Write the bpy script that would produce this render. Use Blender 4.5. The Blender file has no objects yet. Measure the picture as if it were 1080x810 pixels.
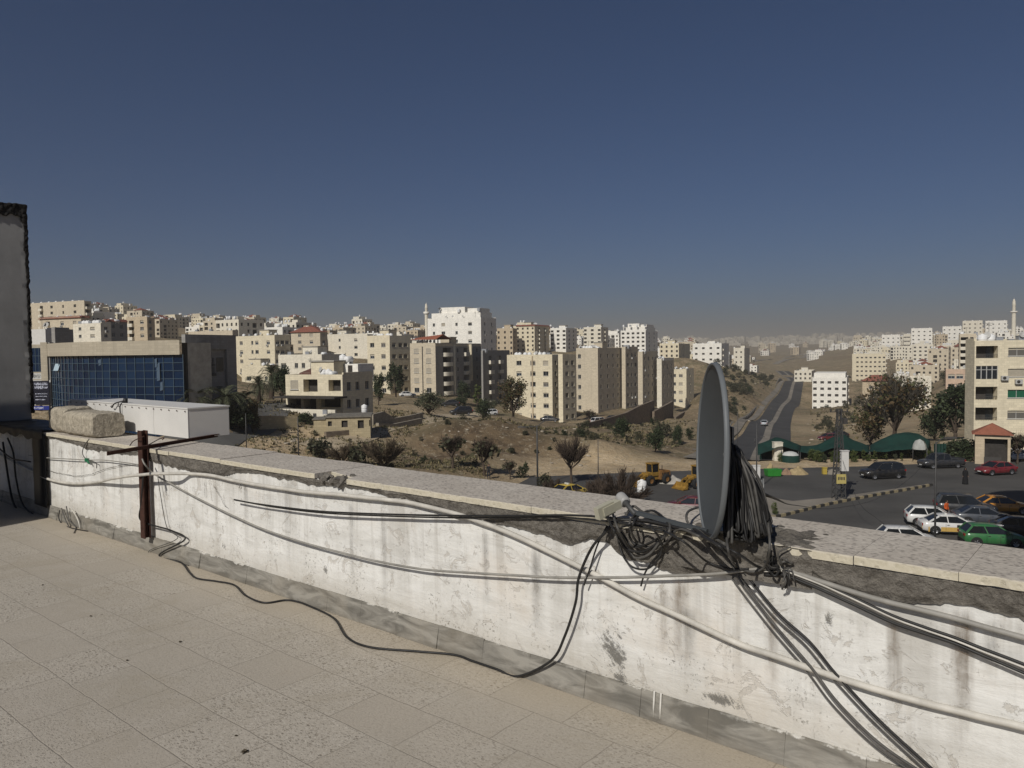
import bpy, bmesh, math, random
import numpy as np
from mathutils import Vector, Matrix, noise

random.seed(7)
R = math.radians
PI = math.pi
scene = bpy.context.scene
COL = scene.collection

# ------------------------------------------------------------------ camera, sky, sun, exposure
H, F, PITCH, ROLL = 1.6, 811.0, R(2.4), R(-0.7)
cam_data = bpy.data.cameras.new('camera')
cam = bpy.data.objects.new('camera', cam_data)
COL.objects.link(cam)
CAM_M = Matrix.Translation((0, 0, H)) @ Matrix.Rotation(PI/2 - PITCH, 4, 'X') @ Matrix.Rotation(ROLL, 4, 'Z')
cam.matrix_world = CAM_M
cam_data.sensor_width = 36.0
cam_data.lens = F/1080*36
cam_data.clip_start = 0.05
cam_data.clip_end = 40000
scene.camera = cam

SUN_AZ, SUN_EL = 209.0, 38.0
world = bpy.data.worlds.new('World')
scene.world = world
world.use_nodes = True
nt = world.node_tree
nt.nodes.clear()
sky = nt.nodes.new('ShaderNodeTexSky')
sky.sky_type = 'NISHITA'
sky.sun_disc = False
sky.sun_elevation = R(SUN_EL)
sky.sun_rotation = R(SUN_AZ)
sky.altitude = 1000
sky.air_density = 0.85
sky.dust_density = 3.0
sky.ozone_density = 10.0
bg = nt.nodes.new('ShaderNodeBackground')
bg.inputs['Strength'].default_value = 0.05
out = nt.nodes.new('ShaderNodeOutputWorld')
nt.links.new(sky.outputs[0], bg.inputs['Color'])
nt.links.new(bg.outputs[0], out.inputs['Surface'])

sun_data = bpy.data.lights.new('sun', 'SUN')
sun_data.energy = 4.9
sun_data.angle = R(0.5)
sun_data.color = (1.0, 0.965, 0.905)
sun = bpy.data.objects.new('sun', sun_data)
COL.objects.link(sun)
S = Vector((math.sin(R(SUN_AZ))*math.cos(R(SUN_EL)), math.cos(R(SUN_AZ))*math.cos(R(SUN_EL)), math.sin(R(SUN_EL))))
sun.rotation_euler = (-S).to_track_quat('-Z', 'Y').to_euler()
sun.location = (0, -20, 60)

vs = scene.view_settings
vs.view_transform = 'Standard'
vs.look = 'None'
vs.exposure = -0.50
vs.gamma = 1.0
vs.use_curve_mapping = False
scene.render.engine = 'CYCLES'
cy = scene.cycles
cy.max_bounces = 5
cy.diffuse_bounces = 2
cy.glossy_bounces = 2
cy.transmission_bounces = 2
cy.transparent_max_bounces = 32
cy.volume_bounces = 1
cy.use_denoising = True

HAZE_DENSITY = 0.00033
HAZE_COLOR = (0.55, 0.53, 0.50, 1)

# ------------------------------------------------------------------ pixel rays (photo is 1080 x 810)
_rot = CAM_M.to_3x3()
def ray(px, py):
    return _rot @ Vector(((px-540)/F, -(py-405)/F, -1.0))
def P(px, py, D):
    r = ray(px, py)
    return Vector((0, 0, H)) + r*(D/r.y)
def PZ(px, py, z):
    r = ray(px, py)
    return Vector((0, 0, H)) + r*((z-H)/r.z)
def PX(px, D):                       # plan position only
    p = P(px, 367, D)
    return p.x, p.y

# ------------------------------------------------------------------ helpers
def tag(o, label=None, cat=None, group=None, kind=None):
    if label: o['label'] = label
    if cat: o['category'] = cat
    if group: o['group'] = group
    if kind: o['kind'] = kind
    return o

def empty(name, loc=(0, 0, 0), rz=0.0):
    o = bpy.data.objects.new(name, None)
    o.empty_display_size = 0.2
    o.location = loc
    o.rotation_euler = (0, 0, rz)
    COL.objects.link(o)
    return o

def inst(name, me, parent=None, loc=(0, 0, 0), rz=0.0, scale=None, rot=None):
    o = bpy.data.objects.new(name, me)
    COL.objects.link(o)
    o.parent = parent
    o.location = loc
    o.rotation_euler = rot if rot else (0, 0, rz)
    if scale is not None:
        o.scale = scale if hasattr(scale, '__len__') else (scale,)*3
    return o

KIDS = {}
def copy_tree(o, parent=None):
    c = o.copy()
    COL.objects.link(c)
    if parent is not None:
        c.parent = parent
    for ch in list(o.children):
        copy_tree(ch, c)
    return c

class MB:
    """collects geometry for ONE mesh object"""
    def __init__(self):
        self.v = []; self.f = []; self.m = []; self.s = []
    def quad(self, pts, m=0, smooth=False):
        b = len(self.v)
        self.v += [tuple(p) for p in pts]
        self.f.append(tuple(range(b, b+len(pts))))
        self.m.append(m); self.s.append(smooth)
    def box(self, x0, x1, y0, y1, z0, z1, m=0, M=None):
        c = [Vector((x, y, z)) for z in (z0, z1) for y in (y0, y1) for x in (x0, x1)]
        if M is not None: c = [M @ p for p in c]
        b = len(self.v)
        self.v += [tuple(p) for p in c]
        for f in ((0, 2, 3, 1), (4, 5, 7, 6), (0, 1, 5, 4), (2, 6, 7, 3), (0, 4, 6, 2), (1, 3, 7, 5)):
            self.f.append(tuple(b+i for i in f)); self.m.append(m); self.s.append(False)
    def bar(self, a, b, w, h=None, m=0, up=(0, 0, 1)):
        """box beam from a to b"""
        a = Vector(a); b = Vector(b); h = h or w
        d = (b-a); L = d.length
        if L < 1e-6: return
        d /= L
        u = Vector(up)
        if abs(d.dot(u)) > 0.99: u = Vector((1, 0, 0))
        s = d.cross(u).normalized(); t = s.cross(d)
        Mx = Matrix(((s.x, d.x, t.x, a.x), (s.y, d.y, t.y, a.y), (s.z, d.z, t.z, a.z), (0, 0, 0, 1)))
        self.box(-w/2, w/2, 0, L, -h/2, h/2, m, Mx)
    def tube(self, pts, r, n=6, m=0, caps=True, smooth=True):
        pts = [Vector(p) for p in pts]
        k = len(pts)
        rs = r if hasattr(r, '__len__') else [r]*k
        t0 = (pts[1]-pts[0]).normalized()
        ref = Vector((0, 0, 1)) if abs(t0.z) < 0.9 else Vector((1, 0, 0))
        nrm = t0.cross(ref).normalized()
        b = len(self.v)
        for i, p in enumerate(pts):
            t = (pts[min(i+1, k-1)]-pts[max(i-1, 0)])
            t = t.normalized() if t.length > 1e-9 else t0
            nrm = (nrm - t*nrm.dot(t))
            nrm = nrm.normalized() if nrm.length > 1e-6 else t.orthogonal().normalized()
            bn = t.cross(nrm)
            for j in range(n):
                a = 2*PI*j/n
                self.v.append(tuple(p + (nrm*math.cos(a) + bn*math.sin(a))*rs[i]))
        for i in range(k-1):
            for j in range(n):
                j2 = (j+1) % n
                self.f.append((b+i*n+j, b+i*n+j2, b+(i+1)*n+j2, b+(i+1)*n+j))
                self.m.append(m); self.s.append(smooth)
        if caps:
            self.f.append(tuple(b+j for j in reversed(range(n)))); self.m.append(m); self.s.append(False)
            self.f.append(tuple(b+(k-1)*n+j for j in range(n))); self.m.append(m); self.s.append(False)
    def lathe(self, prof, n=16, m=0, M=None, smooth=True, a0=0, a1=2*PI):
        """prof: list of (r, z)"""
        b = len(self.v); k = len(prof)
        full = abs(a1-a0-2*PI) < 1e-6
        nn = n if full else n+1
        for r, z in prof:
            for j in range(nn):
                a = a0+(a1-a0)*j/n
                p = Vector((r*math.cos(a), r*math.sin(a), z))
                if M is not None: p = M @ p
                self.v.append(tuple(p))
        for i in range(k-1):
            for j in range(n):
                j2 = (j+1) % nn if full else j+1
                self.f.append((b+i*nn+j, b+i*nn+j2, b+(i+1)*nn+j2, b+(i+1)*nn+j))
                self.m.append(m); self.s.append(smooth)
    def loft(self, rings, m=0, smooth=True, cap=True):
        b = len(self.v); n = len(rings[0])
        for r in rings: self.v += [tuple(p) for p in r]
        for i in range(len(rings)-1):
            for j in range(n):
                j2 = (j+1) % n
                self.f.append((b+i*n+j, b+i*n+j2, b+(i+1)*n+j2, b+(i+1)*n+j))
                self.m.append(m); self.s.append(smooth)
        if cap:
            self.f.append(tuple(b+j for j in reversed(range(n)))); self.m.append(m); self.s.append(False)
            e = b+(len(rings)-1)*n
            self.f.append(tuple(e+j for j in range(n))); self.m.append(m); self.s.append(False)
    def mesh(self, name, mats):
        me = bpy.data.meshes.new(name)
        me.from_pydata(self.v, [], self.f)
        for mt in (mats if isinstance(mats, (list, tuple)) else [mats]):
            me.materials.append(mt)
        me.polygons.foreach_set('material_index', self.m)
        me.polygons.foreach_set('use_smooth', self.s)
        me.update()
        return me
    def build(self, name, mats, parent=None, loc=(0, 0, 0), rz=0.0):
        return inst(name, self.mesh(name, mats), parent, loc, rz)

def fix_normals(me):
    bm = bmesh.new(); bm.from_mesh(me)
    bmesh.ops.recalc_face_normals(bm, faces=bm.faces)
    bm.to_mesh(me); bm.free()

def crom(pts, n=8):
    """Catmull-Rom through pts"""
    pts = [Vector(p) for p in pts]
    q = [pts[0]*2-pts[1]] + pts + [pts[-1]*2-pts[-2]]
    o = []
    for i in range(1, len(q)-2):
        a, b, c, d = q[i-1], q[i], q[i+1], q[i+2]
        for k in range(n):
            t = k/n
            o.append(0.5*((2*b) + (c-a)*t + (2*a-5*b+4*c-d)*t*t + (3*b-a-3*c+d)*t**3))
    o.append(pts[-1])
    return o

# ------------------------------------------------------------------ materials
MATS = {}
class NT:
    def __init__(self, name):
        self.mat = bpy.data.materials.new(name)
        self.mat.use_nodes = True
        self.t = self.mat.node_tree
        self.b = self.t.nodes['Principled BSDF']
    def n(self, typ, **kw):
        nd = self.t.nodes.new(typ)
        for k, v in kw.items(): setattr(nd, k, v)
        return nd
    def link(self, a, b): self.t.links.new(a, b)
    def val(self, sock, v):
        if hasattr(v, 'is_output'): self.link(v, sock)
        elif isinstance(v, bpy.types.NodeSocket): self.link(v, sock)
        else: sock.default_value = v
    def coord(self, scale=(1, 1, 1), kind='Object'):
        tc = self.n('ShaderNodeTexCoord'); mp = self.n('ShaderNodeMapping')
        mp.inputs['Scale'].default_value = scale
        self.link(tc.outputs[kind], mp.inputs['Vector'])
        return mp.outputs[0]
    def noise(self, vec, scale, detail=4, rough=0.6, dist=0.0):
        nd = self.n('ShaderNodeTexNoise')
        nd.inputs['Scale'].default_value = scale; nd.inputs['Detail'].default_value = detail
        nd.inputs['Roughness'].default_value = rough; nd.inputs['Distortion'].default_value = dist
        self.link(vec, nd.inputs['Vector'])
        return nd.outputs['Fac']
    def voro(self, vec, scale, feature='F1', rnd=1.0):
        nd = self.n('ShaderNodeTexVoronoi', feature=feature)
        nd.inputs['Scale'].default_value = scale; nd.inputs['Randomness'].default_value = rnd
        self.link(vec, nd.inputs['Vector'])
        return nd
    def ramp(self, fac, a, b, lo=0.0, hi=1.0):
        nd = self.n('ShaderNodeMapRange')
        nd.inputs[1].default_value = a; nd.inputs[2].default_value = b
        nd.inputs[3].default_value = lo; nd.inputs[4].default_value = hi
        self.link(fac, nd.inputs[0])
        return nd.outputs[0]
    def mix(self, fac, a, b, mode='MIX'):
        nd = self.n('ShaderNodeMix', data_type='RGBA', blend_type=mode)
        self.val(nd.inputs[0], fac)
        for s, v in ((nd.inputs[6], a), (nd.inputs[7], b)):
            if isinstance(v, bpy.types.NodeSocket): self.link(v, s)
            else: s.default_value = (*v[:3], 1)
        return nd.outputs[2]
    def math(self, op, a, b=0.0):
        nd = self.n('ShaderNodeMath', operation=op)
        self.val(nd.inputs[0], a); self.val(nd.inputs[1], b)
        return nd.outputs[0]
    def bump(self, h, strength=0.5, dist=0.01, prev=None):
        nd = self.n('ShaderNodeBump')
        nd.inputs['Strength'].default_value = strength; nd.inputs['Distance'].default_value = dist
        self.link(h, nd.inputs['Height'])
        if prev is not None: self.link(prev, nd.inputs['Normal'])
        return nd.outputs[0]
    def done(self, color=None, rough=0.8, normal=None, metallic=0.0, spec=0.3):
        if color is not None:
            if isinstance(color, bpy.types.NodeSocket): self.link(color, self.b.inputs['Base Color'])
            else: self.b.inputs['Base Color'].default_value = (*color[:3], 1)
        self.val(self.b.inputs['Roughness'], rough)
        self.b.inputs['Metallic'].default_value = metallic
        self.b.inputs['Specular IOR Level'].default_value = spec
        if normal is not None: self.link(normal, self.b.inputs['Normal'])
        return self.mat

def mul(c, k): return tuple(min(1, x*k) for x in c)

def M(name, base, var=0.15, scale=3.0, rough=0.8, bump=0.0, bscale=30.0, metallic=0.0, spec=0.3):
    if name in MATS: return MATS[name]
    t = NT(name)
    v = t.coord()
    f = t.noise(v, scale, 5, 0.65)
    c = t.mix(t.ramp(f, 0.3, 0.7), mul(base, 1-var), mul(base, 1+var))
    nrm = t.bump(t.noise(v, bscale, 3), 0.5, bump) if bump else None
    MATS[name] = t.done(c, rough, nrm, metallic, spec)
    return MATS[name]

def stone(name, base, var=0.10, course=0.06):
    """limestone cladding in courses, weathered"""
    if name in MATS: return MATS[name]
    t = NT(name)
    tc = t.n('ShaderNodeTexCoord'); sx = t.n('ShaderNodeSeparateXYZ'); cx = t.n('ShaderNodeCombineXYZ')
    t.link(tc.outputs['Object'], sx.inputs[0])
    t.link(t.math('ADD', sx.outputs[0], sx.outputs[1]), cx.inputs[0]); t.link(sx.outputs[2], cx.inputs[1])
    br = t.n('ShaderNodeTexBrick')
    t.link(cx.outputs[0], br.inputs['Vector'])
    br.inputs['Color1'].default_value = (*mul(base, 1-var), 1); br.inputs['Color2'].default_value = (*mul(base, 1+var), 1)
    br.inputs['Mortar'].default_value = (*mul(base, 1-course*4), 1)
    br.inputs['Scale'].default_value = 1.0; br.inputs['Mortar Size'].default_value = 0.012
    br.inputs['Brick Width'].default_value = 0.62; br.inputs['Row Height'].default_value = 0.31
    # rain streaks: noise stretched down the wall
    mp = t.coord((0.9, 0.9, 0.06))
    st = t.noise(mp, 1.3, 5, 0.7)
    big = t.noise(t.coord(), 0.12, 3)
    c = t.mix(t.ramp(st, 0.50, 0.72, 0, 0.45), br.outputs['Color'], mul(base, 0.66), 'MIX')
    c = t.mix(t.ramp(big, 0.42, 0.65, 0, 0.3), c, mul(base, 0.82))
    MATS[name] = t.done(c, 0.85)
    return MATS[name]
# ------------------------------------------------------------------ the roof terrace and its parapet
WALL_AZ, WALL_D, HC, CW, HS = R(-50.12), 2.9035, 0.8514, 0.429, 0.12
dW = Vector((math.sin(WALL_AZ), math.cos(WALL_AZ), 0))
nW = Vector((-dW.y, dW.x, 0))
if nW.y > 0: nW = -nW
oW = -nW*WALL_D
WM = Matrix(((dW.x, nW.x, 0, oW.x), (dW.y, nW.y, 0, oW.y), (0, 0, 1, 0), (0, 0, 0, 1)))
WMI = WM.inverted()
WRZ = math.atan2(dW.y, dW.x)          # rotation about z of the wall frame
def wl(px, py, off=0.0):               # pixel -> point on the plane 'off' in front of the wall face, wall frame
    r = ray(px, py); o = Vector((0, 0, H))
    t = (off-WALL_D-nW.dot(o))/nW.dot(r)
    return WMI @ (o + r*t)
def hl(px, py, z):                     # pixel -> point at height z, wall frame
    return WMI @ PZ(px, py, z)
def wroot(name, X=0.0, Y=0.0, Z=0.0):
    return empty(name, WM @ Vector((X, Y, Z)), WRZ)
def nz(x, y=0.0, z=0.0): return noise.noise(Vector((x, y, z)))

# ---- materials
def floor_mat():
    t = NT('terrace_stone_tiles'); v = t.coord()
    br = t.n('ShaderNodeTexBrick'); br.offset = 0.37; br.offset_frequency = 2
    wob = t.n('ShaderNodeVectorMath', operation='ADD')
    nv = t.n('ShaderNodeTexNoise'); nv.inputs['Scale'].default_value = 5.0
    t.link(v, nv.inputs['Vector'])
    sc = t.n('ShaderNodeVectorMath', operation='SCALE'); sc.inputs['Scale'].default_value = 0.022
    t.link(nv.outputs['Color'], sc.inputs[0]); t.link(v, wob.inputs[0]); t.link(sc.outputs[0], wob.inputs[1])
    t.link(wob.outputs[0], br.inputs['Vector'])
    br.inputs['Color1'].default_value = (0.435, 0.385, 0.315, 1); br.inputs['Color2'].default_value = (0.495, 0.445, 0.37, 1)
    br.inputs['Mortar'].default_value = (0.27, 0.235, 0.19, 1)
    br.inputs['Scale'].default_value = 1.0; br.inputs['Mortar Size'].default_value = 0.0035; br.inputs['Mortar Smooth'].default_value = 0.6
    br.inputs['Brick Width'].default_value = 0.42; br.inputs['Row Height'].default_value = 0.295
    tile_id = t.n('ShaderNodeSeparateColor'); t.link(br.outputs['Color'], tile_id.inputs[0])
    smoothness = t.ramp(tile_id.outputs[0], 0.435, 0.495)
    mp = t.coord((1, 1.7, 1))
    warp = t.n('ShaderNodeVectorMath', operation='ADD'); sc2 = t.n('ShaderNodeVectorMath', operation='SCALE'); sc2.inputs['Scale'].default_value = 0.03
    nv2 = t.n('ShaderNodeTexNoise'); nv2.inputs['Scale'].default_value = 22
    t.link(mp, nv2.inputs['Vector']); t.link(nv2.outputs['Color'], sc2.inputs[0]); t.link(mp, warp.inputs[0]); t.link(sc2.outputs[0], warp.inputs[1])
    pits = t.voro(warp.outputs[0], 34).outputs['Distance']
    pits2 = t.noise(mp, 30, 4, 0.7)
    patch = t.noise(v, 3.5, 4, 0.6)
    pm = t.math('MULTIPLY', t.ramp(pits, 0.40, 0.24), t.ramp(pits2, 0.44, 0.52))
    pm = t.math('MULTIPLY', pm, t.ramp(patch, 0.42, 0.56, 0.25, 1.0))
    pm = t.math('MULTIPLY', pm, t.ramp(smoothness, 0.25, 0.7, 0.25, 1.0))
    p3 = t.voro(warp.outputs[0], 70).outputs['Distance']; p4 = t.noise(mp, 55, 3, 0.7)
    pf = t.math('MULTIPLY', t.math('MULTIPLY', t.ramp(p3, 0.42, 0.22), t.ramp(p4, 0.46, 0.54)), t.ramp(smoothness, 0.1, 0.6, 0.35, 1.0))
    pm = t.math('MAXIMUM', pm, t.math('MULTIPLY', pf, 0.8))
    fleck = t.math('MULTIPLY', t.ramp(t.noise(mp, 42, 4, 0.75), 0.55, 0.64), t.ramp(smoothness, 0.2, 0.8, 0.2, 1.0))
    big = t.noise(v, 0.9, 6, 0.68)
    fine = t.noise(v, 95, 3, 0.75)
    c = t.mix(t.ramp(t.noise(v, 6, 4, 0.7), 0.44, 0.62, 0.0, 0.4), br.outputs['Color'], t.mix(smoothness, (0.435, 0.385, 0.315), (0.495, 0.445, 0.37)))
    c = t.mix(t.ramp(big, 0.35, 0.68, 0, 0.55), c, (0.37, 0.335, 0.275))
    c = t.mix(t.ramp(patch, 0.52, 0.7, 0, 0.4), c, (0.50, 0.455, 0.385))
    c = t.mix(t.ramp(fine, 0.38, 0.66, 0, 0.5), c, (0.28, 0.245, 0.20))
    c = t.mix(t.math('MULTIPLY', pm, 0.75), c, (0.18, 0.15, 0.115))
    ys = t.n('ShaderNodeSeparateXYZ'); t.link(v, ys.inputs[0])
    ysw = t.math('ADD', ys.outputs[1], t.math('MULTIPLY', big, 0.5))
    c = t.mix(t.ramp(ysw, 0.60, 0.30, 0, 0.30), c, (0.46, 0.37, 0.24))       # yellow mineral stain along the wall
    c = t.mix(t.math('MULTIPLY', fleck, 0.5), c, (0.62, 0.57, 0.49))
    c = t.mix(t.ramp(t.noise(v, 1.9, 6, 0.72, 0.6), 0.53, 0.64, 0, 0.35), c, (0.33, 0.285, 0.215))
    h = t.math('SUBTRACT', t.math('MULTIPLY', fine, 0.3), t.math('ADD', pm, t.math('MULTIPLY', br.outputs['Fac'], 1.2)))
    return t.done(c, 0.78, t.bump(h, 0.5, 0.004))
def coping_mat():
    t = NT('bush_hammered_stone'); v = t.coord(); mp = t.coord((1, 1.6, 1))
    p1 = t.voro(mp, 42).outputs['Distance']; n1 = t.noise(mp, 38, 5, 0.75); n2 = t.noise(v, 2.2, 5, 0.65)
    pm = t.math('MULTIPLY', t.ramp(p1, 0.45, 0.22), t.ramp(n1, 0.42, 0.54))
    c = t.mix(t.ramp(n2, 0.3, 0.7), (0.49, 0.435, 0.365), (0.61, 0.555, 0.475))
    c = t.mix(t.ramp(n1, 0.40, 0.62, 0, 0.5), c, (0.30, 0.26, 0.22))
    c = t.mix(t.math('MULTIPLY', pm, 0.7), c, (0.20, 0.175, 0.15))
    # the sawn front edge stays pale yellow
    g = t.n('ShaderNodeNewGeometry'); tc = t.n('ShaderNodeTexCoord'); sx = t.n('ShaderNodeSeparateXYZ')
    t.link(tc.outputs['Normal'], sx.inputs[0])
    c = t.mix(t.ramp(sx.outputs[1], 0.5, 0.8), c, t.mix(t.ramp(n1, 0.3, 0.7), (0.46, 0.41, 0.30), (0.60, 0.545, 0.43)))
    return t.done(c, 0.85, t.bump(t.math('SUBTRACT', t.math('MULTIPLY', n1, 0.4), pm), 0.6, 0.004))
def paint_mat():
    t = NT('weathered_white_paint'); v = t.coord()
    sx = t.n('ShaderNodeSeparateXYZ'); t.link(v, sx.inputs[0])
    st = t.noise(t.coord((1.0, 1.0, 0.055)), 9.0, 4, 0.7)
    st2 = t.noise(t.coord((1.0, 1.0, 0.09)), 2.6, 5, 0.75, 0.3)
    blot = t.noise(v, 2.6, 6, 0.7); fine = t.noise(v, 26, 5, 0.72); spk = t.noise(v, 60, 3, 0.7)
    trowel = t.noise(t.coord((0.35, 1, 1.6)), 7, 5, 0.7, 0.8)
    c = t.mix(t.ramp(blot, 0.32, 0.66), (0.66, 0.64, 0.59), (0.80, 0.785, 0.74))
    c = t.mix(t.ramp(trowel, 0.46, 0.66, 0, 0.5), c, (0.52, 0.50, 0.455))
    # grey rain streaks that thin out downwards
    top = t.ramp(sx.outputs[2], 0.10, 0.80, 0.25, 1.0)
    c = t.mix(t.math('MULTIPLY', t.ramp(st2, 0.50, 0.64, 0, 0.60), top), c, (0.36, 0.335, 0.29))
    c = t.mix(t.math('MULTIPLY', t.ramp(st, 0.53, 0.66, 0, 0.5), top), c, (0.30, 0.27, 0.225))
    # warm damp blotches
    c = t.mix(t.ramp(t.noise(v, 1.3, 5, 0.7), 0.53, 0.66, 0, 0.40), c, (0.56, 0.48, 0.38))
    # dark mould specks, mostly low down
    low = t.ramp(sx.outputs[2], 0.55, 0.12, 0.25, 1.0)
    sp = t.math('MULTIPLY', t.ramp(spk, 0.58, 0.64), t.ramp(t.noise(v, 4.5, 3), 0.50, 0.60))
    c = t.mix(t.math('MULTIPLY', sp, low), c, (0.16, 0.15, 0.13))
    # scraped patches where old plaster shows
    sc = t.math('MULTIPLY', t.ramp(t.noise(v, 7, 6, 0.75, 1.2), 0.58, 0.61), 0.6)
    c = t.mix(sc, c, (0.50, 0.46, 0.40))
    # dirt that settled on the foot of the wall
    c = t.mix(t.ramp(t.math('ADD', sx.outputs[2], t.math('MULTIPLY', fine, -0.12)), 0.22, 0.05, 0, 0.55), c, (0.42, 0.38, 0.31))
    h = t.math('ADD', t.math('MULTIPLY', trowel, 0.8), t.math('ADD', t.math('MULTIPLY', fine, 0.45), t.math('MULTIPLY', sc, -0.6)))
    return t.done(c, 0.72, t.bump(h, 0.55, 0.012))
def cement_mat():
    t = NT('rough_cement'); v = t.coord()
    a = t.noise(v, 5, 6, 0.72); b = t.noise(v, 45, 5, 0.75); vo = t.voro(v, 16).outputs['Distance']
    c = t.mix(t.ramp(a, 0.38, 0.62), (0.115, 0.102, 0.085), (0.25, 0.225, 0.19))
    c = t.mix(t.ramp(b, 0.45, 0.65, 0, 0.6), c, (0.31, 0.28, 0.235))
    return t.done(c, 0.95, t.bump(t.math('ADD', b, t.math('MULTIPLY', vo, 0.8)), 1.0, 0.03))
def marble_mat():
    t = NT('grey_veined_marble'); v = t.coord((1, 1, 1))
    mp = t.n('ShaderNodeMapping'); mp.inputs['Rotation'].default_value = (0, R(38), 0); mp.inputs['Scale'].default_value = (0.8, 1, 3.4)
    t.link(v, mp.inputs['Vector'])
    a = t.noise(mp.outputs[0], 5.0, 6, 0.62, 0.9); b = t.noise(v, 3, 4)
    c = t.mix(t.ramp(a, 0.38, 0.62), (0.135, 0.125, 0.105), (0.30, 0.28, 0.24))
    c = t.mix(t.ramp(b, 0.45, 0.7, 0, 0.4), c, (0.27, 0.235, 0.18))
    sx = t.n('ShaderNodeSeparateXYZ'); t.link(v, sx.inputs[0])
    n3 = t.noise(v, 8, 5, 0.75); n4 = t.noise(v, 1.7, 3, 0.6)
    zz_ = t.math('ADD', sx.outputs[2], t.math('MULTIPLY', t.math('SUBTRACT', n3, 0.5), 0.10))
    c = t.mix(t.math('MULTIPLY', t.ramp(zz_, 0.118, 0.126), t.ramp(n4, 0.46, 0.56, 0.0, 1.0)), c, (0.60, 0.575, 0.52))
    c = t.mix(t.ramp(zz_, 0.03, 0.0, 0, 0.5), c, (0.16, 0.14, 0.11))
    return t.done(c, 0.6, t.bump(a, 0.3, 0.005), spec=0.3)
FLOOR = floor_mat(); COPE = coping_mat(); PAINT = paint_mat(); CEM = cement_mat(); MARB = marble_mat()
RUST = M('rusty_steel', (0.055, 0.024, 0.016), 0.45, 18, 0.85, 0.004, 40)
BLACKP = M('black_plastic_sheet', (0.012, 0.012, 0.013), 0.3, 6, 0.45, 0.006, 12)
CABLE_K = M('black_cable_rubber', (0.022, 0.021, 0.020), 0.35, 20, 0.5)
CABLE_D = M('dusty_grey_cable', (0.085, 0.080, 0.072), 0.4, 14, 0.6)
CABLE_W = M('pale_conduit_plastic', (0.52, 0.49, 0.43), 0.22, 9, 0.5, 0.002, 30)
CABLE_G = M('dull_grey_conduit', (0.27, 0.255, 0.225), 0.25, 8, 0.55, 0.002, 30)
WHITEM = M('white_painted_metal', (0.62, 0.60, 0.56), 0.07, 2.0, 0.5, 0.001, 4)
CONCB = M('porous_concrete', (0.37, 0.325, 0.25), 0.42, 26, 0.95, 0.03, 48)

# ---- floor
XL, XR = 11.5, -6.5
DEC = 0.0118
fb = MB(); fb.quad([(XR, 0, 0), (XL, 0, 0), (XL, 9.5, 0), (XR, 9.5, 0)])
fl = fb.build('terrace_floor', FLOOR, None, WM.translation, WRZ)
tag(fl, 'sunlit terrace floor of pitted beige stone tiles', 'floor', kind='structure')
for p in fl.data.polygons:
    pass

# ---- parapet
par = wroot('parapet_wall')
tag(par, 'low white painted rooftop parapet with stone coping, stained and cracked', 'parapet')
ZT = HC-0.034
mb = MB()
nx, nzr = 420, 40
b0 = 0
for j in range(nzr+1):
    for i in range(nx+1):
        X = XR+(XL-XR)*i/nx; Z = ZT*j/nzr
        Y = 0.006*nz(X*1.4, Z*2.5) + 0.003*nz(X*6, Z*7, 3)
        mb.v.append((X, Y, Z))
for j in range(nzr):
    for i in range(nx):
        a = j*(nx+1)+i
        mb.f.append((a+1, a, a+nx+1, a+nx+2)); mb.m.append(0); mb.s.append(True)
mb.box(XR, XL, -CW+0.02, -0.02, -3.2, ZT-0.003)
wb = mb.build('wall', PAINT, par)

# rough cement under the coping: lower edge read along the wall
low = [(60,463),(100,475),(130,479),(150,480),(162,487),(200,497),(228,503),(262,497),(300,505),(335,512),(360,512),(400,520),(430,527),(450,534),(480,542),
       (508,549),(540,555),(570,563),(600,572),(625,570),(640,574),(660,586),(685,592),(700,601),(720,606),(742,606),(757,597),(780,599),
       (800,604),(825,603),(850,608),(880,617),(920,629),(965,635),(1000,636),(1045,645),(1080,651)]
lw = sorted((wl(px, py).x, wl(px, py).z) for px, py in low)
lx = [a for a, _ in lw]; lz = [b for _, b in lw]
def lower(X):
    base = float(np.interp(X, lx, lz, left=ZT-0.10, right=ZT-0.02))
    return base + 0.018*nz(X*5.5, 9) + 0.012*nz(X*19, 4) + 0.006*nz(X*60, 2)
cb = MB(); dx = 0.014; NXC = int((XL-XR)/dx); NZC = 16
for i in range(NXC+1):
    X = XR+dx*i; zl = min(lower(X), ZT-0.004); L_ = ZT-0.001-zl
    for j in range(NZC+1):
        q = j/NZC; Z = ZT-0.001-L_*q
        ed = min(1.0, (1-q)*L_/0.025)
        th = 0.011*ed + (0.010*nz(X*9, Z*12)+0.008*nz(X*30, Z*34, 5))*ed
        cb.v.append((X, 0.0085+max(-0.002, th)*ed, Z+(0.004*nz(X*40, Z*40, 3) if 0 < j < NZC else 0)))
for i in range(NXC):
    for j in range(NZC):
        a = i*(NZC+1)+j
        cb.f.append((a+NZC+1, a, a+1, a+NZC+2)); cb.m.append(0); cb.s.append(True)
co = cb.build('cement_band', CEM, par)
co.data.update()

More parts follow.
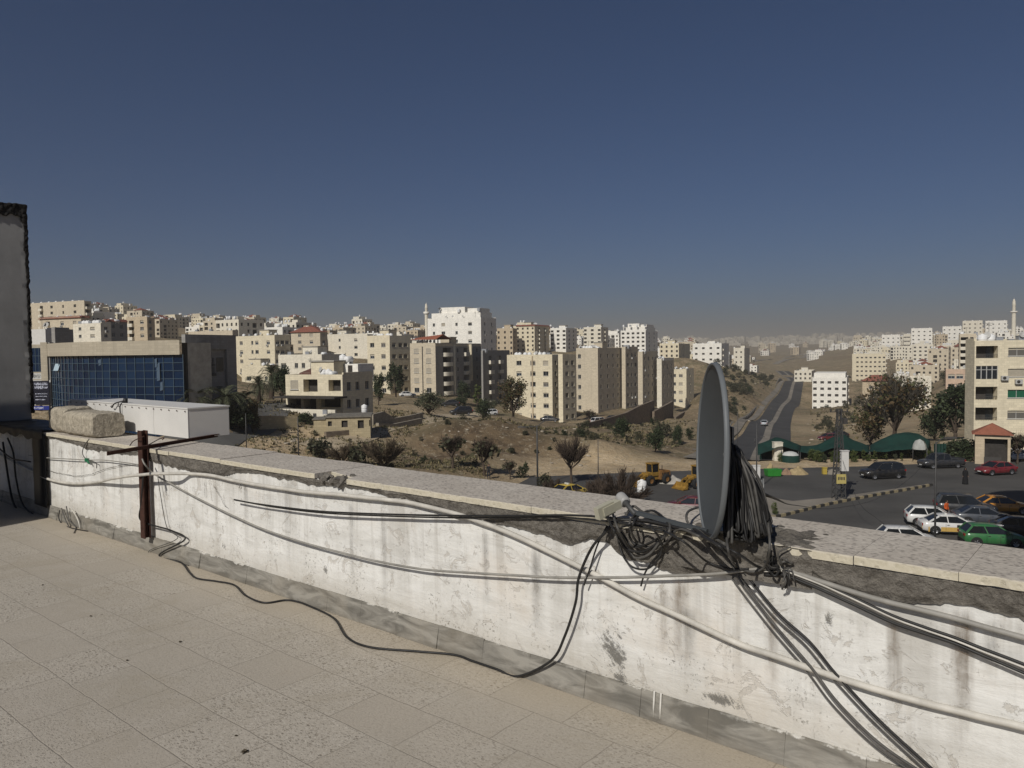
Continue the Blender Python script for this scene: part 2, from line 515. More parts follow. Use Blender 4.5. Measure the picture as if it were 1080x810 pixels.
# coping slabs; joints read along the front edge, then carried on at half a metre
jx = [wl(px, py, 0.025).x for px, py in ((45,453),(118,467),(178,477),(232,486),(265.5,491),(297.5,496),(331,501),(410,513),(505,526),(560,534),(640,546),(712,557),(812,572),(900,585),(1011,602))]
while jx[-1] > XR: jx.append(jx[-1]-random.uniform(0.42, 0.56))
cut_x = wl(345, 504, 0.025).x
for k in range(len(jx)-1):
    a, b = jx[k]-0.0013, jx[k+1]+0.0013
    zt = HC+random.uniform(-0.003, 0.003)
    front = 0.026+random.uniform(-0.004, 0.004)
    back = -CW-0.02+random.uniform(-0.006, 0.006)
    # outline with a slightly chipped front edge
    out = []
    n = max(6, int((a-b)/0.02))
    for q in range(n+1):
        X = a+(b-a)*q/n
        chip = max(0, nz(X*14, k*3.1)-0.28)*0.03 + max(0, nz(X*45, k*1.7))*0.004
        y = front-chip
        if k == 6 and X > jx[7]+ (jx[6]-jx[7])*0.55:
            y = min(y, -0.03-0.25*(X-(jx[7]+(jx[6]-jx[7])*0.55)) + 0.02*nz(X*25))
        out.append((X, y))
    out += [(b, back), (a, back)]
    mb = MB()
    top = [(x, y, zt+0.002*nz(x*3, y*3, k)) for x, y in out]
    bev = [(x+(0.002 if False else 0), y-0.003 if y > -0.2 else y, zt) for x, y in out]
    bot = [(x, y, zt-0.031) for x, y in out]
    mid = [(x, y, zt-0.004) for x, y in out]
    topi = [(x, y-0.004 if y > -0.2 else y, z) for x, y, z in top]
    mb.quad(topi[::-1], 0); N = len(out)
    for r0, r1 in ((topi, mid), (mid, bot)):
        for q in range(N):
            q2 = (q+1) % N
            mb.quad([r0[q], r0[q2], r1[q2], r1[q]], 0)
    mb.quad(bot, 0)
    me = mb.mesh('coping_slab', COPE); fix_normals(me)
    inst('coping_slab', me, par)
# rubble where the coping corner broke away, and a tilted shard
mb = MB()
sx_ = wl(352, 506, 0.0).x
for q in range(26):
    X = sx_+random.uniform(-0.13, 0.12); Y = random.uniform(-0.07, 0.022); s = random.uniform(0.01, 0.035)
    Mx = Matrix.Translation((X, Y, ZT+0.004)) @ Matrix.Rotation(random.uniform(0, 6), 4, Vector((random.random(), random.random(), 1)))
    mb.box(-s, s, -s*.7, s*.7, -s*.4, s*.5, 0, Mx)
mb.build('mortar_rubble', CEM, par)

# skirting tiles of grey marble
X = XR
while X < XL-0.3:
    L = random.uniform(0.29, 0.34)
    h = HS+random.uniform(-0.003, 0.003); t0 = 0.034+random.uniform(-0.004, 0.005); t1 = 0.012
    mb = MB()
    a, b = X+0.0006, X+L-0.0006
    pts = [[(a, -0.004, 0.001), (a, t0, 0.001), (a, t0-.008, h*0.4), (a, t1, h), (a, -0.004, h)], [(b, -0.004, 0.001), (b, t0, 0.001), (b, t0-.008, h*0.4), (b, t1, h+random.uniform(-.004, .004)), (b, -0.004, h)]]
    mb.loft(pts, 0, False)
    me = mb.mesh('skirting_tile', MARB); fix_normals(me)
    inst('skirting_tile', me, par)
    X += L
# white paint and plaster slopped along the top of the skirting
mb = MB()
for px in (689.5, 696.5):                     # two paint drips that run down over the skirting
    p = wl(px, 730, 0.024)
    mb.tube([(p.x, 0.018, HS+.01), (p.x, 0.025, HS*.55), (p.x+0.002, 0.025, HS*0.12)], [0.004, 0.0045, 0.003], 6)
mb.build('plaster_lip', M('old_white_plaster', (0.62, 0.59, 0.53), 0.2, 12, 0.8), par)
# streaks with a place of their own: thin washes of rust and soot running down from the coping
def streak_mat(name, c, a):
    t = NT(name); uv = t.n('ShaderNodeUVMap'); sx = t.n('ShaderNodeSeparateXYZ'); t.link(uv.outputs[0], sx.inputs[0])
    side = t.math('MULTIPLY', t.ramp(sx.outputs[0], 0.0, 0.5), t.ramp(sx.outputs[0], 1.0, 0.5))
    end = t.math('MULTIPLY', t.ramp(sx.outputs[1], 1.0, 0.86), t.ramp(sx.outputs[1], 0.0, 0.9))
    v = t.coord((1, 1, 0.1)); n1 = t.noise(v, 24, 5, 0.75); n2 = t.noise(t.coord(), 14, 5, 0.75)
    al = t.math('MULTIPLY', t.math('MULTIPLY', side, end), t.math('MULTIPLY', t.ramp(n1, 0.32, 0.62), t.ramp(n2, 0.25, 0.6, 0.3, 1)))
    t.link(t.math('MULTIPLY', al, a*1.5), t.b.inputs['Alpha'])
    return t.done(c, 0.9)
st_b = streak_mat('rust_wash', (0.20, 0.145, 0.095), 0.55); st_k = streak_mat('soot_wash', (0.13, 0.115, 0.095), 0.5)
for px, y0, y1, w, mt in ((566, 575, 668, .07, st_k), (718, 604, 720, .10, st_b), (728, 640, 712, .07, st_k), (700, 610, 700, .08, st_b), (1012, 636, 800, .06, st_b), (1022, 640, 790, .05, st_b), (815, 640, 740, .06, st_b),
                           (303, 508, 600, .05, st_k), (371, 525, 640, .05, st_k), (405, 535, 650, .06, st_k), (513, 556, 640, .05, st_k), (52, 460, 520, .07, st_k), (64, 465, 540, .06, st_k), (78, 465, 540, .06, st_k), (87,470,530,.04,st_k), (107, 470, 545, .05, st_k), (128, 480, 555, .05, st_k), (260,505,590,.05,st_k), (1046, 650, 720, .05, st_k), (945,640,760,.06,st_b)):
    a = wl(px, y0); c = wl(px, y1)
    DEC = globals().get('DEC', 0.0118)+0.00025
    mb = MB(); mb.quad([(a.x+w/2, DEC, c.z), (a.x-w/2, DEC, c.z), (a.x-w/2, DEC, a.z), (a.x+w/2, DEC, a.z)])
    me = mb.mesh('stain', mt)
    u = me.uv_layers.new(name='UVMap')
    for q, c4 in enumerate(((0, 0), (1, 0), (1, 1), (0, 1))): u.data[q].uv = c4
    inst('stain', me, par)
# black mould patch low on the wall
def mould_mat():
    t = NT('mould_wash'); uv = t.n('ShaderNodeUVMap'); g_ = t.n('ShaderNodeTexGradient', gradient_type='SPHERICAL'); mp = t.n('ShaderNodeMapping')
    mp.inputs['Location'].default_value = (-1, -1, 0); mp.inputs['Scale'].default_value = (2, 2, 1); t.link(uv.outputs[0], mp.inputs['Vector']); t.link(mp.outputs[0], g_.inputs['Vector'])
    v = t.coord(); n1 = t.noise(v, 75, 4, 0.8); n2 = t.noise(v, 18, 4, 0.7)
    m = t.ramp(t.math('ADD', t.math('MULTIPLY', g_.outputs['Fac'], 0.45), t.math('ADD', t.math('MULTIPLY', n1, 1.3), t.math('MULTIPLY', n2, 0.9))), 1.34, 1.46)
    t.link(t.math('MULTIPLY', m, t.ramp(g_.outputs['Fac'], 0.0, 0.3, 0, 0.75)), t.b.inputs['Alpha'])
    return t.done((0.17, 0.16, 0.14), 0.9)
MLD = mould_mat()
for px, py, w, h in ((648, 684, .20, .26), (655, 712, .10, .10), (345, 600, .05, .10), (238, 575, .05, .08), (875, 650, .05, .07), (60, 540, .3, .1), (760, 735, .35, .07)):
    p = wl(px, py)
    DEC += 0.00025
    mb = MB(); mb.quad([(p.x+w/2, DEC, p.z-h/2), (p.x-w/2, DEC, p.z-h/2), (p.x-w/2, DEC, p.z+h/2), (p.x+w/2, DEC, p.z+h/2)])
    me = mb.mesh('mould_patch', MLD); u = me.uv_layers.new(name='UVMap')
    for q, c4 in enumerate(((0, 0), (1, 0), (1, 1), (0, 1))): u.data[q].uv = c4
    inst('mould_patch', me, par)
# cracks in the plaster
def crack(pts, w):
    mb = MB(); L = [wl(px, py, 0.013) for px, py in pts]
    L = crom(L, 10)
    L = [p+Vector((0.006*nz(p.x*30, p.z*30), 0, 0.006*nz(p.x*33, p.z*31, 7))) for p in L]
    for q in range(len(L)-1):
        w0 = w*(0.35+0.9*abs(nz(q*0.7))); a, b = L[q], L[q+1]
        nn = Vector((-(b-a).z, 0, (b-a).x)).normalized()*w0
        mb.quad([a-nn, b-nn, b+nn, a+nn])
    mb.build('crack', M('crack_shadow_grime', (0.07, 0.06, 0.05), 0.3, 20), par)
crack([(46,495),(62,499),(80,502),(96,500),(110,495),(128,491),(146,490)], 0.004)
crack([(216,508),(216,524)], 0.003); crack([(225,512),(232,524),(237,533),(240,536)], 0.0035)
crack([(252,515),(256,508),(258,517)], 0.004); crack([(600,560),(612,570),(622,566)], 0.004)
crack([(690,578),(705,583),(716,578),(722,588),(733,590),(727,600)], 0.006); crack([(700,590),(712,597)], 0.004)
crack([(960,618),(975,622),(985,632)], 0.004); crack([(820,612),(826,620),(830,612)], 0.003)

# mortar heap the dish is bedded in, over coping and face
mb = MB(); pc = hl(757, 581, HC)
NX_, NY_ = 60, 44
for j in range(NY_+1):
    for i in range(NX_+1):
        u = -1+2*i/NX_; w = j/NY_
        X = pc.x + u*0.27
        if w < 0.62:                                # over the coping
            Y = -0.30+0.335*(w/0.62); zb = HC
        else:
            Y = 0.035; zb = HC-0.155*((w-0.62)/0.38)
        e = max(0, 1-u*u)*min(1, w*2.2)
        hgt = 0.045*e*(0.55+0.9*nz(X*6, w*5, 2)) + 0.018*nz(X*22, w*16, 6)
        if w < 0.62: mb.v.append((X, Y, zb+max(-0.004, hgt-0.006)))
        else: mb.v.append((X, Y+max(-0.012, hgt*0.7-0.012), zb+0.004))
for j in range(NY_):
    for i in range(NX_):
        a = j*(NX_+1)+i
        mb.f.append((a, a+1, a+NX_+2, a+NX_+1)); mb.m.append(0); mb.s.append(True)
me = mb.mesh('mortar_heap', CEM); 
inst('mortar_heap', me, par)

# ---- stair house at the left end of the terrace (its end wall stands on the coping)
e0 = wl(33, 447, -0.43); s0 = e0.x
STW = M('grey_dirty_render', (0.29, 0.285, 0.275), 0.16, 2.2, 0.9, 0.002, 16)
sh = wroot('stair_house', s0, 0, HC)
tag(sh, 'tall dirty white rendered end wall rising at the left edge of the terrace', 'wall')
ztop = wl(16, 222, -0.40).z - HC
mb = MB(); n = 46
prof = []
for k in range(n+1):
    z = ztop*k/n
    prof.append((0.010*nz(z*2.5, 1)+0.010*nz(z*11, 2)+0.006*nz(z*27, 2), z))
for (ya, yb) in ((-CW-0.01, -CW+0.04), (-CW+0.04, -CW+0.34), (-CW+0.34, 0.6)):
    for k in range(n):
        (a, z0), (b, z1) = prof[k], prof[k+1]
        ea = a*(1 if ya < -CW else 0.4); eb = b*(1 if ya < -CW else 0.4)
        ea2 = a*0.4; eb2 = b*0.4
        mb.quad([(ea if ya < -CW else 0.0, ya, z0), (0.0, yb, z0), (0.0, yb, z1), (eb if ya < -CW else 0.0, ya, z1)], 0, False)
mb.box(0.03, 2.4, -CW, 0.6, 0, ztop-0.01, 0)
# unseen block added on the left, placed to shade the corner of the terrace
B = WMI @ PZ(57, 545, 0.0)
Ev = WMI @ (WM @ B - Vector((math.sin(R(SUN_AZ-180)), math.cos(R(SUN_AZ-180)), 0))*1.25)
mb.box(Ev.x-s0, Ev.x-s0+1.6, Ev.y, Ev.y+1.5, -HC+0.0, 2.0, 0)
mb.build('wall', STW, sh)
# burnt bitumen crust: one ragged skin over its top and down the far edge
mb = MB(); NYc, NZc = 70, 220
for j in range(NZc+1):
    for i in range(NYc+1):
        y = -CW-0.035+0.62*i/NYc; z = ztop+0.05-(ztop*0.985)*j/NZc
        mb.v.append((-0.006-0.02*abs(nz(y*22, z*22, 3)), y+0.012*nz(z*16, y*9), z+0.01*nz(y*18, z*6, 9)))
for j in range(NZc):
    for i in range(NYc):
        y = -CW-0.035+0.62*(i+.5)/NYc; z = ztop+0.05-(ztop*0.985)*(j+.5)/NZc
        e = y+CW                                       # from the far edge inwards
        wd = 0.001+0.012*max(0, nz(z*5, 3))+0.007*nz(z*17, 6)+0.05*max(0, z-ztop+0.55)**1.2*(1+2.2*nz(z*6, 8))
        tp = 0.09+0.10*nz(y*5, 4)+0.06*nz(y*15, 9)+0.14*max(0, 0.16-e)
        if e < wd or ztop-z < tp:
            a = j*(NYc+1)+i; mb.f.append((a, a+NYc+1, a+NYc+2, a+1)); mb.m.append(0); mb.s.append(True)
ob = mb.build('bitumen_crust', M('burnt_bitumen', (0.02, 0.0185, 0.017), 0.5, 20, 0.95, 0.01, 40), sh)
md = ob.modifiers.new('t', 'SOLIDIFY'); md.thickness = 0.012

# black sheet thrown over the end of the coping
xr = wl(46, 457, 0.03).x
mb = MB(); nxs, nys = 70, 26
for j in range(nys+1):
    for i in range(nxs+1):
        X = xr+0.012*nz(j*0.4)+(2.6)*i/nxs; w = j/nys
        if w < 0.78:
            Y = -CW-0.03+(CW+0.075)*(w/0.78); Z = HC+0.012+0.022*abs(nz(X*4, Y*7))+0.02*abs(nz(X*1.8, Y*2.5, 8))
        else:
            Y = 0.045+0.008*nz(X*8, w*9); Z = HC+0.015-0.09*((w-0.78)/0.22)*(1+0.5*nz(X*5, 3))
        mb.v.append((X, Y, Z))
for j in range(nys):
    for i in range(nxs):
        a = j*(nxs+1)+i; mb.f.append((a, a+1, a+nxs+2, a+nxs+1)); mb.m.append(0); mb.s.append(True)
o = mb.build('plastic_sheet', BLACKP, None, WM.translation, WRZ)
tag(o, 'crumpled black plastic sheet lying over the shaded end of the coping', 'plastic sheet')
a = wl(32.5, 456, 0.05); b = wl(45.5, 456, 0.05)
mb = MB(); n = 24
for k in range(n+1):
    z = a.z-(a.z-0.10)*k/n
    for x in (a.x, b.x):
        mb.v.append((x+0.006*nz(z*6, x), 0.035+0.006*nz(z*7, x*3), z))
for k in range(n):
    q = 2*k; mb.f.append((q, q+1, q+3, q+2)); mb.m.append(0); mb.s.append(True)
o = mb.build('felt_strip', BLACKP, None, WM.translation, WRZ)
md = o.modifiers.new('t', 'SOLIDIFY'); md.thickness = 0.006
tag(o, 'flat black roofing felt strip hanging down the parapet beside the sheet', 'felt strip')

# ---- concrete blocks on the coping
def conc_block(x0, x1, y0, y1, h, label, seed, grooves=False):
    mb = MB(); nxs = 18; rings = []
    nside = 10
    for i in range(nxs+1):
        X = x0+(x1-x0)*i/nxs; ring = []
        for (ya, za, yb, zb) in ((y0, 0, y1, 0), (y1, 0, y1, h), (y1, h, y0, h), (y0, h, y0, 0)):
            for k in range(nside):
                u = k/nside; y = ya+(yb-ya)*u; z = za+(zb-za)*u
                e = 0.012*nz(X*9, y*9, z*9+seed)+0.006*nz(X*40, y*40, z*40+seed)
                cy_, cz_ = (y0+y1)/2, h/2
                dvec = Vector((0, y-cy_, z-cz_)); r_ = dvec.normalized()
                # rounded, knocked-off corners
                k_ = max(0, (abs(y-cy_)/((y1-y0)/2)+abs(z-cz_)/(h/2))-1.72)*0.10
                endk = max(0, abs(X-(x0+x1)/2)/(abs(x1-x0)/2)-0.86)*0.09
                if grooves and ya == yb == y1: e += 0.008*math.sin(X*140)
                zz = z+r_.z*(e-k_-endk)
                ring.append((X, y+r_.y*(e-k_-endk), max(0.001, zz)))
        rings.append(ring)
    mb.loft(rings, 0, True)
    me = mb.mesh('concrete_block', CONCB); fix_normals(me)
    o = inst('concrete_block', me, None, WM @ Vector((0, 0, HC+0.003)), WRZ)
    tag(o, label, 'concrete block', 'concrete blocks left on the coping')
pa, pb, pc_ = hl(62, 458.5, HC), hl(93, 463.5, HC), hl(116, 457, HC)
hb = wl(91, 437, pb.y).z-HC
conc_block(pb.x, pa.x, pc_.y+0.02, min(pb.y, 0.005), hb, 'rough concrete block with a rounded end, nearer the rusty post', 1.0)
pd = hl(49, 455.5, HC)
conc_block(pa.x+0.015, pd.x, pc_.y+0.0, min(pb.y, 0.005)-0.03, hb*1.10, 'grooved concrete block tucked behind the other one, next to black sheet', 5.0, True)

# ---- long white metal box behind the coping
f_r = hl(199, 462.5, HC+0.03); b_r = hl(230.5, 457, HC+0.03)
t_r = wl(197.5, 431, f_r.y)
f_l = wl(73.7, 420, f_r.y)
bx = wroot('metal_duct_box', f_r.x, f_r.y, HC+0.03)
tag(bx, 'long white sheet metal box lying behind the coping on an iron bar', 'metal box')
hbx = t_r.z-HC-0.03; Lb = f_l.x-f_r.x; db = min(-0.25, b_r.y-f_r.y)
mb = MB(); mb.box(0, Lb, db, 0, 0, hbx-0.006, 0)
mb.box(-0.006, Lb+0.006, db-0.006, 0.006, hbx-0.006, hbx+0.006, 0)
for k in range(5):
    mb.box(Lb*k/4-0.004 if k else -0.002, Lb*k/4+0.004 if k else 0.004, 0.0005, 0.003, 0.0, hbx-0.01, 0)
mb.build('casing', WHITEM, bx)
for k in range(18):
    mb = MB(); mb.lathe([(0.007, 0), (0.006, 0.004), (0, 0.005)], 6, 0, Matrix.Translation((0.04+k*(Lb-.08)/17, 0.006, hbx-0.025)) @ Matrix.Rotation(-PI/2, 4, 'X'))
    if k < 18: mb.build('rivet', RUST, bx)
mb = MB(); pA = wl(129, 422, f_r.y)
pA = pA-Vector((f_r.x, f_r.y, HC+0.03))
mb.tube([(pA.x, -0.03, hbx+0.0), (pA.x, -0.03, hbx+0.05)], 0.022, 8)
mb.tube(crom([(pA.x, -0.02, hbx+0.03), (pA.x+0.10, 0.03, hbx+0.0), (pA.x+0.16, 0.03, hbx-0.04), (pA.x+.19, 0.03, hbx-0.03)], 6), 0.006, 6)
mb.tube(crom([(pA.x, -0.02, hbx+0.03), (pA.x+0.005, 0.02, hbx-0.02), (pA.x+0.02, 0.012, hbx-0.13)], 6), 0.006, 6)
mb.build('cable_gland', CABLE_K, bx)

# ---- rusty post with a cross bar
pt = wl(152, 505, 0.065)
post = wroot('steel_post', pt.x, 0.065, HS+0.005)
tag(post, 'rusty steel post with a thin iron cross bar, fixed against the parapet', 'post')
zt = wl(150, 454, 0.065).z-HS-0.005
mb = MB(); w = 0.036
mb.box(-w, w, 0.018, 0.026, 0, zt); mb.box(-w, w, -0.026, -0.018, 0, zt); mb.box(-0.006, 0.006, -0.018, 0.018, 0.001, zt-0.001)
mb.build('upright', RUST, post)
A_ = hl(115, 476.5, 0.895)-Vector((pt.x, 0.065, HS+0.005)); B_ = hl(231, 457.5, 0.895)-Vector((pt.x, 0.065, HS+0.005))
mb = MB(); mb.bar(A_, B_, 0.03, 0.005); mb.bar(A_+Vector((0, 0.015, -.013)), B_+Vector((0, 0.015, -.013)), 0.005, 0.028)
mb.build('cross_bar', RUST, post)

# ---- cables
def cable(name, label, pts, r, mat, n=7, group=None, cat='cable', res=7, parent=None, wob=0.0):
    """pts: (px, py, off) on planes in front of the wall, or ('f', px, py[, z]) lying on the floor"""
    L = []
    for p in pts:
        if p[0] == 'f':
            q = hl(p[1], p[2], r+0.001); q.y = max(q.y, 0.048); L.append(q)
        elif p[0] == 'z': L.append(hl(p[1], p[2], p[3]))
        elif p[0] == 'x': L.append(Vector(p[1:]))
        else: L.append(wl(p[0], p[1], p[2]))
    L = crom(L, res)
    if wob: L = [p+Vector((0, 0, wob*nz(p.x*3.3, 2)+wob*.4*nz(p.x*11, 6))) for p in L]
    mb = MB(); mb.tube(L, r, n)
    o = mb.build(name, mat, None, WM.translation, WRZ)
    return tag(o, label, cat, group)
def off(pts, d): return [(x, y, d) for x, y in pts]

cond = [(-6,476),(5,482),(25,492.5),(50,505),(75,510),(100,508.7),(125,503.7),(150,500.5),(175,499.5),(200,499.5),(225,502),(258,509),(313,517.5),(369,523),(408,527),(435.5,531),(480,541.7),(508,551),(530,559),(566,575.5),(622,603),(669,628),(708,646),(774,677),(820,692.7),(863,708),(928,728),(996,747),(1080,767),(1150,785)]
cable('conduit_pipe', 'thick pale plastic conduit sagging along the whole parapet face', [(x, y, 0.115 if 120 < x < 185 else 0.028) for x, y in cond], 0.0125, CABLE_W, 9, cat='conduit', wob=0.003)
cable('wall_cable', 'thin pale grey cable looping low from the rusty post to the dish', [(150,484,0.11),(153,490,0.11)]+off([(163,500),(185,513),(215,529),(250,546),(280,559),(319,572),(372,586),(408,594),(452,601),(530,606),(586,609),(647,609),(697,607.5),(752,605.5),(790,601),(822,598)], 0.045), 0.0065, CABLE_G, wob=0.0015)
cable('wall_cable', 'pair-thin black cable running level from the wall hole to the tangle', off([(247,527),(272,531.5),(324,538),(369,541),(452,543.5),(530,544),(600,543.5),(640,546),(690,552),(735,562)], 0.05), 0.0055, CABLE_K)
cable('wall_cable', 'second black cable just under it, running level into the tangle', off([(248,527.5),(290,535),(340,541),(400,544),(470,546),(530,546),(590,545.5),(650,551),(700,560)], 0.042), 0.0045, CABLE_K)
cable('wall_cable', 'thin pale cable with a green joint near the concrete blocks', off([(30,480),(45,482.5),(90,485),(112,485.5),(147,490)], 0.03), 0.0045, CABLE_G)
g = wl(91.5, 485, 0.033)
mb = MB(); mb.box(-0.03, 0.02, -0.012, 0.012, -0.014, 0.014); mb.tube([(-0.03, 0, 0.0), (-0.05, 0.01, -0.02), (-0.06, 0.0, -0.03)], 0.008, 6)
o = mb.build('cable_joint', M('green_plastic', (0.02, 0.16, 0.07), 0.2, 10, 0.5), None, WM @ g, WRZ)
tag(o, 'small green cable joint hung on the thin pale cable', 'cable joint')
cable('wire_stub', 'thin dark wire wandering down from the coping to the green joint', [(94,463,0.03),(89,470,0.035),(87,478,0.03),(91,484,0.035),(101,488,0.03),(102,494,0.03)], 0.004, CABLE_D, cat='wire')
# floor cable, up from the foot of the post, over the tiles and up the wall
cable('floor_cable', 'long black cable snaking over the floor and up into the tangle',
      [(151,500,0.10),(149,530,0.09),(147,545,0.08),(152,551,0.06),(165,555,0.05),(182,560,0.045),(195,569,0.035),('f',203,578),('f',205,590),('f',200,604),('f',208,610),('f',228,613),('f',247,617),('f',259,628),('f',278,635.6),('f',300,633),('f',320,631.6),('f',337,635),('f',352,652),('f',366,672),('f',390,682.5),('f',440,687),('f',480,690),('f',506.7,693),('f',533,701),('f',563,704.5),(581,697,0.045),(595.6,671,0.05),(607,635.6,0.055),(610.5,609,0.055),(624,578,0.06),(640,560,0.07),(646,552,0.06)], 0.0065, CABLE_K)
cable('floor_cable', 'thinner cable running beside it behind the rusty post', [(166,500,0.03),(169,520,0.03),(176,556,0.03),(187,568,0.03),('f',205,572),('f',212,585),('f',210,594)], 0.003, CABLE_D)
# descending pairs
f1 = [(742,560),(752,570),(777,603),(780,611),(817,659),(854,702),(882,739),(922,779),(962,808),(1000,830)]
f2 = [(746,562),(760,574),(785,604),(820,646),(854,677),(882,711),(928,760),(982,810),(1010,836)]
for k, (pts, lab) in enumerate(((f1, 'black cable slanting down the right wall, lower of the close pair'), (f2, 'black cable slanting down the right wall, upper of the close pair'))):
    cable('wall_cable', lab, off(pts, 0.034 if k else 0.042), 0.0052, CABLE_K if k else CABLE_D, wob=0.002)
    cable('wall_cable', lab.replace('black cable', 'thin grey companion cable'), off([(x-5, y+3) for x, y in pts], 0.026), 0.0034, CABLE_D)
# right hand runs from the knot
cable('conduit_pipe', 'dull grey conduit running right from the cable knot, under the coping', off([(818,597),(826,600),(850,608),(872.6,615.6),(928,632.5),(990,648),(1080,672.7),(1150,691)], 0.026), 0.010, CABLE_G, 8, cat='conduit', wob=0.002)
for k, (dy, r, mt, lab) in enumerate(((0, .0065, CABLE_K, 'black cable, uppermost of the bundle right of the knot'), (5, .0055, CABLE_D, 'grey cable in the middle of the bundle right of the knot'), (9, .0065, CABLE_K, 'black cable, lowest of the bundle right of the knot'), (3, .004, CABLE_W, 'thin pale cable twisted through the bundle right of the knot'))):
    cable('wall_cable', lab, [(x, y+dy*(0.3+0.7*min(1, max(0, (x-830)/120)))+1.5*math.sin(x*0.02+k*2), 0.026+0.004*k) for x, y in [(806,602),(826,602),(835.6,605),(872,619),(909.6,635),(946.7,651),(1008,672),(1080,700),(1150,727)]], r*.85, mt, wob=0.003)
# knot where the runs are tied together
kn = wl(824, 599, 0.05)
mb = MB()
for k in range(16):
    a = random.uniform(0, 6.28); rr = random.uniform(0.02, 0.05)
    mb.tube(crom([kn+Vector((0.01*math.cos(a), 0.0, 0.01*math.sin(a))), kn+Vector((rr*math.cos(a), random.uniform(0, .03), rr*math.sin(a)*1.3)), kn+Vector((rr*1.5*math.cos(a+.6), random.uniform(-.01, .03), rr*2.0*math.sin(a+.6)))], 5), random.choice((0.003, 0.004, 0.005)), 5, k % 2)
tag(mb.build('cable_knot', [CABLE_D, CABLE_K], None, WM.translation, WRZ), 'frayed knot of short wires where the pipes meet right of dish', 'cable knot')
# shadow-side cables at the left end
for k, (pts, r) in enumerate((([(8,462),(14,478),(17,505),(24,532),(38,545)], .009), ([(3,466),(6,486),(10,512),(14,530),(22,544)], .011), ([(-4,470),(12,483),(32,487)], .008))):
    cable('drooping_cable', ['black cable drooping in the shaded corner down to the floor', 'thickest black cable drooping in the shaded corner', 'short black cable crossing the shaded corner level'][k], off(pts, 0.06), r, CABLE_K)
# cut cable ends by the skirting at left
for k, pts in enumerate(([(63,538,.04),(62,546,.05),(66,553,.05),('f',76,557),('f',99,559)], [(70,534,.03),(73,548,.05),('f',80,556),('f',78,562)], [(76,537,.03),(82,548,.05),('f',88,557)], [(65,536,.03),(69,548,.06),('f',73,556)])):
    cable('cable_end', ['looped black cable end lying at the skirting below the blocks', 'cut dark cable end bent onto the floor below the blocks', 'pale cut cable end bent onto the floor below the blocks', 'thin cut cable end leaning on the skirting below the blocks'][k], pts, 0.005, (CABLE_K, CABLE_D, CABLE_W, CABLE_D)[k])
cable('wire_stub', 'thin curled wire standing on the coping left of the post top', [('z',152,460,HC+.13),('z',141,465,HC+.06),('z',137,470,HC+.01)], 0.004, RUST, cat='wire')
cable('wire_stub', 'thin curled wire lying over the cross bar right of the post', [('z',157,469,HC+.05),('z',168,463,HC+.05),('z',173,462,HC+.055),('z',171,464,HC+.04)], 0.004, RUST, cat='wire')

# ---- satellite dish
dpos = PZ(751, 566, HC)
Dd = dpos.y
cen = P(749, 475, Dd+0.0)
dish = empty('satellite_dish', (dpos.x, dpos.y, HC), 0)
tag(dish, 'dark grey satellite dish seen nearly edge on, standing on the parapet', 'satellite dish')
N_AZ, N_EL = R(276), R(2)
nd = Vector((math.sin(N_AZ)*math.cos(N_EL), math.cos(N_AZ)*math.cos(N_EL), math.sin(N_EL)))
upv = (Vector((0, 0, 1))-nd*nd.z).normalized(); rt = upv.cross(nd)
# a slight lean so that the foot sits right of the top, as in the photo
DM = Matrix(((rt.x, upv.x, nd.x, cen.x-dpos.x), (rt.y, upv.y, nd.y, cen.y-dpos.y), (rt.z, upv.z, nd.z, cen.z-HC), (0, 0, 0, 1)))
DM = DM @ Matrix.Rotation(R(1.5), 4, 'Y')
ra, rb = 0.300, 0.342
DGREY = M('dark_grey_dish_paint', (0.060, 0.066, 0.069), 0.10, 3, 0.55, 0.0015, 25, spec=0.35)
RIMM = M('dish_rim_paint', (0.13, 0.138, 0.142), 0.12, 6, 0.5)
mb = MB(); rings = 16; seg = 72
for sgn, dz_, in ((1, 0.0), (-1, -0.004)):
    b = len(mb.v)
    for i in range(rings+1):
        q = i/rings
        for j in range(seg):
            a = 2*PI*j/seg
            mb.v.append(tuple(DM @ Vector((ra*q*math.cos(a), rb*q*math.sin(a), -0.062*(1-q*q)+dz_))))
    for i in range(rings):
        for j in range(seg):
            j2 = (j+1) % seg
            f = (b+i*seg+j, b+i*seg+j2, b+(i+1)*seg+j2, b+(i+1)*seg+j)
            mb.f.append(f if sgn > 0 else f[::-1]); mb.m.append(0); mb.s.append(True)
mb.build('reflector', DGREY, dish)
mb = MB()
pts = [DM @ Vector((ra*1.004*math.cos(2*PI*k/seg), rb*1.004*math.sin(2*PI*k/seg), -0.004)) for k in range(seg+1)]
rgs = []
for k in range(seg):
    a = 2*PI*k/seg
    rgs.append([DM @ Vector((ra*s_*math.cos(a), rb*s_*math.sin(a), z_)) for s_, z_ in ((0.985, -0.002), (1.0, 0.006), (1.022, 0.004), (1.03, -0.012), (1.012, -0.016))])
rgs.append(rgs[0])
mb.loft(rgs, 0, True, False)
me = mb.mesh('rim', RIMM); fix_normals(me); inst('rim', me, dish)
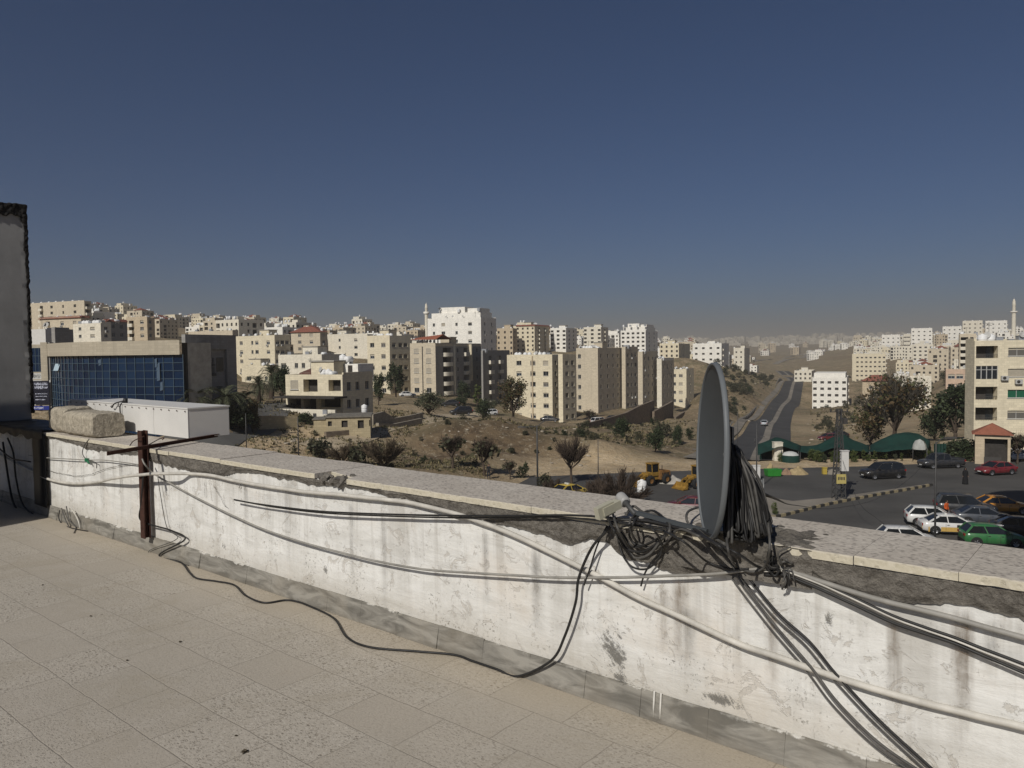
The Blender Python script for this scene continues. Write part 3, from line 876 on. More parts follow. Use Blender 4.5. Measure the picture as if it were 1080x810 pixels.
# back bracket and mast, behind the reflector, and the foot plate in the mortar
GALV = M('galvanised_steel', (0.20, 0.20, 0.195), 0.25, 10, 0.45, metallic=0.6)
base = Vector((0.085, 0.03, 0.0))
mb = MB()
mb.tube([base+Vector((0, 0, -0.005)), base+Vector((0.0, 0, 0.33))], 0.019, 12)
mb.box(base.x-0.06, base.x+0.06, base.y-0.06, base.y+0.06, 0.02, 0.03)
mb.build('mast', GALV, dish)
mb = MB()
bk = DM @ Vector((0, 0.02, -0.07))
mb.box(bk.x-0.002, bk.x+0.006, bk.y-0.06, bk.y+0.06, bk.z-0.08, bk.z+0.08)
mb.bar((bk.x, bk.y+0.03, bk.z+0.0), (base.x, base.y+0.02, 0.30), 0.008, 0.03)
mb.bar((bk.x, bk.y-0.03, bk.z-0.05), (base.x, base.y-0.02, 0.26), 0.008, 0.03)
mb.bar((base.x-0.03, base.y, 0.325), (base.x+0.02, base.y-0.04, 0.335), 0.012)
mb.build('bracket', GALV, dish)
# feed arm to the converter on the left
fa = DM @ Vector((0, -rb*0.98, 0.0)); 
lnb = PZ(657, 527, HC+0.085)-Vector((dpos.x, dpos.y, HC))
mb = MB(); elb = PZ(668, 540, HC+0.05)-Vector((dpos.x, dpos.y, HC))
mb.bar(fa+Vector((0, 0, 0.01)), elb, 0.016, 0.016); mb.build('feed_arm', DGREY, dish)
mb = MB(); ax = (lnb-elb).normalized()
q = ax.to_track_quat('Z', 'Y').to_matrix().to_4x4(); LM = Matrix.Translation(elb) @ q
Ln = (lnb-elb).length
mb.lathe([(0, -0.02), (0.011, -0.02), (0.011, Ln*.55), (0.017, Ln*.7), (0.017, Ln-0.03)], 14, 1, LM)
mb.lathe([(0.012, Ln-0.032), (0.024, Ln-0.026), (0.0255, Ln-0.02), (0.0255, Ln+0.02), (0.023, Ln+0.03), (0.012, Ln+0.034), (0, Ln+0.035)], 18, 0, LM)
feed = mb.build('feed_horn', [M('pale_grey_plastic', (0.36, 0.35, 0.33), 0.12, 10, 0.4), M('dark_feed_neck', (0.06, 0.06, 0.058), .2, 10, .5)], dish)
mb = MB()
c0 = PZ(652, 531, HC+0.08)-Vector((dpos.x, dpos.y, HC)); c1 = PZ(634, 540, HC+0.055)-Vector((dpos.x, dpos.y, HC))
mb.bar(c0, c1, 0.042, 0.036); mb.bar(c0+(c1-c0)*0.35, c1-(c0-c1)*0.25, 0.030, 0.052)
mb.build('converter_box', M('olive_cream_plastic', (0.40, 0.38, 0.29), 0.1, 12, 0.5), dish)

# hanging coil of cable behind the dish
mb = MB(); hook = PZ(771, 490, HC+0.34) ; hook = P(772, 466, Dd-0.02)
footz = HC+0.035
for k in range(84):
    u = random.random()**.85; d_ = random.uniform(-0.16, -0.04)
    xb = 765+46*u; yb = 570-16*max(0, u-.35)+random.uniform(-18, 2)
    lowp = P(xb, yb, Dd+d_-0.02); lowp.z = max(lowp.z, footz)
    x2 = max(764, min(813, xb+random.uniform(-14, 14))); low2 = P(x2, yb+random.uniform(-6, 2), Dd+d_); low2.z = max(low2.z, footz)
    tp = P(770+9*u+random.uniform(-2, 3), 467+random.uniform(0, 12)+8*u*u, Dd-.08+random.uniform(-.03, .03))
    tp2 = P(771+8*u+random.uniform(-2, 3), 467+random.uniform(0, 12)+8*u*u, Dd-.08+random.uniform(-.03, .03))
    m1 = (tp+lowp)/2+Vector((random.uniform(-.004, .016)*(0.4+u), random.uniform(-.03, .02), 0.02)); m2 = (tp2+low2)/2+Vector((random.uniform(-.006, .014)*(0.4+u), random.uniform(-.02, .03), 0.02))
    bt = (lowp+low2)/2+Vector((0, 0, -0.02)); bt.z = max(bt.z, footz-0.01)
    mb.tube(crom([tp, m1, lowp, bt, low2, m2, tp2], 5), random.choice((0.0042, 0.005, 0.0055)), 6, random.choice((0, 0, 0, 1)))
for k in range(10):                       # wraps that tie the hank at its top
    z = 474+2.6*k
    c = P(773+0.5*k, z, Dd-0.08); r_ = 0.014+0.0014*k
    mb.tube([c+Vector((r_*math.cos(t_), r_*math.sin(t_), 0.01*math.sin(t_*.5+k))) for t_ in [2*PI*j/12 for j in range(13)]], 0.004, 5, 0)
tag(mb.build('cable_coil', [CABLE_K, CABLE_D]), 'thick hank of black cables hanging behind the satellite dish', 'cable coil')
# loops thrown down between the converter and the dish
for k, (pts, lab) in enumerate((
    ([('z',646,541,.87),('z',651,556,.862),(661,575,.06),(669,588,.055),(684,585,.07),(697,570,.08),('z',706,560,.87),('z',704,549,.88),('z',690,542,.88),('z',672,543,.88),('z',664,553,.87),(672,572,.06),(690,578,.06),(702,572,.07),('z',716,558,.87),('z',738,566,.87)], 'tangled loop of black cable between converter and dish, topmost and widest'),
    ([('z',640,540,.88),('z',644,553,.865),(655,572,.06),(664,580,.06),(680,581,.065),(700,566,.075),('z',704,552,.88),('z',690,539,.89),('z',676,542,.88),('z',668,552,.88),(664,566,.07),(676,576,.06),(706,562,.07),('z',728,556,.87),('z',752,566,.875)], 'tangled loop of black cable tucked inside the wide one'),
    ([('z',637,541,.88),('z',648,560,.87),(652,570,.06),(657,586,.05),(667,598,.045),(682,600,.045),(694,590,.05),(698,576,.06),('z',690,560,.87),('z',675,552,.875),('z',655,556,.875)], 'lowest tangled loop, hanging down onto the white wall'),
    ([('z',660,543,.885),('z',668,534,.90),('z',678,540,.885),('z',696,546,.88),('z',720,553,.875),('z',746,564,.87),('z',765,574,.87)], 'black cable arching out of the tangle toward the dish foot'),
    ([('z',652,548,.875),('z',680,549,.88),('z',712,556,.875),('z',735,563,.87),('z',760,577,.87),(776,592,.06)], 'straight black cable lying along the coping to the dish foot'),
    ([('z',668,549,.88),('z',700,548,.88),('z',730,557,.875),('z',750,570,.87),('z',778,584,.86),(800,598,.06),(818,600,.06)], 'black cable running past the dish foot to the knot'),
    ([('z',748,532,.865),('z',728,538,.90),('z',724,546,.90),('z',728,554,.875),('z',742,564,.87)], 'short black cable curving up at the left of the dish'),
    ([(655,561,.06),(668,577,.07),(684,573,.075),(700,566,.075),(698,580,.05),(688,592,.045),(680,605,.04),(676,618,.035)], 'thin black tail hanging from the tangle onto the wall'),
    ([(640,555,.06),(630,575,.05),(622,600,.05),(616,617,.05)], 'thin black cable dropping from the converter'),
    ([('z',768,520,.98),('z',767,560,.89),('z',768,580,.872),(776,597,.06),(793,603,.06),(807,597,.06),('z',812,575,.88),('z',809,545,.95)], 'single black loop hanging below the cable hank'),
    ([('z',700,560,.87),('z',722,572,.865),(745,592,.06),(770,600,.06),(790,600,.05)], 'dark cable crossing the mortar below the dish'))):
    cable('tangled_cable', lab, pts, (0.0055, 0.0055, 0.0045, 0.006, 0.006, 0.0055, 0.0055, 0.004, 0.004, 0.005, 0.0045)[k], CABLE_K if k % 3 else CABLE_D, group='loose cables around the satellite dish')
# small grey plate on a rod right of the hank
pp = PZ(803, 571, HC)
pl = empty('mounting_plate', (pp.x, pp.y, HC), R(-12))
tag(pl, 'small grey steel plate on a rod behind the cable hank', 'bracket')
Dp = pp.y; hp = (P(803, 506, Dp).z-HC)
mb = MB(); mb.box(-0.040, 0.004, -0.004, 0.0, hp*0.36, hp); mb.build('plate', M('dull_grey_metal', (0.16, 0.165, 0.165), 0.15, 8, 0.6), pl)
mb = MB(); mb.tube([(0.008, 0.004, -0.002), (0.008, 0.004, hp+0.004)], 0.0035, 8); mb.build('rod', GALV, pl)

# litter on the tiles
LEAF = M('dry_leaf', (0.10, 0.08, 0.055), 0.4, 30)
for k, (px, py, s, lab) in enumerate(((95.5, 650, .011, 'curled dry leaf near the middle of the floor, leftmost'), (190, 677, .012, 'curled dry leaf on the floor right of the other ones'), (134, 696.5, .009, 'tiny dry leaf scrap on the floor between two leaves'), (258, 793, .018, 'flat brown leaf scrap near the bottom edge'), (249, 776, .008, 'tiny dark crumb above the flat leaf scrap'), (45, 617, .010, 'dark crumb on the tiles near the left edge'))):
    mb = MB(); p = hl(px, py, 0.002)
    for q in range(5):
        a0 = random.uniform(0, 6.28)
        mb.quad([(s*math.cos(a0), s*math.sin(a0), 0), (s*.6*math.cos(a0+1.6), s*.6*math.sin(a0+1.6), s*.5), (s*math.cos(a0+3), s*.7*math.sin(a0+3), 0.001), (s*.5*math.cos(a0+4.6), s*.5*math.sin(a0+4.6), s*.25)], 0, True)
    tag(mb.build('dry_leaf', LEAF, None, WM @ p, WRZ), lab, 'leaf', 'dry leaves and crumbs on the floor')
# ------------------------------------------------------------------ main buildings: read as (left, corner, right) pixels, top and base rows and a distance
# the front faces the sun, the flank to the right of the corner lies in shade
B = []
def bd(key, L, C, Rr, yt, yb, D, st, front, side, mat, label, cat='apartment block', rot=205, **kw):
    B.append(dict(key=key, L=L, C=C, R=Rr, yt=yt, yb=yb, D=D, st=st, front=front, side=side, mat=mat, label=label, cat=cat, rot=rot, **kw))
CREAM = stone('cream_limestone', (0.72, 0.635, 0.46)); BEIGE = stone('beige_limestone', (0.58, 0.50, 0.37)); WHITE = stone('white_limestone', (0.86, 0.82, 0.73))
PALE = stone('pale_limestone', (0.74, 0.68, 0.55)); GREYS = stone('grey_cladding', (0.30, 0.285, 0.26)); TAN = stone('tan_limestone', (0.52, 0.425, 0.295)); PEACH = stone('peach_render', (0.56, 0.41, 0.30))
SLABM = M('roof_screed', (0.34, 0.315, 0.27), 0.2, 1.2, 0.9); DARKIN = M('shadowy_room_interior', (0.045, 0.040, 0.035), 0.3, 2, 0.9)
GLASS = NT('window_glass').done((0.018, 0.021, 0.024), 0.12, spec=0.6); FRAMEW = M('aluminium_window_frame', (0.42, 0.41, 0.38), 0.1, 8, 0.5); FRAMED = M('dark_window_frame', (0.06, 0.055, 0.05), 0.2, 8, 0.5)
SHUT = M('cream_roller_shutter', (0.46, 0.41, 0.32), 0.10, 3, 0.6); RED = M('red_roof_tiles', (0.21, 0.075, 0.05), 0.3, 2.5, 0.85, 0.03, 9); GREENG = NT('green_tinted_glass').done((0.015, 0.10, 0.055), 0.2, spec=0.5)

# columns: (position 0..1, kind)  kinds: w window, s small window, t tall, b balcony, B wide balcony, g green glass, x shuttered
W3 = [(0.18, 'w'), (0.5, 's'), (0.82, 'w')]
def cols(n, k='w', a=0.1, b=0.9): return [(a+(b-a)*i/max(1, n-1), k) for i in range(n)]

bd('clinic_annex', 193, 198, 250, 353, 446, 92, 2, [], [], GREYS, 'grey clad windowless block joined to right of the blue glass building', 'building', flank='recess', crop=True)
bd('cream_flats', 247, 291, 307, 353, 416, 262, 6, [(0.2,'w'),(0.47,'s'),(0.58,'w'),(0.85,'w')], [(0.2,'w'),(0.5,'w'),(0.8,'w')], CREAM, 'cream apartment block with four big white tanks on top, right of the grey block', tanks=6, rot=213)
bd('cream_villa', 255, 286, 299, 385, 422, 230, 2, [(0.25,'w'),(0.6,'s'),(0.85,'s')], [(0.4,'w')], CREAM, 'small cream villa with two arched windows behind the palm trees', 'villa', tanks=4)
bd('white_villa', 294, 340, 365, 373, 408, 190, 2, [(0.12,'w'),(0.42,'s'),(0.58,'s'),(0.85,'w')], [(0.15,'s'),(0.35,'s'),(0.55,'s'),(0.78,'s')], PALE, 'pale two storey villa with a railed balcony, above and behind the nearest house', 'villa', tanks=3)
bd('near_house', 301, 362, 393, 394, 439, 114, 2, 'house', [(0.2,'s'),(0.48,'s'),(0.8,'s')], CREAM, 'nearest cream house with deep dark loggias and white tanks, in the middle left', 'house', tanks=0, rot=203)
bd('narrow_flats', 388, 412, 434, 354, 418, 225, 5, [(0.22,'w'),(0.72,'w')], [(0.2,'w'),(0.5,'w'),(0.75,'w')], CREAM, 'cream five storey block with a crowd of tanks, left of the balcony block', tanks=7, rot=213)
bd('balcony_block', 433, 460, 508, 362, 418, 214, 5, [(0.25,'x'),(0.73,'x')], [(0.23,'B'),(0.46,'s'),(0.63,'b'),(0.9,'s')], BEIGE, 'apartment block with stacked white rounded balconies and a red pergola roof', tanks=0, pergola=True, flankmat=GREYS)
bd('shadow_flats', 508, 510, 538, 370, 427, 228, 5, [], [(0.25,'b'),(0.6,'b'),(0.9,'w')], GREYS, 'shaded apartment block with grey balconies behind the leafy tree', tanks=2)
bd('white_tower', 452, 508, 524, 334, 400, 305, 7, [(0.12,'s'),(0.3,'w'),(0.55,'s'),(0.8,'w')], [(0.25,'s'),(0.7,'s')], WHITE, 'tall white stepped block topping the skyline right of the small minaret', tanks=3, step=True)
bd('front_flats', 535, 583, 590, 374, 446, 212, 6, [(0.27,'w'),(0.58,'w'),(0.86,'w')], [(0.5,'s')], CREAM, 'broad cream front of the block just right of the leafy tree', tanks=8, drain=True, rot=213)
bd('front_wing', 589, 594, 608, 374, 447, 209, 6, [], [(0.3,'w'),(0.72,'w')], CREAM, 'narrow set back wing joined to the broad cream block', tanks=0, rot=213)
bd('row_flats', 608, 631, 657, 367, 436, 240, 6, [(0.15,'s')], [(0.12,'s'),(0.38,'s'),(0.6,'s'),(0.8,'s')], BEIGE, 'first tall beige block of the shaded row, blank lit end wall', tanks=8, rot=211, flankmat=BEIGE)
bd('row_flats', 656, 660, 673, 366, 433, 254, 6, [], [(0.2,'w'),(0.5,'s'),(0.8,'w')], BEIGE, 'second block of the shaded row, with a pale pilaster at its corner', tanks=5, rot=211, flankmat=BEIGE)
bd('row_flats', 672, 678, 694, 371, 430, 282, 6, [], [(0.15,'s'),(0.4,'s'),(0.65,'s'),(0.88,'s')], BEIGE, 'third block of the shaded row above the brown retaining wall', tanks=5, rot=211, flankmat=BEIGE)
bd('row_flats', 693, 698, 711, 378, 432, 290, 5, [], [(0.2,'t'),(0.5,'t'),(0.8,'t')], PALE, 'fourth block of the shaded row, tall paired windows on its flank', tanks=4, rot=211, flankmat=BEIGE)
bd('small_flats', 710, 724, 732, 389, 436, 322, 5, [(0.12,'s'),(0.58,'w')], [(0.5,'s')], CREAM, 'cream block with single window column left of the dish edge', tanks=3, rot=213)
bd('white_flats', 731, 761, 769, 362, 400, 500, 6, [(0.12,'w'),(0.37,'w'),(0.63,'w'),(0.88,'w')], [(0.15,'b'),(0.5,'s')], WHITE, 'white six storey block rising just behind the top of the dish', tanks=5)
bd('pale_flats', 774, 785, 791, 367, 395, 560, 5, [(0.25,'s'),(0.7,'s')], [(0.5,'s')], PALE, 'slim pale block right of the dish top, above the shrubby slope', tanks=2)
bd('valley_flats', 857, 893, 906, 398, 441, 387, 6, cols(5, 'w', .08, .92), [(0.25,'b'),(0.7,'s')], WHITE, 'white six storey block in the valley right of the road', tanks=0, step2=True)
bd('valley_flats', 838, 856, 860, 391, 402, 470, 2, cols(4, 's'), [], PALE, 'low unfinished pale building at the bend of the valley road', 'building', tanks=1)
bd('ridge_flats', 899, 934, 944, 373, 408, 640, 7, cols(7, 'w', .16, .95), [(0.4,'b')], CREAM, 'long cream block standing alone above the white valley block', tanks=3)
bd('corner_flats', 1028, 1112, 1130, 357, 484, 101, 5, 'right', [(0.5,'w')], CREAM, 'weathered four storey block with loggias at the right edge of photo', tanks=0, rot=190)
bd('peach_house', 998, 1027, 1036, 389, 414, 215, 2, [(0.2,'w'),(0.5,'w'),(0.8,'w')], [], PEACH, 'low peach coloured house left of the right edge block', 'house', tanks=0)
bd('tan_house', 1012, 1029, 1033, 352, 390, 260, 5, [(0.3,'b'),(0.75,'s')], [], BEIGE, 'narrow tan block peeping out left of the two big roof tanks', tanks=2)
bd('tree_villa', 941, 982, 990, 397, 432, 235, 2, [(0.2,'b'),(0.6,'w'),(0.85,'s')], [], PALE, 'pale ornate villa half hidden behind the bare tree', 'villa', tanks=0, merlon=True)
bd('red_villa', 910, 940, 946, 402, 424, 300, 2, [(0.3,'w'),(0.75,'w')], [], TAN, 'tan villa with a red tiled roof behind the bare tree', 'villa', tanks=0, hip=True)
bd('left_hill_flats', 28, 90, 99, 317, 352, 345, 5, [(0.1,'b'),(0.3,'b'),(0.47,'w'),(0.66,'s'),(0.85,'w')], [(0.5,'b')], BEIGE, 'large beige block on top of the left hill, highest on the left skyline', tanks=7)
bd('red_edge_house', 44, 86, 92, 334, 354, 255, 2, [(0.2,'b'),(0.55,'w'),(0.85,'w')], [], BEIGE, 'beige house with a red tiled roof edge on the left hill', 'house', tanks=4, redband=True)
bd('tank_house', 79, 107, 112, 340, 368, 200, 3, [(0.25,'s'),(0.7,'w')], [(0.5,'s')], PALE, 'pale house with a long row of white tanks, above the glass building', 'house', tanks=9)
bd('dark_house', 110, 114, 136, 338, 368, 214, 3, [], [(0.3,'s'),(0.7,'s')], GREYS, 'shaded grey house with red roof edge, above the glass building', 'house', tanks=3, redband=True)
bd('tan_flats', 135, 156, 165, 334, 366, 255, 4, [(0.25,'b'),(0.75,'w')], [(0.4,'s')], TAN, 'tan four storey block with stacked balconies on the left hill', tanks=2)
bd('roof_house', 200, 246, 250, 348, 380, 290, 2, [(0.4,'w'),(0.55,'s'),(0.7,'w'),(0.9,'w')], [], BEIGE, 'wide beige house showing just above the grey windowless block', 'house', tanks=3)
bd('metal_shed', 28, 49, 56, 346, 380, 128, 1, [(0.2,'s')], [], WHITEM, 'white sheet metal shed between the rendered wall and glass building', 'shed', tanks=0)
bd('glass_kiosk', 56, 59, 79, 346, 380, 124, 1, [], [(0.3,'t'),(0.7,'t')], GREYS, 'dark glazed rooftop room behind the glass building', 'building', tanks=0)
bd('mid_house', 340, 388, 400, 352, 378, 330, 3, [(0.1,'w'),(0.4,'s'),(0.75,'w')], [(0.5,'s')], PALE, 'pale house behind the pale villa, left of the five storey block', 'house', tanks=5)
bd('mid_house', 308, 338, 346, 350, 372, 310, 3, [(0.3,'w'),(0.7,'w')], [(0.5,'w')], BEIGE, 'beige house with a small red roof behind the pale villa', 'house', tanks=2, hip=True)
bd('skyline_flats', 545, 564, 580, 343, 372, 410, 6, cols(4, 's'), [(0.3,'b'),(0.7,'b')], CREAM, 'cream skyline block with red roof line above the broad cream front', tanks=3, redband=True)
bd('skyline_flats', 581, 597, 609, 346, 370, 430, 5, cols(3, 'w'), [(0.3,'w'),(0.7,'w')], WHITE, 'white skyline block second from left above the broad cream front', tanks=4)
bd('skyline_flats', 616, 634, 642, 345, 368, 455, 5, cols(3, 'w'), [(0.5,'b')], PALE, 'pale skyline block with a flat hat roof above the shaded row', tanks=3)
bd('skyline_flats', 655, 681, 694, 348, 372, 480, 5, cols(5, 'w'), [(0.3,'w'),(0.7,'w')], WHITE, 'white stepped skyline block above the third shaded block', tanks=4, step=True)
bd('skyline_flats', 525, 541, 546, 346, 376, 400, 5, cols(3, 's'), [(0.5,'s')], TAN, 'tan skyline block right of the tall white stepped block', tanks=2)
bd('skyline_flats', 696, 716, 728, 362, 388, 420, 5, cols(4, 's'), [(0.4,'t')], CREAM, 'cream block between the shaded row and the white six storey block', tanks=4)
for q, (L, C, Rr, yt, D) in enumerate(((930, 949, 953, 353, 900), (953, 960, 963, 352, 930), (961, 983, 988, 346, 840), (963, 984, 987, 363, 610), (994, 1014, 1020, 344, 900), (1015, 1036, 1041, 338, 860), (1039, 1062, 1068, 338, 930))):
    bd('ridge_flats', L, C, Rr, yt, yt+22, D, 5, cols(4, 'w'), [(0.5,'b')], WHITE if q % 2 == 0 else PALE,
       ('white block at the left end of the right hand ridge', 'small white cube block beside the left end of the ridge', 'tall white stepped block in the middle of the right ridge', 'pale block standing alone on the slope below the ridge', 'white block with dark balconies on the right ridge', 'tallest white block on the right ridge, above the tan one', 'white block right beside the big minaret')[q], tanks=3)

TB = []   # extra bases for the terrain
for b in B:
    p = P(b['C'], b['yb'], b['D']); b['base'] = p
    th = R(180-b['rot'])
    ex = Vector((math.cos(th), math.sin(th), 0)); ey = Vector((-math.sin(th), math.cos(th), 0))
    def span(d, px):
        k = (px-540)/F
        den = d.x-k*d.y
        return (k*p.y-p.x)/den
    b['wf'] = max(0.6, -span(ex, b['L'])); b['ws'] = max(3.0, span(ey, b['R']))
    if b['wf'] > 60 or b['ws'] > 60: print('SIZE', b['key'], b['label'][:30], b['wf'], b['ws'])
    b['ws'] = min(b['ws'], 34); b['th'] = th
    b['zt'] = P(b['C'], b['yt'], b['D']).z-(0.0 if b.get('hip') else 0.85)
    TB.append((p.x, p.y, p.z))
    q = p-ex*b['wf']*0.5+ey*b['ws']*0.6
    TB.append((q.x, q.y, p.z+0.4))

# ------------------------------------------------------------------ terrain
PLAZA = -13.0
ctrl = [(px, py, D) for px, py, D in (
    (300, 520, 60), (0, 520, 60), (-400, 520, 60), (540, 560, 62), (250, 470, 92), (330, 461, 101), (400, 462, 104), (240, 449, 94), (150, 470, 88), (100, 472, 88), (40, 474, 92), (0, 474, 92), (-300, 450, 95), (-700, 420, 120),
    (560, 510, 84), (480, 498, 88), (400, 490, 88), (430, 470, 108), (500, 450, 128), (470, 441, 150), (560, 452, 140), (600, 482, 104), (650, 490, 96), (700, 500, 92), (560, 446, 176), (610, 452, 165),
    (640, 455, 140), (680, 462, 132), (720, 470, 128), (700, 440, 230), (740, 455, 165), (760, 470, 128), (770, 440, 215), (770, 412, 360), (800, 405, 420), (790, 398, 520), (815, 396, 640), (835, 396, 760),
    (796, 488, 117), (808, 464, 172), (819, 440, 280), (833, 420, 420), (842, 409, 550), (841, 403, 650), (834, 399, 760), (862, 432, 330), (870, 447, 250), (880, 470, 150), (900, 478, 118),
    (930, 455, 175), (960, 462, 140), (990, 450, 160), (1010, 440, 200), (1040, 430, 230), (1100, 440, 200), (920, 425, 260), (970, 410, 330), (1000, 396, 420), (900, 405, 480), (950, 385, 640), (930, 395, 560),
    (870, 390, 800), (800, 385, 1200), (760, 380, 1300), (850, 376, 1800), (780, 372, 2200), (900, 366, 2400), (820, 362, 3500), (760, 361, 4200), (880, 359, 3800), (700, 362, 3600), (850, 356, 4500), (740, 359, 4500), (940, 355, 4500), (600, 361, 4500), (850, 364, 9000), (500, 364, 9000), (1100, 362, 9000), (0, 368, 9000),
    (1000, 372, 800), (930, 374, 950), (1070, 365, 800), (1060, 356, 1100), (1000, 358, 1100), (950, 364, 1200), (900, 364, 1500), (1200, 352, 900), (1200, 440, 200), (1400, 380, 500), (1300, 356, 2500), (1800, 380, 700), (2400, 380, 500),
    (60, 340, 480), (150, 344, 560), (220, 352, 520), (300, 358, 560), (100, 336, 900), (0, 330, 1000), (200, 348, 1100), (350, 354, 900), (450, 356, 800), (450, 356, 1500), (300, 359, 2500), (0, 354, 3000), (560, 358, 800), (640, 360, 900), (700, 364, 1100), (560, 356, 1600), (680, 362, 2200), (-500, 345, 600), (-300, 350, 400), (-600, 400, 200), (-1500, 370, 600), (-2000, 370, 2000))]
cp = [tuple(P(*c)) for c in ctrl]
cp += [(x, y, PLAZA) for x, y in ((-5, 30), (30, 10), (60, 20), (110, 30), (20, 50), (50, 50), (90, 60), (10, 80), (30, 85), (60, 90), (45, 98), (80, 95), (-30, 10), (120, 70), (160, 110), (0, 8), (-60, 30), (90, -30), (-90, -30), (0, -40), (70, 110), (20, 100))]
cp += TB
pA = np.array(cp)
def feat(x, y):
    r = np.sqrt(x*x+y*y)+1e-6
    return np.stack([np.arctan2(x, y)*2.6, np.log(np.maximum(r, 8))*1.0], -1)
fA = feat(pA[:, 0], pA[:, 1])
def kern(a, b): return np.sqrt(((a[:, None, :]-b[None, :, :])**2).sum(-1)+1e-4)
K = kern(fA, fA) - 0.004*np.eye(len(fA))*(-1)
Kw = np.block([[K+np.diag(np.full(len(fA), -0.01)), np.ones((len(fA), 1))], [np.ones((1, len(fA))), np.zeros((1, 1))]])
wts = np.linalg.lstsq(Kw, np.concatenate([pA[:, 2], [0]]), rcond=None)[0]
def sstep(a, b, x):
    t = np.clip((x-a)/(b-a), 0, 1); return t*t*(3-2*t)
def _noise2(x, y, s, seed):
    return np.array([noise.noise(Vector((a*s+seed, b*s, seed*1.7))) for a, b in zip(x, y)])
def plaza_mask(x, y):
    m = sstep(-6-0.0*y, 4, x+np.maximum(0, 76-y)*0.6)*(1-sstep(95, 106, y-0.10*x))
    m = np.maximum(m, (1-sstep(52, 66, np.sqrt(x*x+y*y))))
    return m
ROADPTS = [P(*c) for c in ((786, 500, 102), (796, 488, 117), (808, 464, 172), (819, 440, 280), (833, 420, 420), (842, 409, 550), (842, 404, 640), (837, 400, 730), (826, 397, 820))]
RC = crom(ROADPTS, 14)
RX = np.array([[p.x, p.y] for p in RC])
def road_mask(x, y):
    d = np.full(x.shape, 1e9)
    for rx, ry in RX: d = np.minimum(d, np.hypot(x-rx, y-ry))
    return 1-sstep(7, 16, d)
MOUNDS = [(*PX(px, D), h_, r_) for px, D, h_, r_ in ((655, 103, .9, 8), (612, 107, .8, 6), (562, 113, 1.5, 8), (505, 116, 1.9, 9), (445, 111, 1.3, 7), (470, 99, -.8, 6), (530, 98, .9, 5), (270, 92, .9, 5), (350, 95, .6, 4), (752, 225, 3, 14), (768, 330, 5, 22), (752, 410, 6, 28), (730, 165, 1.6, 11))]
def terr_np(x, y, rough=True):
    x = np.atleast_1d(np.asarray(x, float)); y = np.atleast_1d(np.asarray(y, float))
    z = np.empty(len(x))
    for i in range(0, len(x), 8000):
        z[i:i+8000] = kern(feat(x[i:i+8000], y[i:i+8000]), fA) @ wts[:-1] + wts[-1]
    rdm = 1-road_mask(x, y)
    for mx_, my_, mh_, mr_ in MOUNDS:
        z = z + rdm*mh_*np.exp(-(((x-mx_)**2+(y-my_)**2)/(mr_*mr_))**1.6)
    pm = plaza_mask(x, y)
    if rough:
        r = np.hypot(x, y); k = (1-pm)*(1-road_mask(x, y))
        z = z + k*(1.1*_noise2(x, y, 0.07, 3)+0.30*_noise2(x, y, 0.27, 8)+np.minimum(8, r*0.004)*_noise2(x, y, 0.011, 5))
    return z*(1-pm)+PLAZA*pm
def terr(x, y): return float(terr_np([x], [y])[0])

def terrain_mat():
    t = NT('dry_hillside_soil'); v = t.coord()
    at = t.n('ShaderNodeAttribute', attribute_name='bare')
    a = t.noise(v, 0.05, 6, 0.7); b = t.noise(v, 0.55, 6, 0.72, 0.4); c_ = t.noise(v, 2.6, 4, 0.7); d = t.noise(v, 0.012, 5, 0.7); e = t.noise(v, 0.18, 5, 0.7)
    c = t.mix(t.ramp(a, 0.40, 0.60), (0.24, 0.175, 0.10), (0.37, 0.28, 0.17))
    c = t.mix(t.ramp(e, 0.46, 0.58, 0, 0.8), c, (0.135, 0.118, 0.058))
    c = t.mix(t.ramp(b, 0.49, 0.62, 0, 0.65), c, (0.12, 0.095, 0.05))
    c = t.mix(t.ramp(d, 0.5, 0.62, 0, 0.5), c, (0.17, 0.115, 0.07))
    at2 = t.n('ShaderNodeAttribute', attribute_name='rust')
    c = t.mix(t.math('MULTIPLY', at2.outputs['Fac'], t.ramp(e, 0.35, 0.55, 0.35, 1.0)), c, t.mix(t.ramp(b, 0.42, 0.6), (0.085, 0.058, 0.034), (0.16, 0.108, 0.06)))
    bare = t.mix(t.ramp(b, 0.38, 0.62), (0.50, 0.37, 0.215), (0.62, 0.485, 0.315))
    c = t.mix(t.math('MULTIPLY', at.outputs['Fac'], t.ramp(e, 0.36, 0.52, 0.45, 1.0)), c, bare)
    c = t.mix(t.ramp(t.noise(v, 0.9, 5, 0.75), 0.56, 0.62, 0, 0.6), c, (0.40, 0.335, 0.235))
    vo = t.voro(v, 0.9).outputs['Distance']
    c = t.mix(t.math('MULTIPLY', t.ramp(vo, 0.16, 0.10), t.ramp(e, 0.46, 0.56)), c, (0.50, 0.445, 0.36))
    c = t.mix(t.ramp(c_, 0.52, 0.66, 0, 0.4), c, (0.09, 0.07, 0.04))
    return t.done(c, 0.95, t.bump(t.math('ADD', b, t.math('MULTIPLY', c_, 0.4)), 1.0, 0.5))
az = np.radians(np.concatenate([np.linspace(-125, -42, 50, endpoint=False), np.linspace(-42, 42, 470, endpoint=False), np.linspace(42, 125, 51)]))
rad = np.concatenate([[2.0, 12, 25, 40, 52], np.geomspace(60, 450, 170, endpoint=False), np.geomspace(450, 11000, 90)])
AA, RR = np.meshgrid(az, rad); gx = (np.sin(AA)*RR).ravel(); gy = (np.cos(AA)*RR).ravel()
gz = terr_np(gx, gy)
nA, nR = len(az), len(rad)
me = bpy.data.meshes.new('ground')
vid = np.arange(nA*nR).reshape(nR, nA)
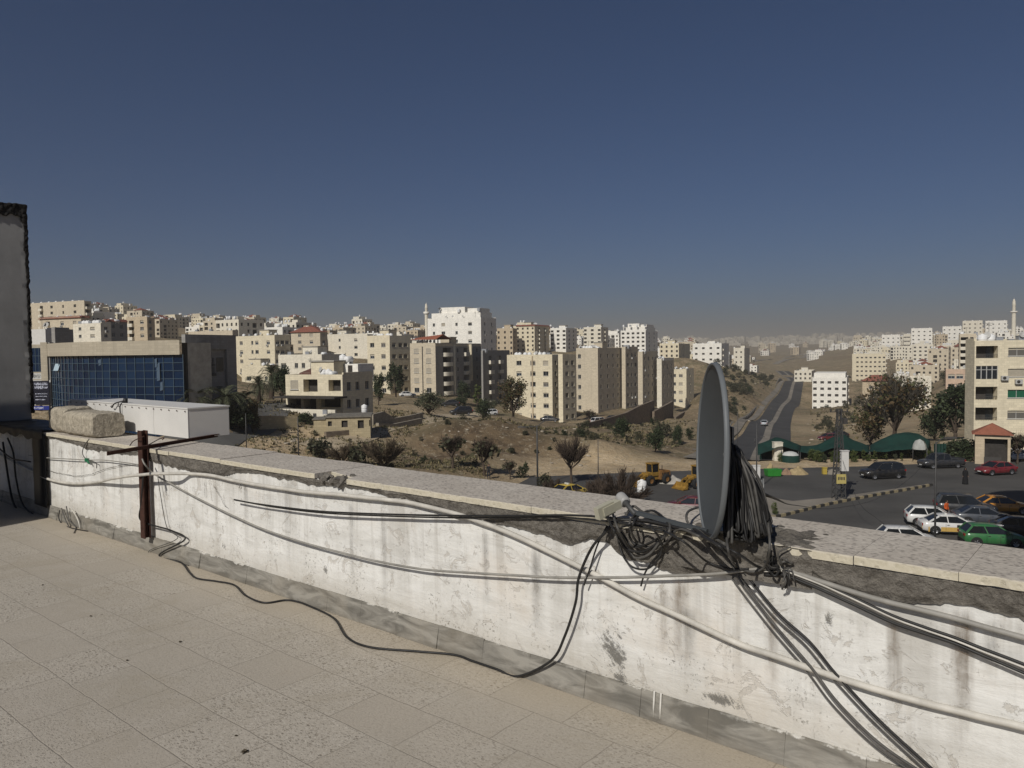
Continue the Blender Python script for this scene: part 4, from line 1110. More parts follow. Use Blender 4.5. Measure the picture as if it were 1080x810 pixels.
faces = np.stack([vid[:-1, :-1], vid[:-1, 1:], vid[1:, 1:], vid[1:, :-1]], -1).reshape(-1, 4)[:, ::-1]
me.from_pydata(np.stack([gx, gy, gz], -1).tolist(), [], faces.tolist())
me.materials.append(terrain_mat())
me.polygons.foreach_set('use_smooth', [True]*len(me.polygons))
att = me.attributes.new('bare', 'FLOAT', 'POINT')
def blob(px, py, D, r): 
    p = P(px, py, D); return np.exp(-((gx-p.x)**2+(gy-p.y)**2)/(r*r))
bare = np.clip(0.85*blob(655, 490, 98, 5)+0.8*blob(622, 485, 100, 4.5)+0.7*blob(692, 497, 94, 4)+0.8*blob(425, 452, 128, 9)+0.8*blob(350, 464, 101, 8)+.7*blob(270, 462, 95, 9)+0.7*blob(250, 475, 88, 8)+0.8*blob(470, 442, 150, 12)+0.7*blob(720, 448, 185, 14)+0.6*blob(905, 440, 200, 25)+0.6*blob(890, 432, 260, 20), 0, 1)
pmk = plaza_mask(gx, gy)
bare = np.maximum(bare, np.clip(pmk*0.9, 0, 1))
att.data.foreach_set('value', bare.astype(np.float32))
rust = np.clip(0.9*blob(525, 470, 108, 8)+0.8*blob(470, 474, 102, 7)+0.8*blob(560, 480, 101, 6)+0.7*blob(430, 478, 98, 6)+0.7*blob(590, 462, 124, 8)+0.7*blob(700, 470, 122, 8)+0.6*blob(780, 440, 215, 16)+.6*blob(775, 415, 320, 22)+0.5*blob(310, 470, 95, 4), 0, 1)
att2 = me.attributes.new('rust', 'FLOAT', 'POINT'); att2.data.foreach_set('value', rust.astype(np.float32))
me.update()
ground = inst('ground', me)
tag(ground, 'dry brown hillsides and valley floor with patchy grass', 'ground', kind='structure')

# ------------------------------------------------------------------ roads and the paved junction
def asphalt(name, base):
    t = NT(name); v = t.coord(); a = t.noise(v, 0.12, 5, 0.65); b = t.noise(v, 7, 4, 0.7); s = t.noise(t.coord((0.25, 1.2, 1)), 0.35, 4, 0.7)
    c = t.mix(t.ramp(a, 0.35, 0.68), mul(base, 0.75), mul(base, 1.3)); c = t.mix(t.ramp(s, 0.55, 0.7, 0, 0.35), c, mul(base, 0.55))
    c = t.mix(t.ramp(b, 0.5, 0.8, 0, 0.5), c, mul(base, 1.5))
    return t.done(c, 0.85, t.bump(b, 0.3, 0.01))
ASPH = asphalt('worn_asphalt', (0.074, 0.070, 0.064)); ASPH2 = asphalt('dark_asphalt', (0.052, 0.050, 0.048)); DUST = asphalt('dusty_paving', (0.21, 0.185, 0.15))
def sheet(name, poly, z, mat, label):
    mb = MB(); mb.quad([(p.x, p.y, z) for p in poly]); me = mb.mesh(name, mat); fix_normals(me)
    if me.polygons[0].normal.z < 0: me.flip_normals()
    return tag(inst(name, me), label, 'road', kind='structure')
def g(px, py): return PZ(px, py, PLAZA)
# whole junction, then the dusty triangle island and the far verge on top of it
sheet('road', [Vector((x, y, 0)) for x, y in ((-9, 83), (0, 88.5), (15, 91.5), (26, 92.5), (44, 94), (60, 97), (110, 104), (150, 100), (150, 20), (60, 8), (10, 22), (-25, 40), (-22, 70))], PLAZA+0.03, ASPH, 'worn asphalt of the junction below the roof')
isl = [g(*q) for q in ((776, 536), (790, 522), (836, 529), (880, 525), (930, 518), (980, 510.5), (983, 513), (960, 517), (920, 524), (870, 534), (830, 544), (805, 549), (770, 552))]
sheet('pavement', isl, PLAZA+0.06, DUST, 'dusty paved island between the two carriageways')
KB = M('black_kerb_paint', (0.045, 0.042, 0.038), 0.3, 5, 0.8); KY = M('yellow_kerb_paint', (0.33, 0.27, 0.16), 0.3, 5, 0.8)
kl = crom([g(*q) for q in ((800, 550), (830, 544), (870, 534), (920, 524), (960, 517), (983, 512.5))], 10)
def resample(pts, n):
    d = [0]
    for a, b in zip(pts, pts[1:]): d.append(d[-1]+(b-a).length)
    o = []; 
    for k in range(n+1):
        s = d[-1]*k/n; i = 0
        while i < len(d)-2 and d[i+1] < s: i += 1
        o.append(pts[i]+(pts[i+1]-pts[i])*((s-d[i])/max(1e-6, d[i+1]-d[i])))
    return o
kk = resample(kl, 40)
for q in range(40):
    mb = MB(); a, b = kk[q].copy(), kk[q+1].copy(); a = a+(b-a)*0.02; a.z = b.z = PLAZA+0.03+0.12
    mb.bar(a, b, 0.2, 0.24); o = mb.build('kerb_stone', KB if q % 2 else KY)
    tag(o, ('black' if q % 2 else 'yellow') + ' painted kerb stone in the striped kerb of the traffic island', 'kerb stone', 'striped kerb stones of the traffic island' if q % 2 else 'yellow kerb stones of the traffic island')
def ribbon(name, pts, w0, w1, zoff, mat, label, kind='structure', shift=0.0):
    mb = MB(); n = len(pts); L = []
    for i, p in enumerate(pts):
        t_ = (pts[min(i+1, n-1)]-pts[max(0, i-1)]); t_.z = 0; t_.normalize(); s = Vector((t_.y, -t_.x, 0))
        w = w0+(w1-w0)*i/(n-1)
        row = []
        for u in (-1, -.5, 0, .5, 1):
            q = p+s*(u*w/2+shift)
            row.append(Vector((q.x, q.y, 0)))
        L.append(row)
    X = np.array([[q.x, q.y] for r in L for q in r]); Z = terr_np(X[:, 0], X[:, 1])
    mb.v = [(x, y, z+zoff) for (x, y), z in zip(X, Z)]
    for i in range(n-1):
        for j in range(4):
            a = i*5+j; mb.f.append((a, a+1, a+6, a+5)); mb.m.append(0); mb.s.append(True)
    me = mb.mesh(name, mat)
    return tag(inst(name, me), label, 'road', kind=kind)
rp = resample(RC, 90)
ribbon('road', rp, 10.2, 12, 0.12, ASPH2, 'dark dual carriageway running down into the valley')
ribbon('median', rp, 1.5, 1.8, 0.20, DUST, 'pale median strip along the valley road')
ribbon('verge', rp, 2.2, 2.2, 0.22, DUST, 'dusty pavement strip left of the valley road', shift=-7.2)
fr = resample(crom([P(*c) for c in ((800, 386, 1150), (850, 381, 1350), (905, 373, 1700), (950, 366, 2000))], 8), 30)
ribbon('road', fr, 14, 14, 0.5, DUST, 'pale dirt road crossing the far brown slope')
fr = resample(crom([P(*c) for c in ((770, 383, 1200), (830, 380, 1400), (890, 372, 2000), (905, 367, 2400))], 8), 30)
ribbon('road', fr, 10, 10, 0.5, DUST, 'second pale track on the far brown slope')
dr = resample(crom([P(*c) for c in ((330, 476, 92), (380, 466, 103), (420, 456, 118), (455, 446, 136), (490, 438, 160), (540, 436, 185))], 8), 40)
ribbon('dirt_track', dr, 4.5, 6, 0.10, M('pale_dirt', (0.40, 0.325, 0.22), 0.2, 0.6, 0.95), 'pale dirt track climbing past the low yellow house')
dr = resample(crom([P(*c) for c in ((440, 424, 200), (480, 430, 190), (520, 436, 182), (560, 446, 172), (600, 452, 168))], 8), 40)
ribbon('road', dr, 7, 7, 0.14, asphalt('grey_street', (0.15, 0.135, 0.115)), 'grey street in front of the balcony block')
dr = resample(crom([P(*c) for c in ((196, 472, 84), (215, 455, 90), (235, 446, 95), (262, 437, 104), (285, 428, 120))], 8), 30)
ribbon('road', dr, 9, 8, 0.10, asphalt('shaded_street', (0.11, 0.105, 0.095)), 'grey street curving below the palm trees')

# ------------------------------------------------------------------ facades with real openings
def facade(mb, O, U, N, w, h, holes, mw=0, md=1):
    """holes: (x0, x1, z0, z1, depth, backmat)"""
    O = Vector(O); U = Vector(U); N = Vector(N); Zv = Vector((0, 0, 1))
    holes = [(max(0.02, a), min(w-0.02, b), max(0.02, c), min(h-0.02, d), e, m) for a, b, c, d, e, m in holes]
    xs = sorted({0.0, w, *[q[0] for q in holes], *[q[1] for q in holes]}); zs = sorted({0.0, h, *[q[2] for q in holes], *[q[3] for q in holes]})
    xs = [x for i, x in enumerate(xs) if i == 0 or x-xs[i-1] > 1e-4]; zs = [z for i, z in enumerate(zs) if i == 0 or z-zs[i-1] > 1e-4]
    def pt(x, z, d=0.0): return O+U*x+Zv*z-N*d
    for i in range(len(xs)-1):
        for j in range(len(zs)-1):
            cx, cz = (xs[i]+xs[i+1])/2, (zs[j]+zs[j+1])/2
            if any(a < cx < b and c < cz < d for a, b, c, d, *_ in holes): continue
            mb.quad([pt(xs[i], zs[j]), pt(xs[i+1], zs[j]), pt(xs[i+1], zs[j+1]), pt(xs[i], zs[j+1])], mw)
    for a, b, c, d, e, m in holes:
        mb.quad([pt(a, c), pt(b, c), pt(b, c, e), pt(a, c, e)], mw); mb.quad([pt(a, d, e), pt(b, d, e), pt(b, d), pt(a, d)], mw)
        mb.quad([pt(a, c), pt(a, c, e), pt(a, d, e), pt(a, d)], mw); mb.quad([pt(b, c, e), pt(b, c), pt(b, d), pt(b, d, e)], mw)
        if m is not None: mb.quad([pt(a, c, e), pt(b, c, e), pt(b, d, e), pt(a, d, e)], m)

GLASSES = [GLASS, NT('blue_window_glass').done((0.03, 0.042, 0.058), 0.1, spec=0.6), NT('curtained_window_glass').done((0.13, 0.12, 0.105), 0.25, spec=0.4), GLASS]
WIN = {}
def window_mesh(w, h, kind):
    """a window unit: x across, front at y=0, z up from its sill"""
    key = (round(w, 1), round(h, 1), kind, random.randint(0, 3) if kind == 'w' else 0)
    if key in WIN: return WIN[key]
    mb = MB(); f = 0.06
    if kind == 'x':
        for q in range(12):
            z0 = h*q/12; mb.quad([(0, 0.02, z0), (w, 0.02, z0), (w, 0.0, z0+h/12), (0, 0.0, z0+h/12)], 0)
    else:
        mb.quad([(0, 0.04, 0), (w, 0.04, 0), (w, 0.04, h), (0, 0.04, h)], 0)
        sh_ = random.choice((0, 0, .25, .45, .7)) if kind == 'w' else 0
        if sh_: mb.quad([(0, 0.03, h*(1-sh_)), (w, 0.03, h*(1-sh_)), (w, 0.03, h), (0, 0.03, h)], 2)
    for a, b, c, d in ((0, w, 0, f), (0, w, h-f, h), (0, f, f, h-f), (w-f, w, f, h-f), (w/2-f/2, w/2+f/2, f, h-f)):
        if kind == 'x' and a not in (0, ) : continue
        mb.box(a, b, -0.02, 0.03, c, d, 1)
    mb.box(-0.08, w+0.08, -0.22, 0.0, -0.07, -0.005, 1)
    WIN[key] = mb.mesh('window', [SHUT if kind == 'x' else (GREENG if kind == 'g' else GLASSES[key[3] % 4]), FRAMEW, SHUT])
    return WIN[key]
BAL = {}
def balcony_mesh(w, h, rounded, k):
    key = (round(w, 1), rounded, k)
    if key in BAL: return BAL[key]
    mb = MB(); d = 1.3
    mats = [PALE, DARKIN, FRAMEW]
    if rounded:
        arc = [(w/2-w/2*math.cos(PI*i/12), -d*math.sin(PI*i/12)**0.6) for i in range(13)]
    else: arc = [(0, 0), (0, -d*.7), (w, -d*.7), (w, 0)]
    for (x0, y0), (x1, y1) in zip(arc, arc[1:]):
        mb.quad([(x0, y0, -0.15), (x1, y1, -0.15), (x1, y1, 0.95), (x0, y0, 0.95)], 0)
        mb.quad([(x1*.97+w*.015, y1*.9, 0.95), (x0*.97+w*.015, y0*.9, .95), (x0*.97+w*.015, y0*.9, 0.02), (x1*.97+w*.015, y1*.9, .02)], 0)
        mb.quad([(x0, y0, .95), (x1, y1, .95), (x1*.97+w*.015, y1*.9, .95), (x0*.97+w*.015, y0*.9, .95)], 0)
    mb.quad([(x, y, 0.02) for x, y in arc], 0); mb.quad([(x, y, -0.15) for x, y in arc][::-1], 0)
    BAL[key] = mb.mesh('balcony', mats)
    return BAL[key]

def roof_bits(b, mb, wf, ws, z, seed):
    """parapet, stair head; all part of the roof mesh"""
    rnd = random.Random(seed)
    for (x0, x1, y0, y1) in ((-wf, 0, 0, 0.25), (-wf, 0, ws-0.25, ws), (-wf, -wf+0.25, 0.25, ws-0.25), (-0.25, 0, 0.25, ws-0.25)):
        if x1-x0 > 0.05: mb.box(x0, x1, y0, y1, z, z+rnd.choice((0.7, 0.9, 1.0)), 0)
    if wf > 6 and ws > 4:
        cx = -wf*rnd.uniform(.3, .7); cyy = ws*rnd.uniform(.4, .6); s = min(2.4, wf*.2)
        mb.box(cx-s, cx+s, cyy-1.8, cyy+1.8, z+0.002, z+2.6, 0)
        mb.box(cx-s-0.2, cx+s+.2, cyy-2.0, cyy+2.0, z+2.6, z+2.8, 2)

TANKMAT = M('white_tank_plastic', (0.74, 0.73, 0.70), 0.08, 3, 0.45); TANKG = M('galvanised_tank', (0.42, 0.43, 0.44), 0.1, 3, 0.4, metallic=0.4)
def tank_proto(kind):
    mb = MB()
    if kind == 0:
        mb.lathe([(0, 0), (.58, 0), (.6, .05), (.6, .4), (.615, .43), (.6, .46), (.6, .85), (.615, .88), (.6, .91), (.6, 1.25), (.5, 1.42), (.2, 1.52), (.2, 1.6), (0, 1.62)], 14)
    elif kind == 1:
        Mx = Matrix.Translation((0, -0.8, 0.75)) @ Matrix.Rotation(-PI/2, 4, 'X'); mb.lathe([(0, 0), (.4, .05), (.5, .14), (.5, 1.5), (.4, 1.6), (0, 1.65)], 14, 0, Mx)
        for yy in (-.5, .5): mb.box(-.45, .45, yy-.04, yy+.04, 0, .4)
    else:
        mb.box(-.55, .55, -.55, .55, 0.35, 1.4); mb.box(-.6, .6, -.6, .6, 1.4, 1.45)
        for a in (-.5, .5):
            for c in (-.5, .5): mb.box(a-.03, a+.03, c-.03, c+.03, 0, .35)
    return mb.mesh('water_tank', TANKG if kind == 2 else TANKMAT)
TANKS = [tank_proto(k) for k in range(3)]
def put_tank(loc, rz, label, group, k=None, s=1.0):
    k = random.choice((0, 0, 0, 1, 2)) if k is None else k
    return tag(inst('water_tank', TANKS[k], None, loc, rz, s), label, 'water tank', group)

_m = MB(); _m.box(0, .85, -.42, -.02, 0, .6, 0); _m.lathe([(.22, 0), (.2, .012), (0, .014)], 10, 1, Matrix.Translation((.35, -.422, .3)) @ Matrix.Rotation(PI/2, 4, 'X')); _m2 = MB(); _m2.lathe([(0, -.09), (.25, -.06), (.42, .02), (.43, .0), (.25, -.08), (0, -.11)], 14, 0, Matrix.Translation((0, 0, .55)) @ Matrix.Rotation(R(70), 4, 'X')); _m2.tube([(0, .1, -.95), (0, .1, .5)], .03, 5); DISH_MESH = _m2.mesh('roof_dish', FRAMEW)
_m3 = MB(); _m3.tube([(0, 0, 0), (0, 0, 3.2)], .03, 5); _m3.box(-.5, .5, -.02, .02, 3.0, 3.04); _m3.box(-.35, .35, -.02, .02, 2.7, 2.74); _m3.box(-.02, .02, -.4, .4, 2.85, 2.89); AERIAL_MESH = _m3.mesh('roof_aerial', FRAMED)
AC_MESH = _m.mesh('air_conditioner', [FRAMEW, DARKIN])
NAMES = {'apartment block': 'apartment_building', 'house': 'house', 'villa': 'villa', 'building': 'building', 'shed': 'shed'}
BY = {}
def openings(spec, w, nst, sh, z0, near):
    """-> holes, units [(x, z, w, h, kind)]"""
    holes, units = [], []
    for (u, k) in spec:
        for s in range(nst):
            zb = z0+s*sh
            ww, hh, sill, dep = {'w': (1.7, 1.25, 1.0, .22), 's': (1.05, 1.25, 1.0, .2), 't': (1.0, 1.9, .5, .2), 'x': (1.6, 1.3, .95, .1), 'g': (1.8, 1.2, 1.0, .2), 'b': (2.2, 2.3, 0.1, 1.2), 'B': (4.6, 2.35, 0.1, 1.4)}[k]
            ww = min(ww, w*0.8); x = max(0.25, min(w-ww-0.25, u*w-ww/2))
            if x+ww > w-0.05: continue
            kk_ = k
            if k == 'x' and s == 0: kk_ = 'w'
            if k == 'w' and near and random.random() < 0.16: kk_ = 'x'
            hole = (x, x+ww, zb+sill, min(zb+sill+hh, zb+sh-0.15), dep, 1 if k in 'bB' else None)
            holes.append(hole); units.append((x, zb+sill, ww, hole[3]-hole[2], kk_, dep))
    return holes, units

for bi, b in enumerate(B):
    random.seed(100+bi)
    near = b['D'] < 335
    p = b['base']; wf, ws = b['wf'], b['ws']; h = b['zt']-p.z; SINK = 3.0
    root = empty(NAMES[b['cat']], p, b['th'])
    tag(root, b['label'], b['cat'])
    b['root'] = root; BY.setdefault(b['key'], b)
    nst = b['st']; sh = (h-0.2)/nst
    front, side = b['front'], b['side']
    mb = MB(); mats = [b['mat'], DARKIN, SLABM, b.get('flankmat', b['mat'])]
    fh, fu, shh, su = [], [], [], []
    if front == 'house':
        s = wf
        fh = [(0.32*s, 0.57*s, 3.55, 5.6, 1.3, 1), (0.76*s, 0.97*s, 3.7, 5.4, 1.2, 1), (0.06*s, 0.27*s, 0.35, 2.7, 1.6, 1), (0.32*s, 0.54*s, 0.35, 2.7, 1.6, 1), (0.62*s, 0.96*s, 1.3, 2.7, 1.0, 1)]
        fu = [(0.09*s, 3.9, 0.14*s, 1.4, 'x', .1)]; fh.append((0.09*s, 0.23*s, 3.9, 5.3, .1, None))
    elif front == 'right':
        s = wf
        for k in range(4):
            zb = h+.55-2.2-2.78*(3-k)
            fh.append((0.18, 2.85, zb, zb+1.75, 1.25, 1))
            fh.append((4.1, 6.3, zb+0.25, zb+1.35, .2, None)); fu.append((4.1, zb+.25, 2.2, 1.1, 'g' if k == 1 else ('x' if k == 2 else 'w'), .2))
            fh.append((7.5, 9.2, zb+0.25, zb+1.35, .2, None)); fu.append((7.5, zb+.25, 1.7, 1.1, 'w', .2))
    elif front: fh, fu = openings(front, wf, nst, sh, 0.1, near)
    if side: shh, su = openings(side, ws, nst, sh, 0.1, near)
    if not near:                                     # far blocks keep their panes in the wall mesh
        fh = [(a_, b_, c_, d_, e_, 1) for a_, b_, c_, d_, e_, m_ in fh]; shh = [(a_, b_, c_, d_, e_, 1) for a_, b_, c_, d_, e_, m_ in shh]
    facade(mb, (-wf, 0, 0), (1, 0, 0), (0, -1, 0), wf, h, fh, 0, 1)
    if b.get('flank') == 'recess':
        shh = [(3.0, ws*0.80, 0.3, h-0.9, 0.35, 3), ]
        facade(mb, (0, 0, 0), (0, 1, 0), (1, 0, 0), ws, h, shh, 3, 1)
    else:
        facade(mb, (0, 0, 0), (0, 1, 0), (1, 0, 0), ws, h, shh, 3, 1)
    facade(mb, (0, ws, 0), (-1, 0, 0), (0, 1, 0), wf, h, [], 0, 1); facade(mb, (-wf, ws, 0), (0, -1, 0), (-1, 0, 0), ws, h, [], 0, 1)
    mb.box(-wf+.05, -0.05, 0.05, ws-.05, -SINK, -0.002, 0)
    mb.quad([(-wf, 0, h), (0, 0, h), (0, ws, h), (-wf, ws, h)], 2)
    if b.get('merlon'):
        for q in range(9): mb.box(-wf+q*wf/9, -wf+q*wf/9+wf/18, -0.05, 0.3, h, h+random.uniform(.7, 1.9), 0)
    mb.build('wall', mats, root)
    mb = MB()
    if b.get('hip'):
        o_ = 0.6; r_ = [(-wf-o_, -o_, h+0.004), (o_, -o_, h+.004), (o_, ws+o_, h+.004), (-wf-o_, ws+o_, h+.004)]; pk = [(-wf*.65, ws*.5, h+2.4), (-wf*.35, ws*.5, h+2.4)]
        for f in ((r_[0], r_[1], pk[1], pk[0]), (r_[1], r_[2], pk[1]), (r_[2], r_[3], pk[0], pk[1]), (r_[3], r_[0], pk[0]), tuple(r_[::-1])): mb.quad(f, 0)
        mb.build('roof', [RED], root)
    else:
        roof_bits(b, mb, wf, ws, h+0.003, bi)
        if b.get('redband'):
            mb.quad([(-wf-.3, -.5, h+.55), (.4, -.5, h+.55), (.4, .6, h+1.3), (-wf-.3, .6, h+1.3)], 3); mb.quad([(.4, -.5, h+.55), (.4, ws, h+.55), (-.3, ws, h+1.3), (-.3, -.4, h+1.3)], 3)
        if b.get('step') or b.get('step2'):
            k1 = 2.9
            mb.box(-wf*.97, -wf*.05, ws*.15, ws*.9, h+.002, h+k1, 0)
            if b.get('step'):
                mb.box(-wf*.82, -wf*.35, ws*.2, ws*.8, h+k1, h+k1+2.3, 0); mb.box(-wf*.3, -wf*.06, ws*.2, ws*.8, h+k1, h+k1+1.6, 0)
        mb.build('roof', [b['mat'], DARKIN, SLABM, RED], root)
    for side_i, units in ((0, fu), (1, su)):
        for (x, z, ww, hh, k, dep) in units:
            if k in 'bB':
                me = balcony_mesh(ww+0.3, hh, k == 'B', b['key'] if k == 'B' else '')
                if side_i == 0: inst('balcony', me, root, (-wf+x-0.15, -0.005, z))
                else: inst('balcony', me, root, (0.005, x-0.15, z), PI/2)
            elif near:
                if k in 'ws' and z > 3.5 and random.random() < .13:
                    ac_ = inst('air_conditioner', AC_MESH, root, (-wf+x+.2, 0, z-.75) if side_i == 0 else (0, x+.2, z-.75), 0 if side_i == 0 else PI/2)
                me = window_mesh(ww, hh, k)
                if side_i == 0: inst('window', me, root, (-wf+x, dep-.05, z), 0, (ww/max(.1, round(ww, 1)), 1, hh/round(hh, 1)))
                else: inst('window', me, root, (-dep+.05, x, z), PI/2, (ww/max(.1, round(ww, 1)), 1, hh/round(hh, 1)))
    if near and wf > 4 and not b.get('hip'):
        for q in range(random.choice((1, 2, 3))):
            inst('roof_dish', DISH_MESH, root, (-wf*random.uniform(.1, .9), random.uniform(.5, 2.0), h+.9), random.uniform(-.6, .6))
        inst('roof_aerial', AERIAL_MESH, root, (-wf*random.uniform(.1, .9), random.uniform(1, 3), h), 0)
    # water tanks on the roof
    short = b['label'].split(',')[0]
    nt_ = b.get('tanks', 0)
    thb = b['th']
    for q in range(nt_):
        lx_ = -wf*(0.12+0.76*(q+random.uniform(-.2, .2))/max(1, nt_-1)) if nt_ > 1 else -wf*.5
        ly_ = min(ws*.5, 1.6+random.uniform(0, 1.6))
        wpt = p+Vector((math.cos(thb)*lx_-math.sin(thb)*ly_, math.sin(thb)*lx_+math.cos(thb)*ly_, h+0.006))
        if b.get('step') and not b.get('hip'): wpt.z += 2.9
        put_tank(wpt, thb, 'white water tank on the roof of the %s' % ' '.join(short.split()[:7]), 'water tanks on roof %d' % bi if False else 'roof tanks of the ' + ' '.join(short.split()[:7]), k=(0 if nt_ >= 6 and q % 4 else None))
# ------------------------------------------------------------------ blue glass building on the left
random.seed(21)
gA, gB = P(50, 377, 106), P(193, 373, 90)
gz0 = -10.5
gbt = empty('glass_building', (gB.x, gB.y, gz0))
tag(gbt, 'curved blue glass clinic building with a pale stone cornice, left of the grey block', 'building')
def loc_(v): return Vector((v.x-gB.x, v.y-gB.y, v.z-gz0))
a2, b2 = Vector((gA.x, gA.y, 0)), Vector((gB.x, gB.y, 0))
ch = (b2-a2); Lc = ch.length; cu = ch/Lc; cn = Vector((cu.y, -cu.x, 0))       # outward, towards us
def arc(u, out=0.0): return a2+cu*(Lc*u)+cn*(3.4*math.sin(PI*u)+out)-b2
zt_g, zc_g = 1.75-gz0, P(120, 362, 97).z-gz0+0.15
NCOL, NROW = 24, 13
BLUE = NT('blue_mirror_glass').done((0.006, 0.020, 0.052), 0.07, spec=0.34); BLUE2 = NT('brighter_blue_glass').done((0.009, 0.028, 0.066), 0.09, spec=0.36); BLUE3 = NT('dark_blue_glass').done((0.004, 0.013, 0.036), 0.07, spec=0.3); MULL = M('dull_blue_mullion', (0.06, 0.095, 0.125), 0.15, 5, 0.5)
mb = MB()
zr = [zt_g*k/NROW for k in range(NROW+1)]
for i in range(NCOL):
    for j in range(NROW):
        t4 = [random.uniform(-.02, .02) for _ in range(2)]
        p0, p1 = arc(i/NCOL, -.03), arc((i+1)/NCOL, -.03)
        q = [(p0.x, p0.y, zr[j]), (p1.x, p1.y, zr[j]), (p1.x, p1.y, zr[j+1]), (p0.x, p0.y, zr[j+1])]
        o1 = cn*t4[0]; q[2] = tuple(Vector(q[2])+o1); q[3] = tuple(Vector(q[3])+o1+cn*t4[1]*.5)
        mb.quad(q, random.choice((0, 0, 0, 0, 2, 2, 1)) if j > 3 else random.choice((0, 0, 1)))
mb.build('curtain_wall', [BLUE, BLUE2, BLUE3], gbt)
mb = MB()
for i in range(NCOL+1):
    p = arc(i/NCOL, 0.02); mb.box(p.x-.03, p.x+.03, p.y-.05, p.y+.05, 0, zt_g, 0)
for j in range(NROW+1):
    for i in range(NCOL): 
        a, b_ = arc(i/NCOL, .021), arc((i+1)/NCOL, .021); mb.bar((a.x, a.y, zr[j]), (b_.x, b_.y, zr[j]), .06, .055)
mb.build('mullions', [MULL], gbt)
CORN = stone('cornice_stone', (0.44, 0.385, 0.29), .07)
mb = MB()
for i in range(NCOL*2):
    u0, u1 = i/NCOL/2, (i+1)/NCOL/2
    a, b_ = arc(u0, .45), arc(u1, .45); ai, bi_ = arc(u0, -.6), arc(u1, -.6)
    mb.quad([(a.x, a.y, zt_g), (b_.x, b_.y, zt_g), (b_.x, b_.y, zc_g), (a.x, a.y, zc_g)]); mb.quad([(a.x, a.y, zc_g), (b_.x, b_.y, zc_g), (bi_.x, bi_.y, zc_g), (ai.x, ai.y, zc_g)]); mb.quad([(ai.x, ai.y, zt_g), (bi_.x, bi_.y, zt_g), (b_.x, b_.y, zt_g), (a.x, a.y, zt_g)])
mb.build('cornice', [CORN], gbt)
mb = MB()
pts = [arc(i/16, -.6) for i in range(17)]; back = [Vector((p.x, p.y, 0))-cn*3.2 for p in pts]
for p, q, r_, s_ in zip(pts, pts[1:], back[1:], back): mb.quad([(p.x, p.y, zc_g-.3), (q.x, q.y, zc_g-.3), (r_.x, r_.y, zc_g-.3), (s_.x, s_.y, zc_g-.3)])
for e in (0, 16):
    p, s_ = pts[e], back[e]; mb.quad([(p.x, p.y, 0), (s_.x, s_.y, 0), (s_.x, s_.y, zc_g-.3), (p.x, p.y, zc_g-.3)])
mb.build('roof', [SLABM], gbt)
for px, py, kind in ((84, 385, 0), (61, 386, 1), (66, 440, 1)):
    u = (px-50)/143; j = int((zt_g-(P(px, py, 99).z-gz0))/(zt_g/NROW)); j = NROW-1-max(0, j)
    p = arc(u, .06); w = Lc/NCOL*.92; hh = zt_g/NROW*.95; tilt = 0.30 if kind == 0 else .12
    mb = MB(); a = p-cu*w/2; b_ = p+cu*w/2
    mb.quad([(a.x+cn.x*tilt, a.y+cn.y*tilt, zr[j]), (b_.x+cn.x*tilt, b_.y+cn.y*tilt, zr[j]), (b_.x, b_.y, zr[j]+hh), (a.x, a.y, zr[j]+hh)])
    o = mb.build('hinged_window', [NT('painted_sky_pane').done((0.42, 0.53, 0.58), 0.2, spec=.6) if kind == 0 else NT('slate_pane').done((0.035, 0.05, 0.085), 0.15, spec=.6)], gbt)  # pale colour of the first pane stands for reflected sky
    if kind == 0: o['label'] = 'opened window pane painted pale for the sky it mirrors'
# broken reflections painted as pale decals on two bays at the right
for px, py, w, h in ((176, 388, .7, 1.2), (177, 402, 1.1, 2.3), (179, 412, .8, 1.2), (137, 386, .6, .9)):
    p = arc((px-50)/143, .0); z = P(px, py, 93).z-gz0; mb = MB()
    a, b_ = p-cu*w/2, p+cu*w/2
    mb.quad([(a.x, a.y, z), (b_.x, b_.y, z+.2), (b_.x, b_.y, z+h), (a.x, a.y, z+h*.8)]); mb.build('reflection_decal', [NT('painted_reflection').done((0.08, 0.115, 0.16), .3)], gbt)
# red lettering at the left end of the cornice
mb = MB()
for k in range(7):
    p = arc(.012+k*.0075, .48); mb.bar((p.x, p.y, zc_g-.42+.10*nz(k*3.3)), (p.x+cu.x*.13, p.y+cu.y*.13, zc_g-.42+.10*nz(k*3.3+1)), .03, .16)
    if k % 2 == 0: mb.bar((p.x, p.y, zc_g-.42), (p.x, p.y, zc_g-.2), .03, .05)
mb.build('lettering', [M('red_sign_letters', (0.28, 0.02, 0.025), .1, 3)], gbt)
# stone pier, left glass wing, sign boards
pr = [(48.2, 51, 361, 470, 103.6, CORN, 'pier', .0), (51, 54, 361, 470, 103.8, GREYS, 'pier', .0)]
for x0, x1, y0, y1, D, mt, nm, _ in pr:
    a, b_ = loc_(P(x0, y1, D)), loc_(P(x1, y0, D)); mb = MB(); mb.box(a.x, b_.x, a.y-.4, a.y+.5, -1, b_.z); mb.build(nm, [mt], gbt)
a, b_ = loc_(P(18, 440, 108)), loc_(P(48, 367, 108)); mb = MB(); zmid = loc_(P(30, 392, 108)).z
mb.quad([(a.x, a.y, zmid), (b_.x, a.y, zmid), (b_.x, a.y, b_.z), (a.x, a.y, b_.z)], 0)
for k in range(10): mb.box(a.x+(b_.x-a.x)*k/9-.03, a.x+(b_.x-a.x)*k/9+.03, a.y-.06, a.y-.003, zmid, b_.z, 1)
for k in range(4): mb.box(a.x, b_.x, a.y-.055, a.y-.004, zmid+(b_.z-zmid)*k/3-.03, zmid+(b_.z-zmid)*k/3+.03, 1)
mb.build('side_glazing', [BLUE, MULL], gbt)
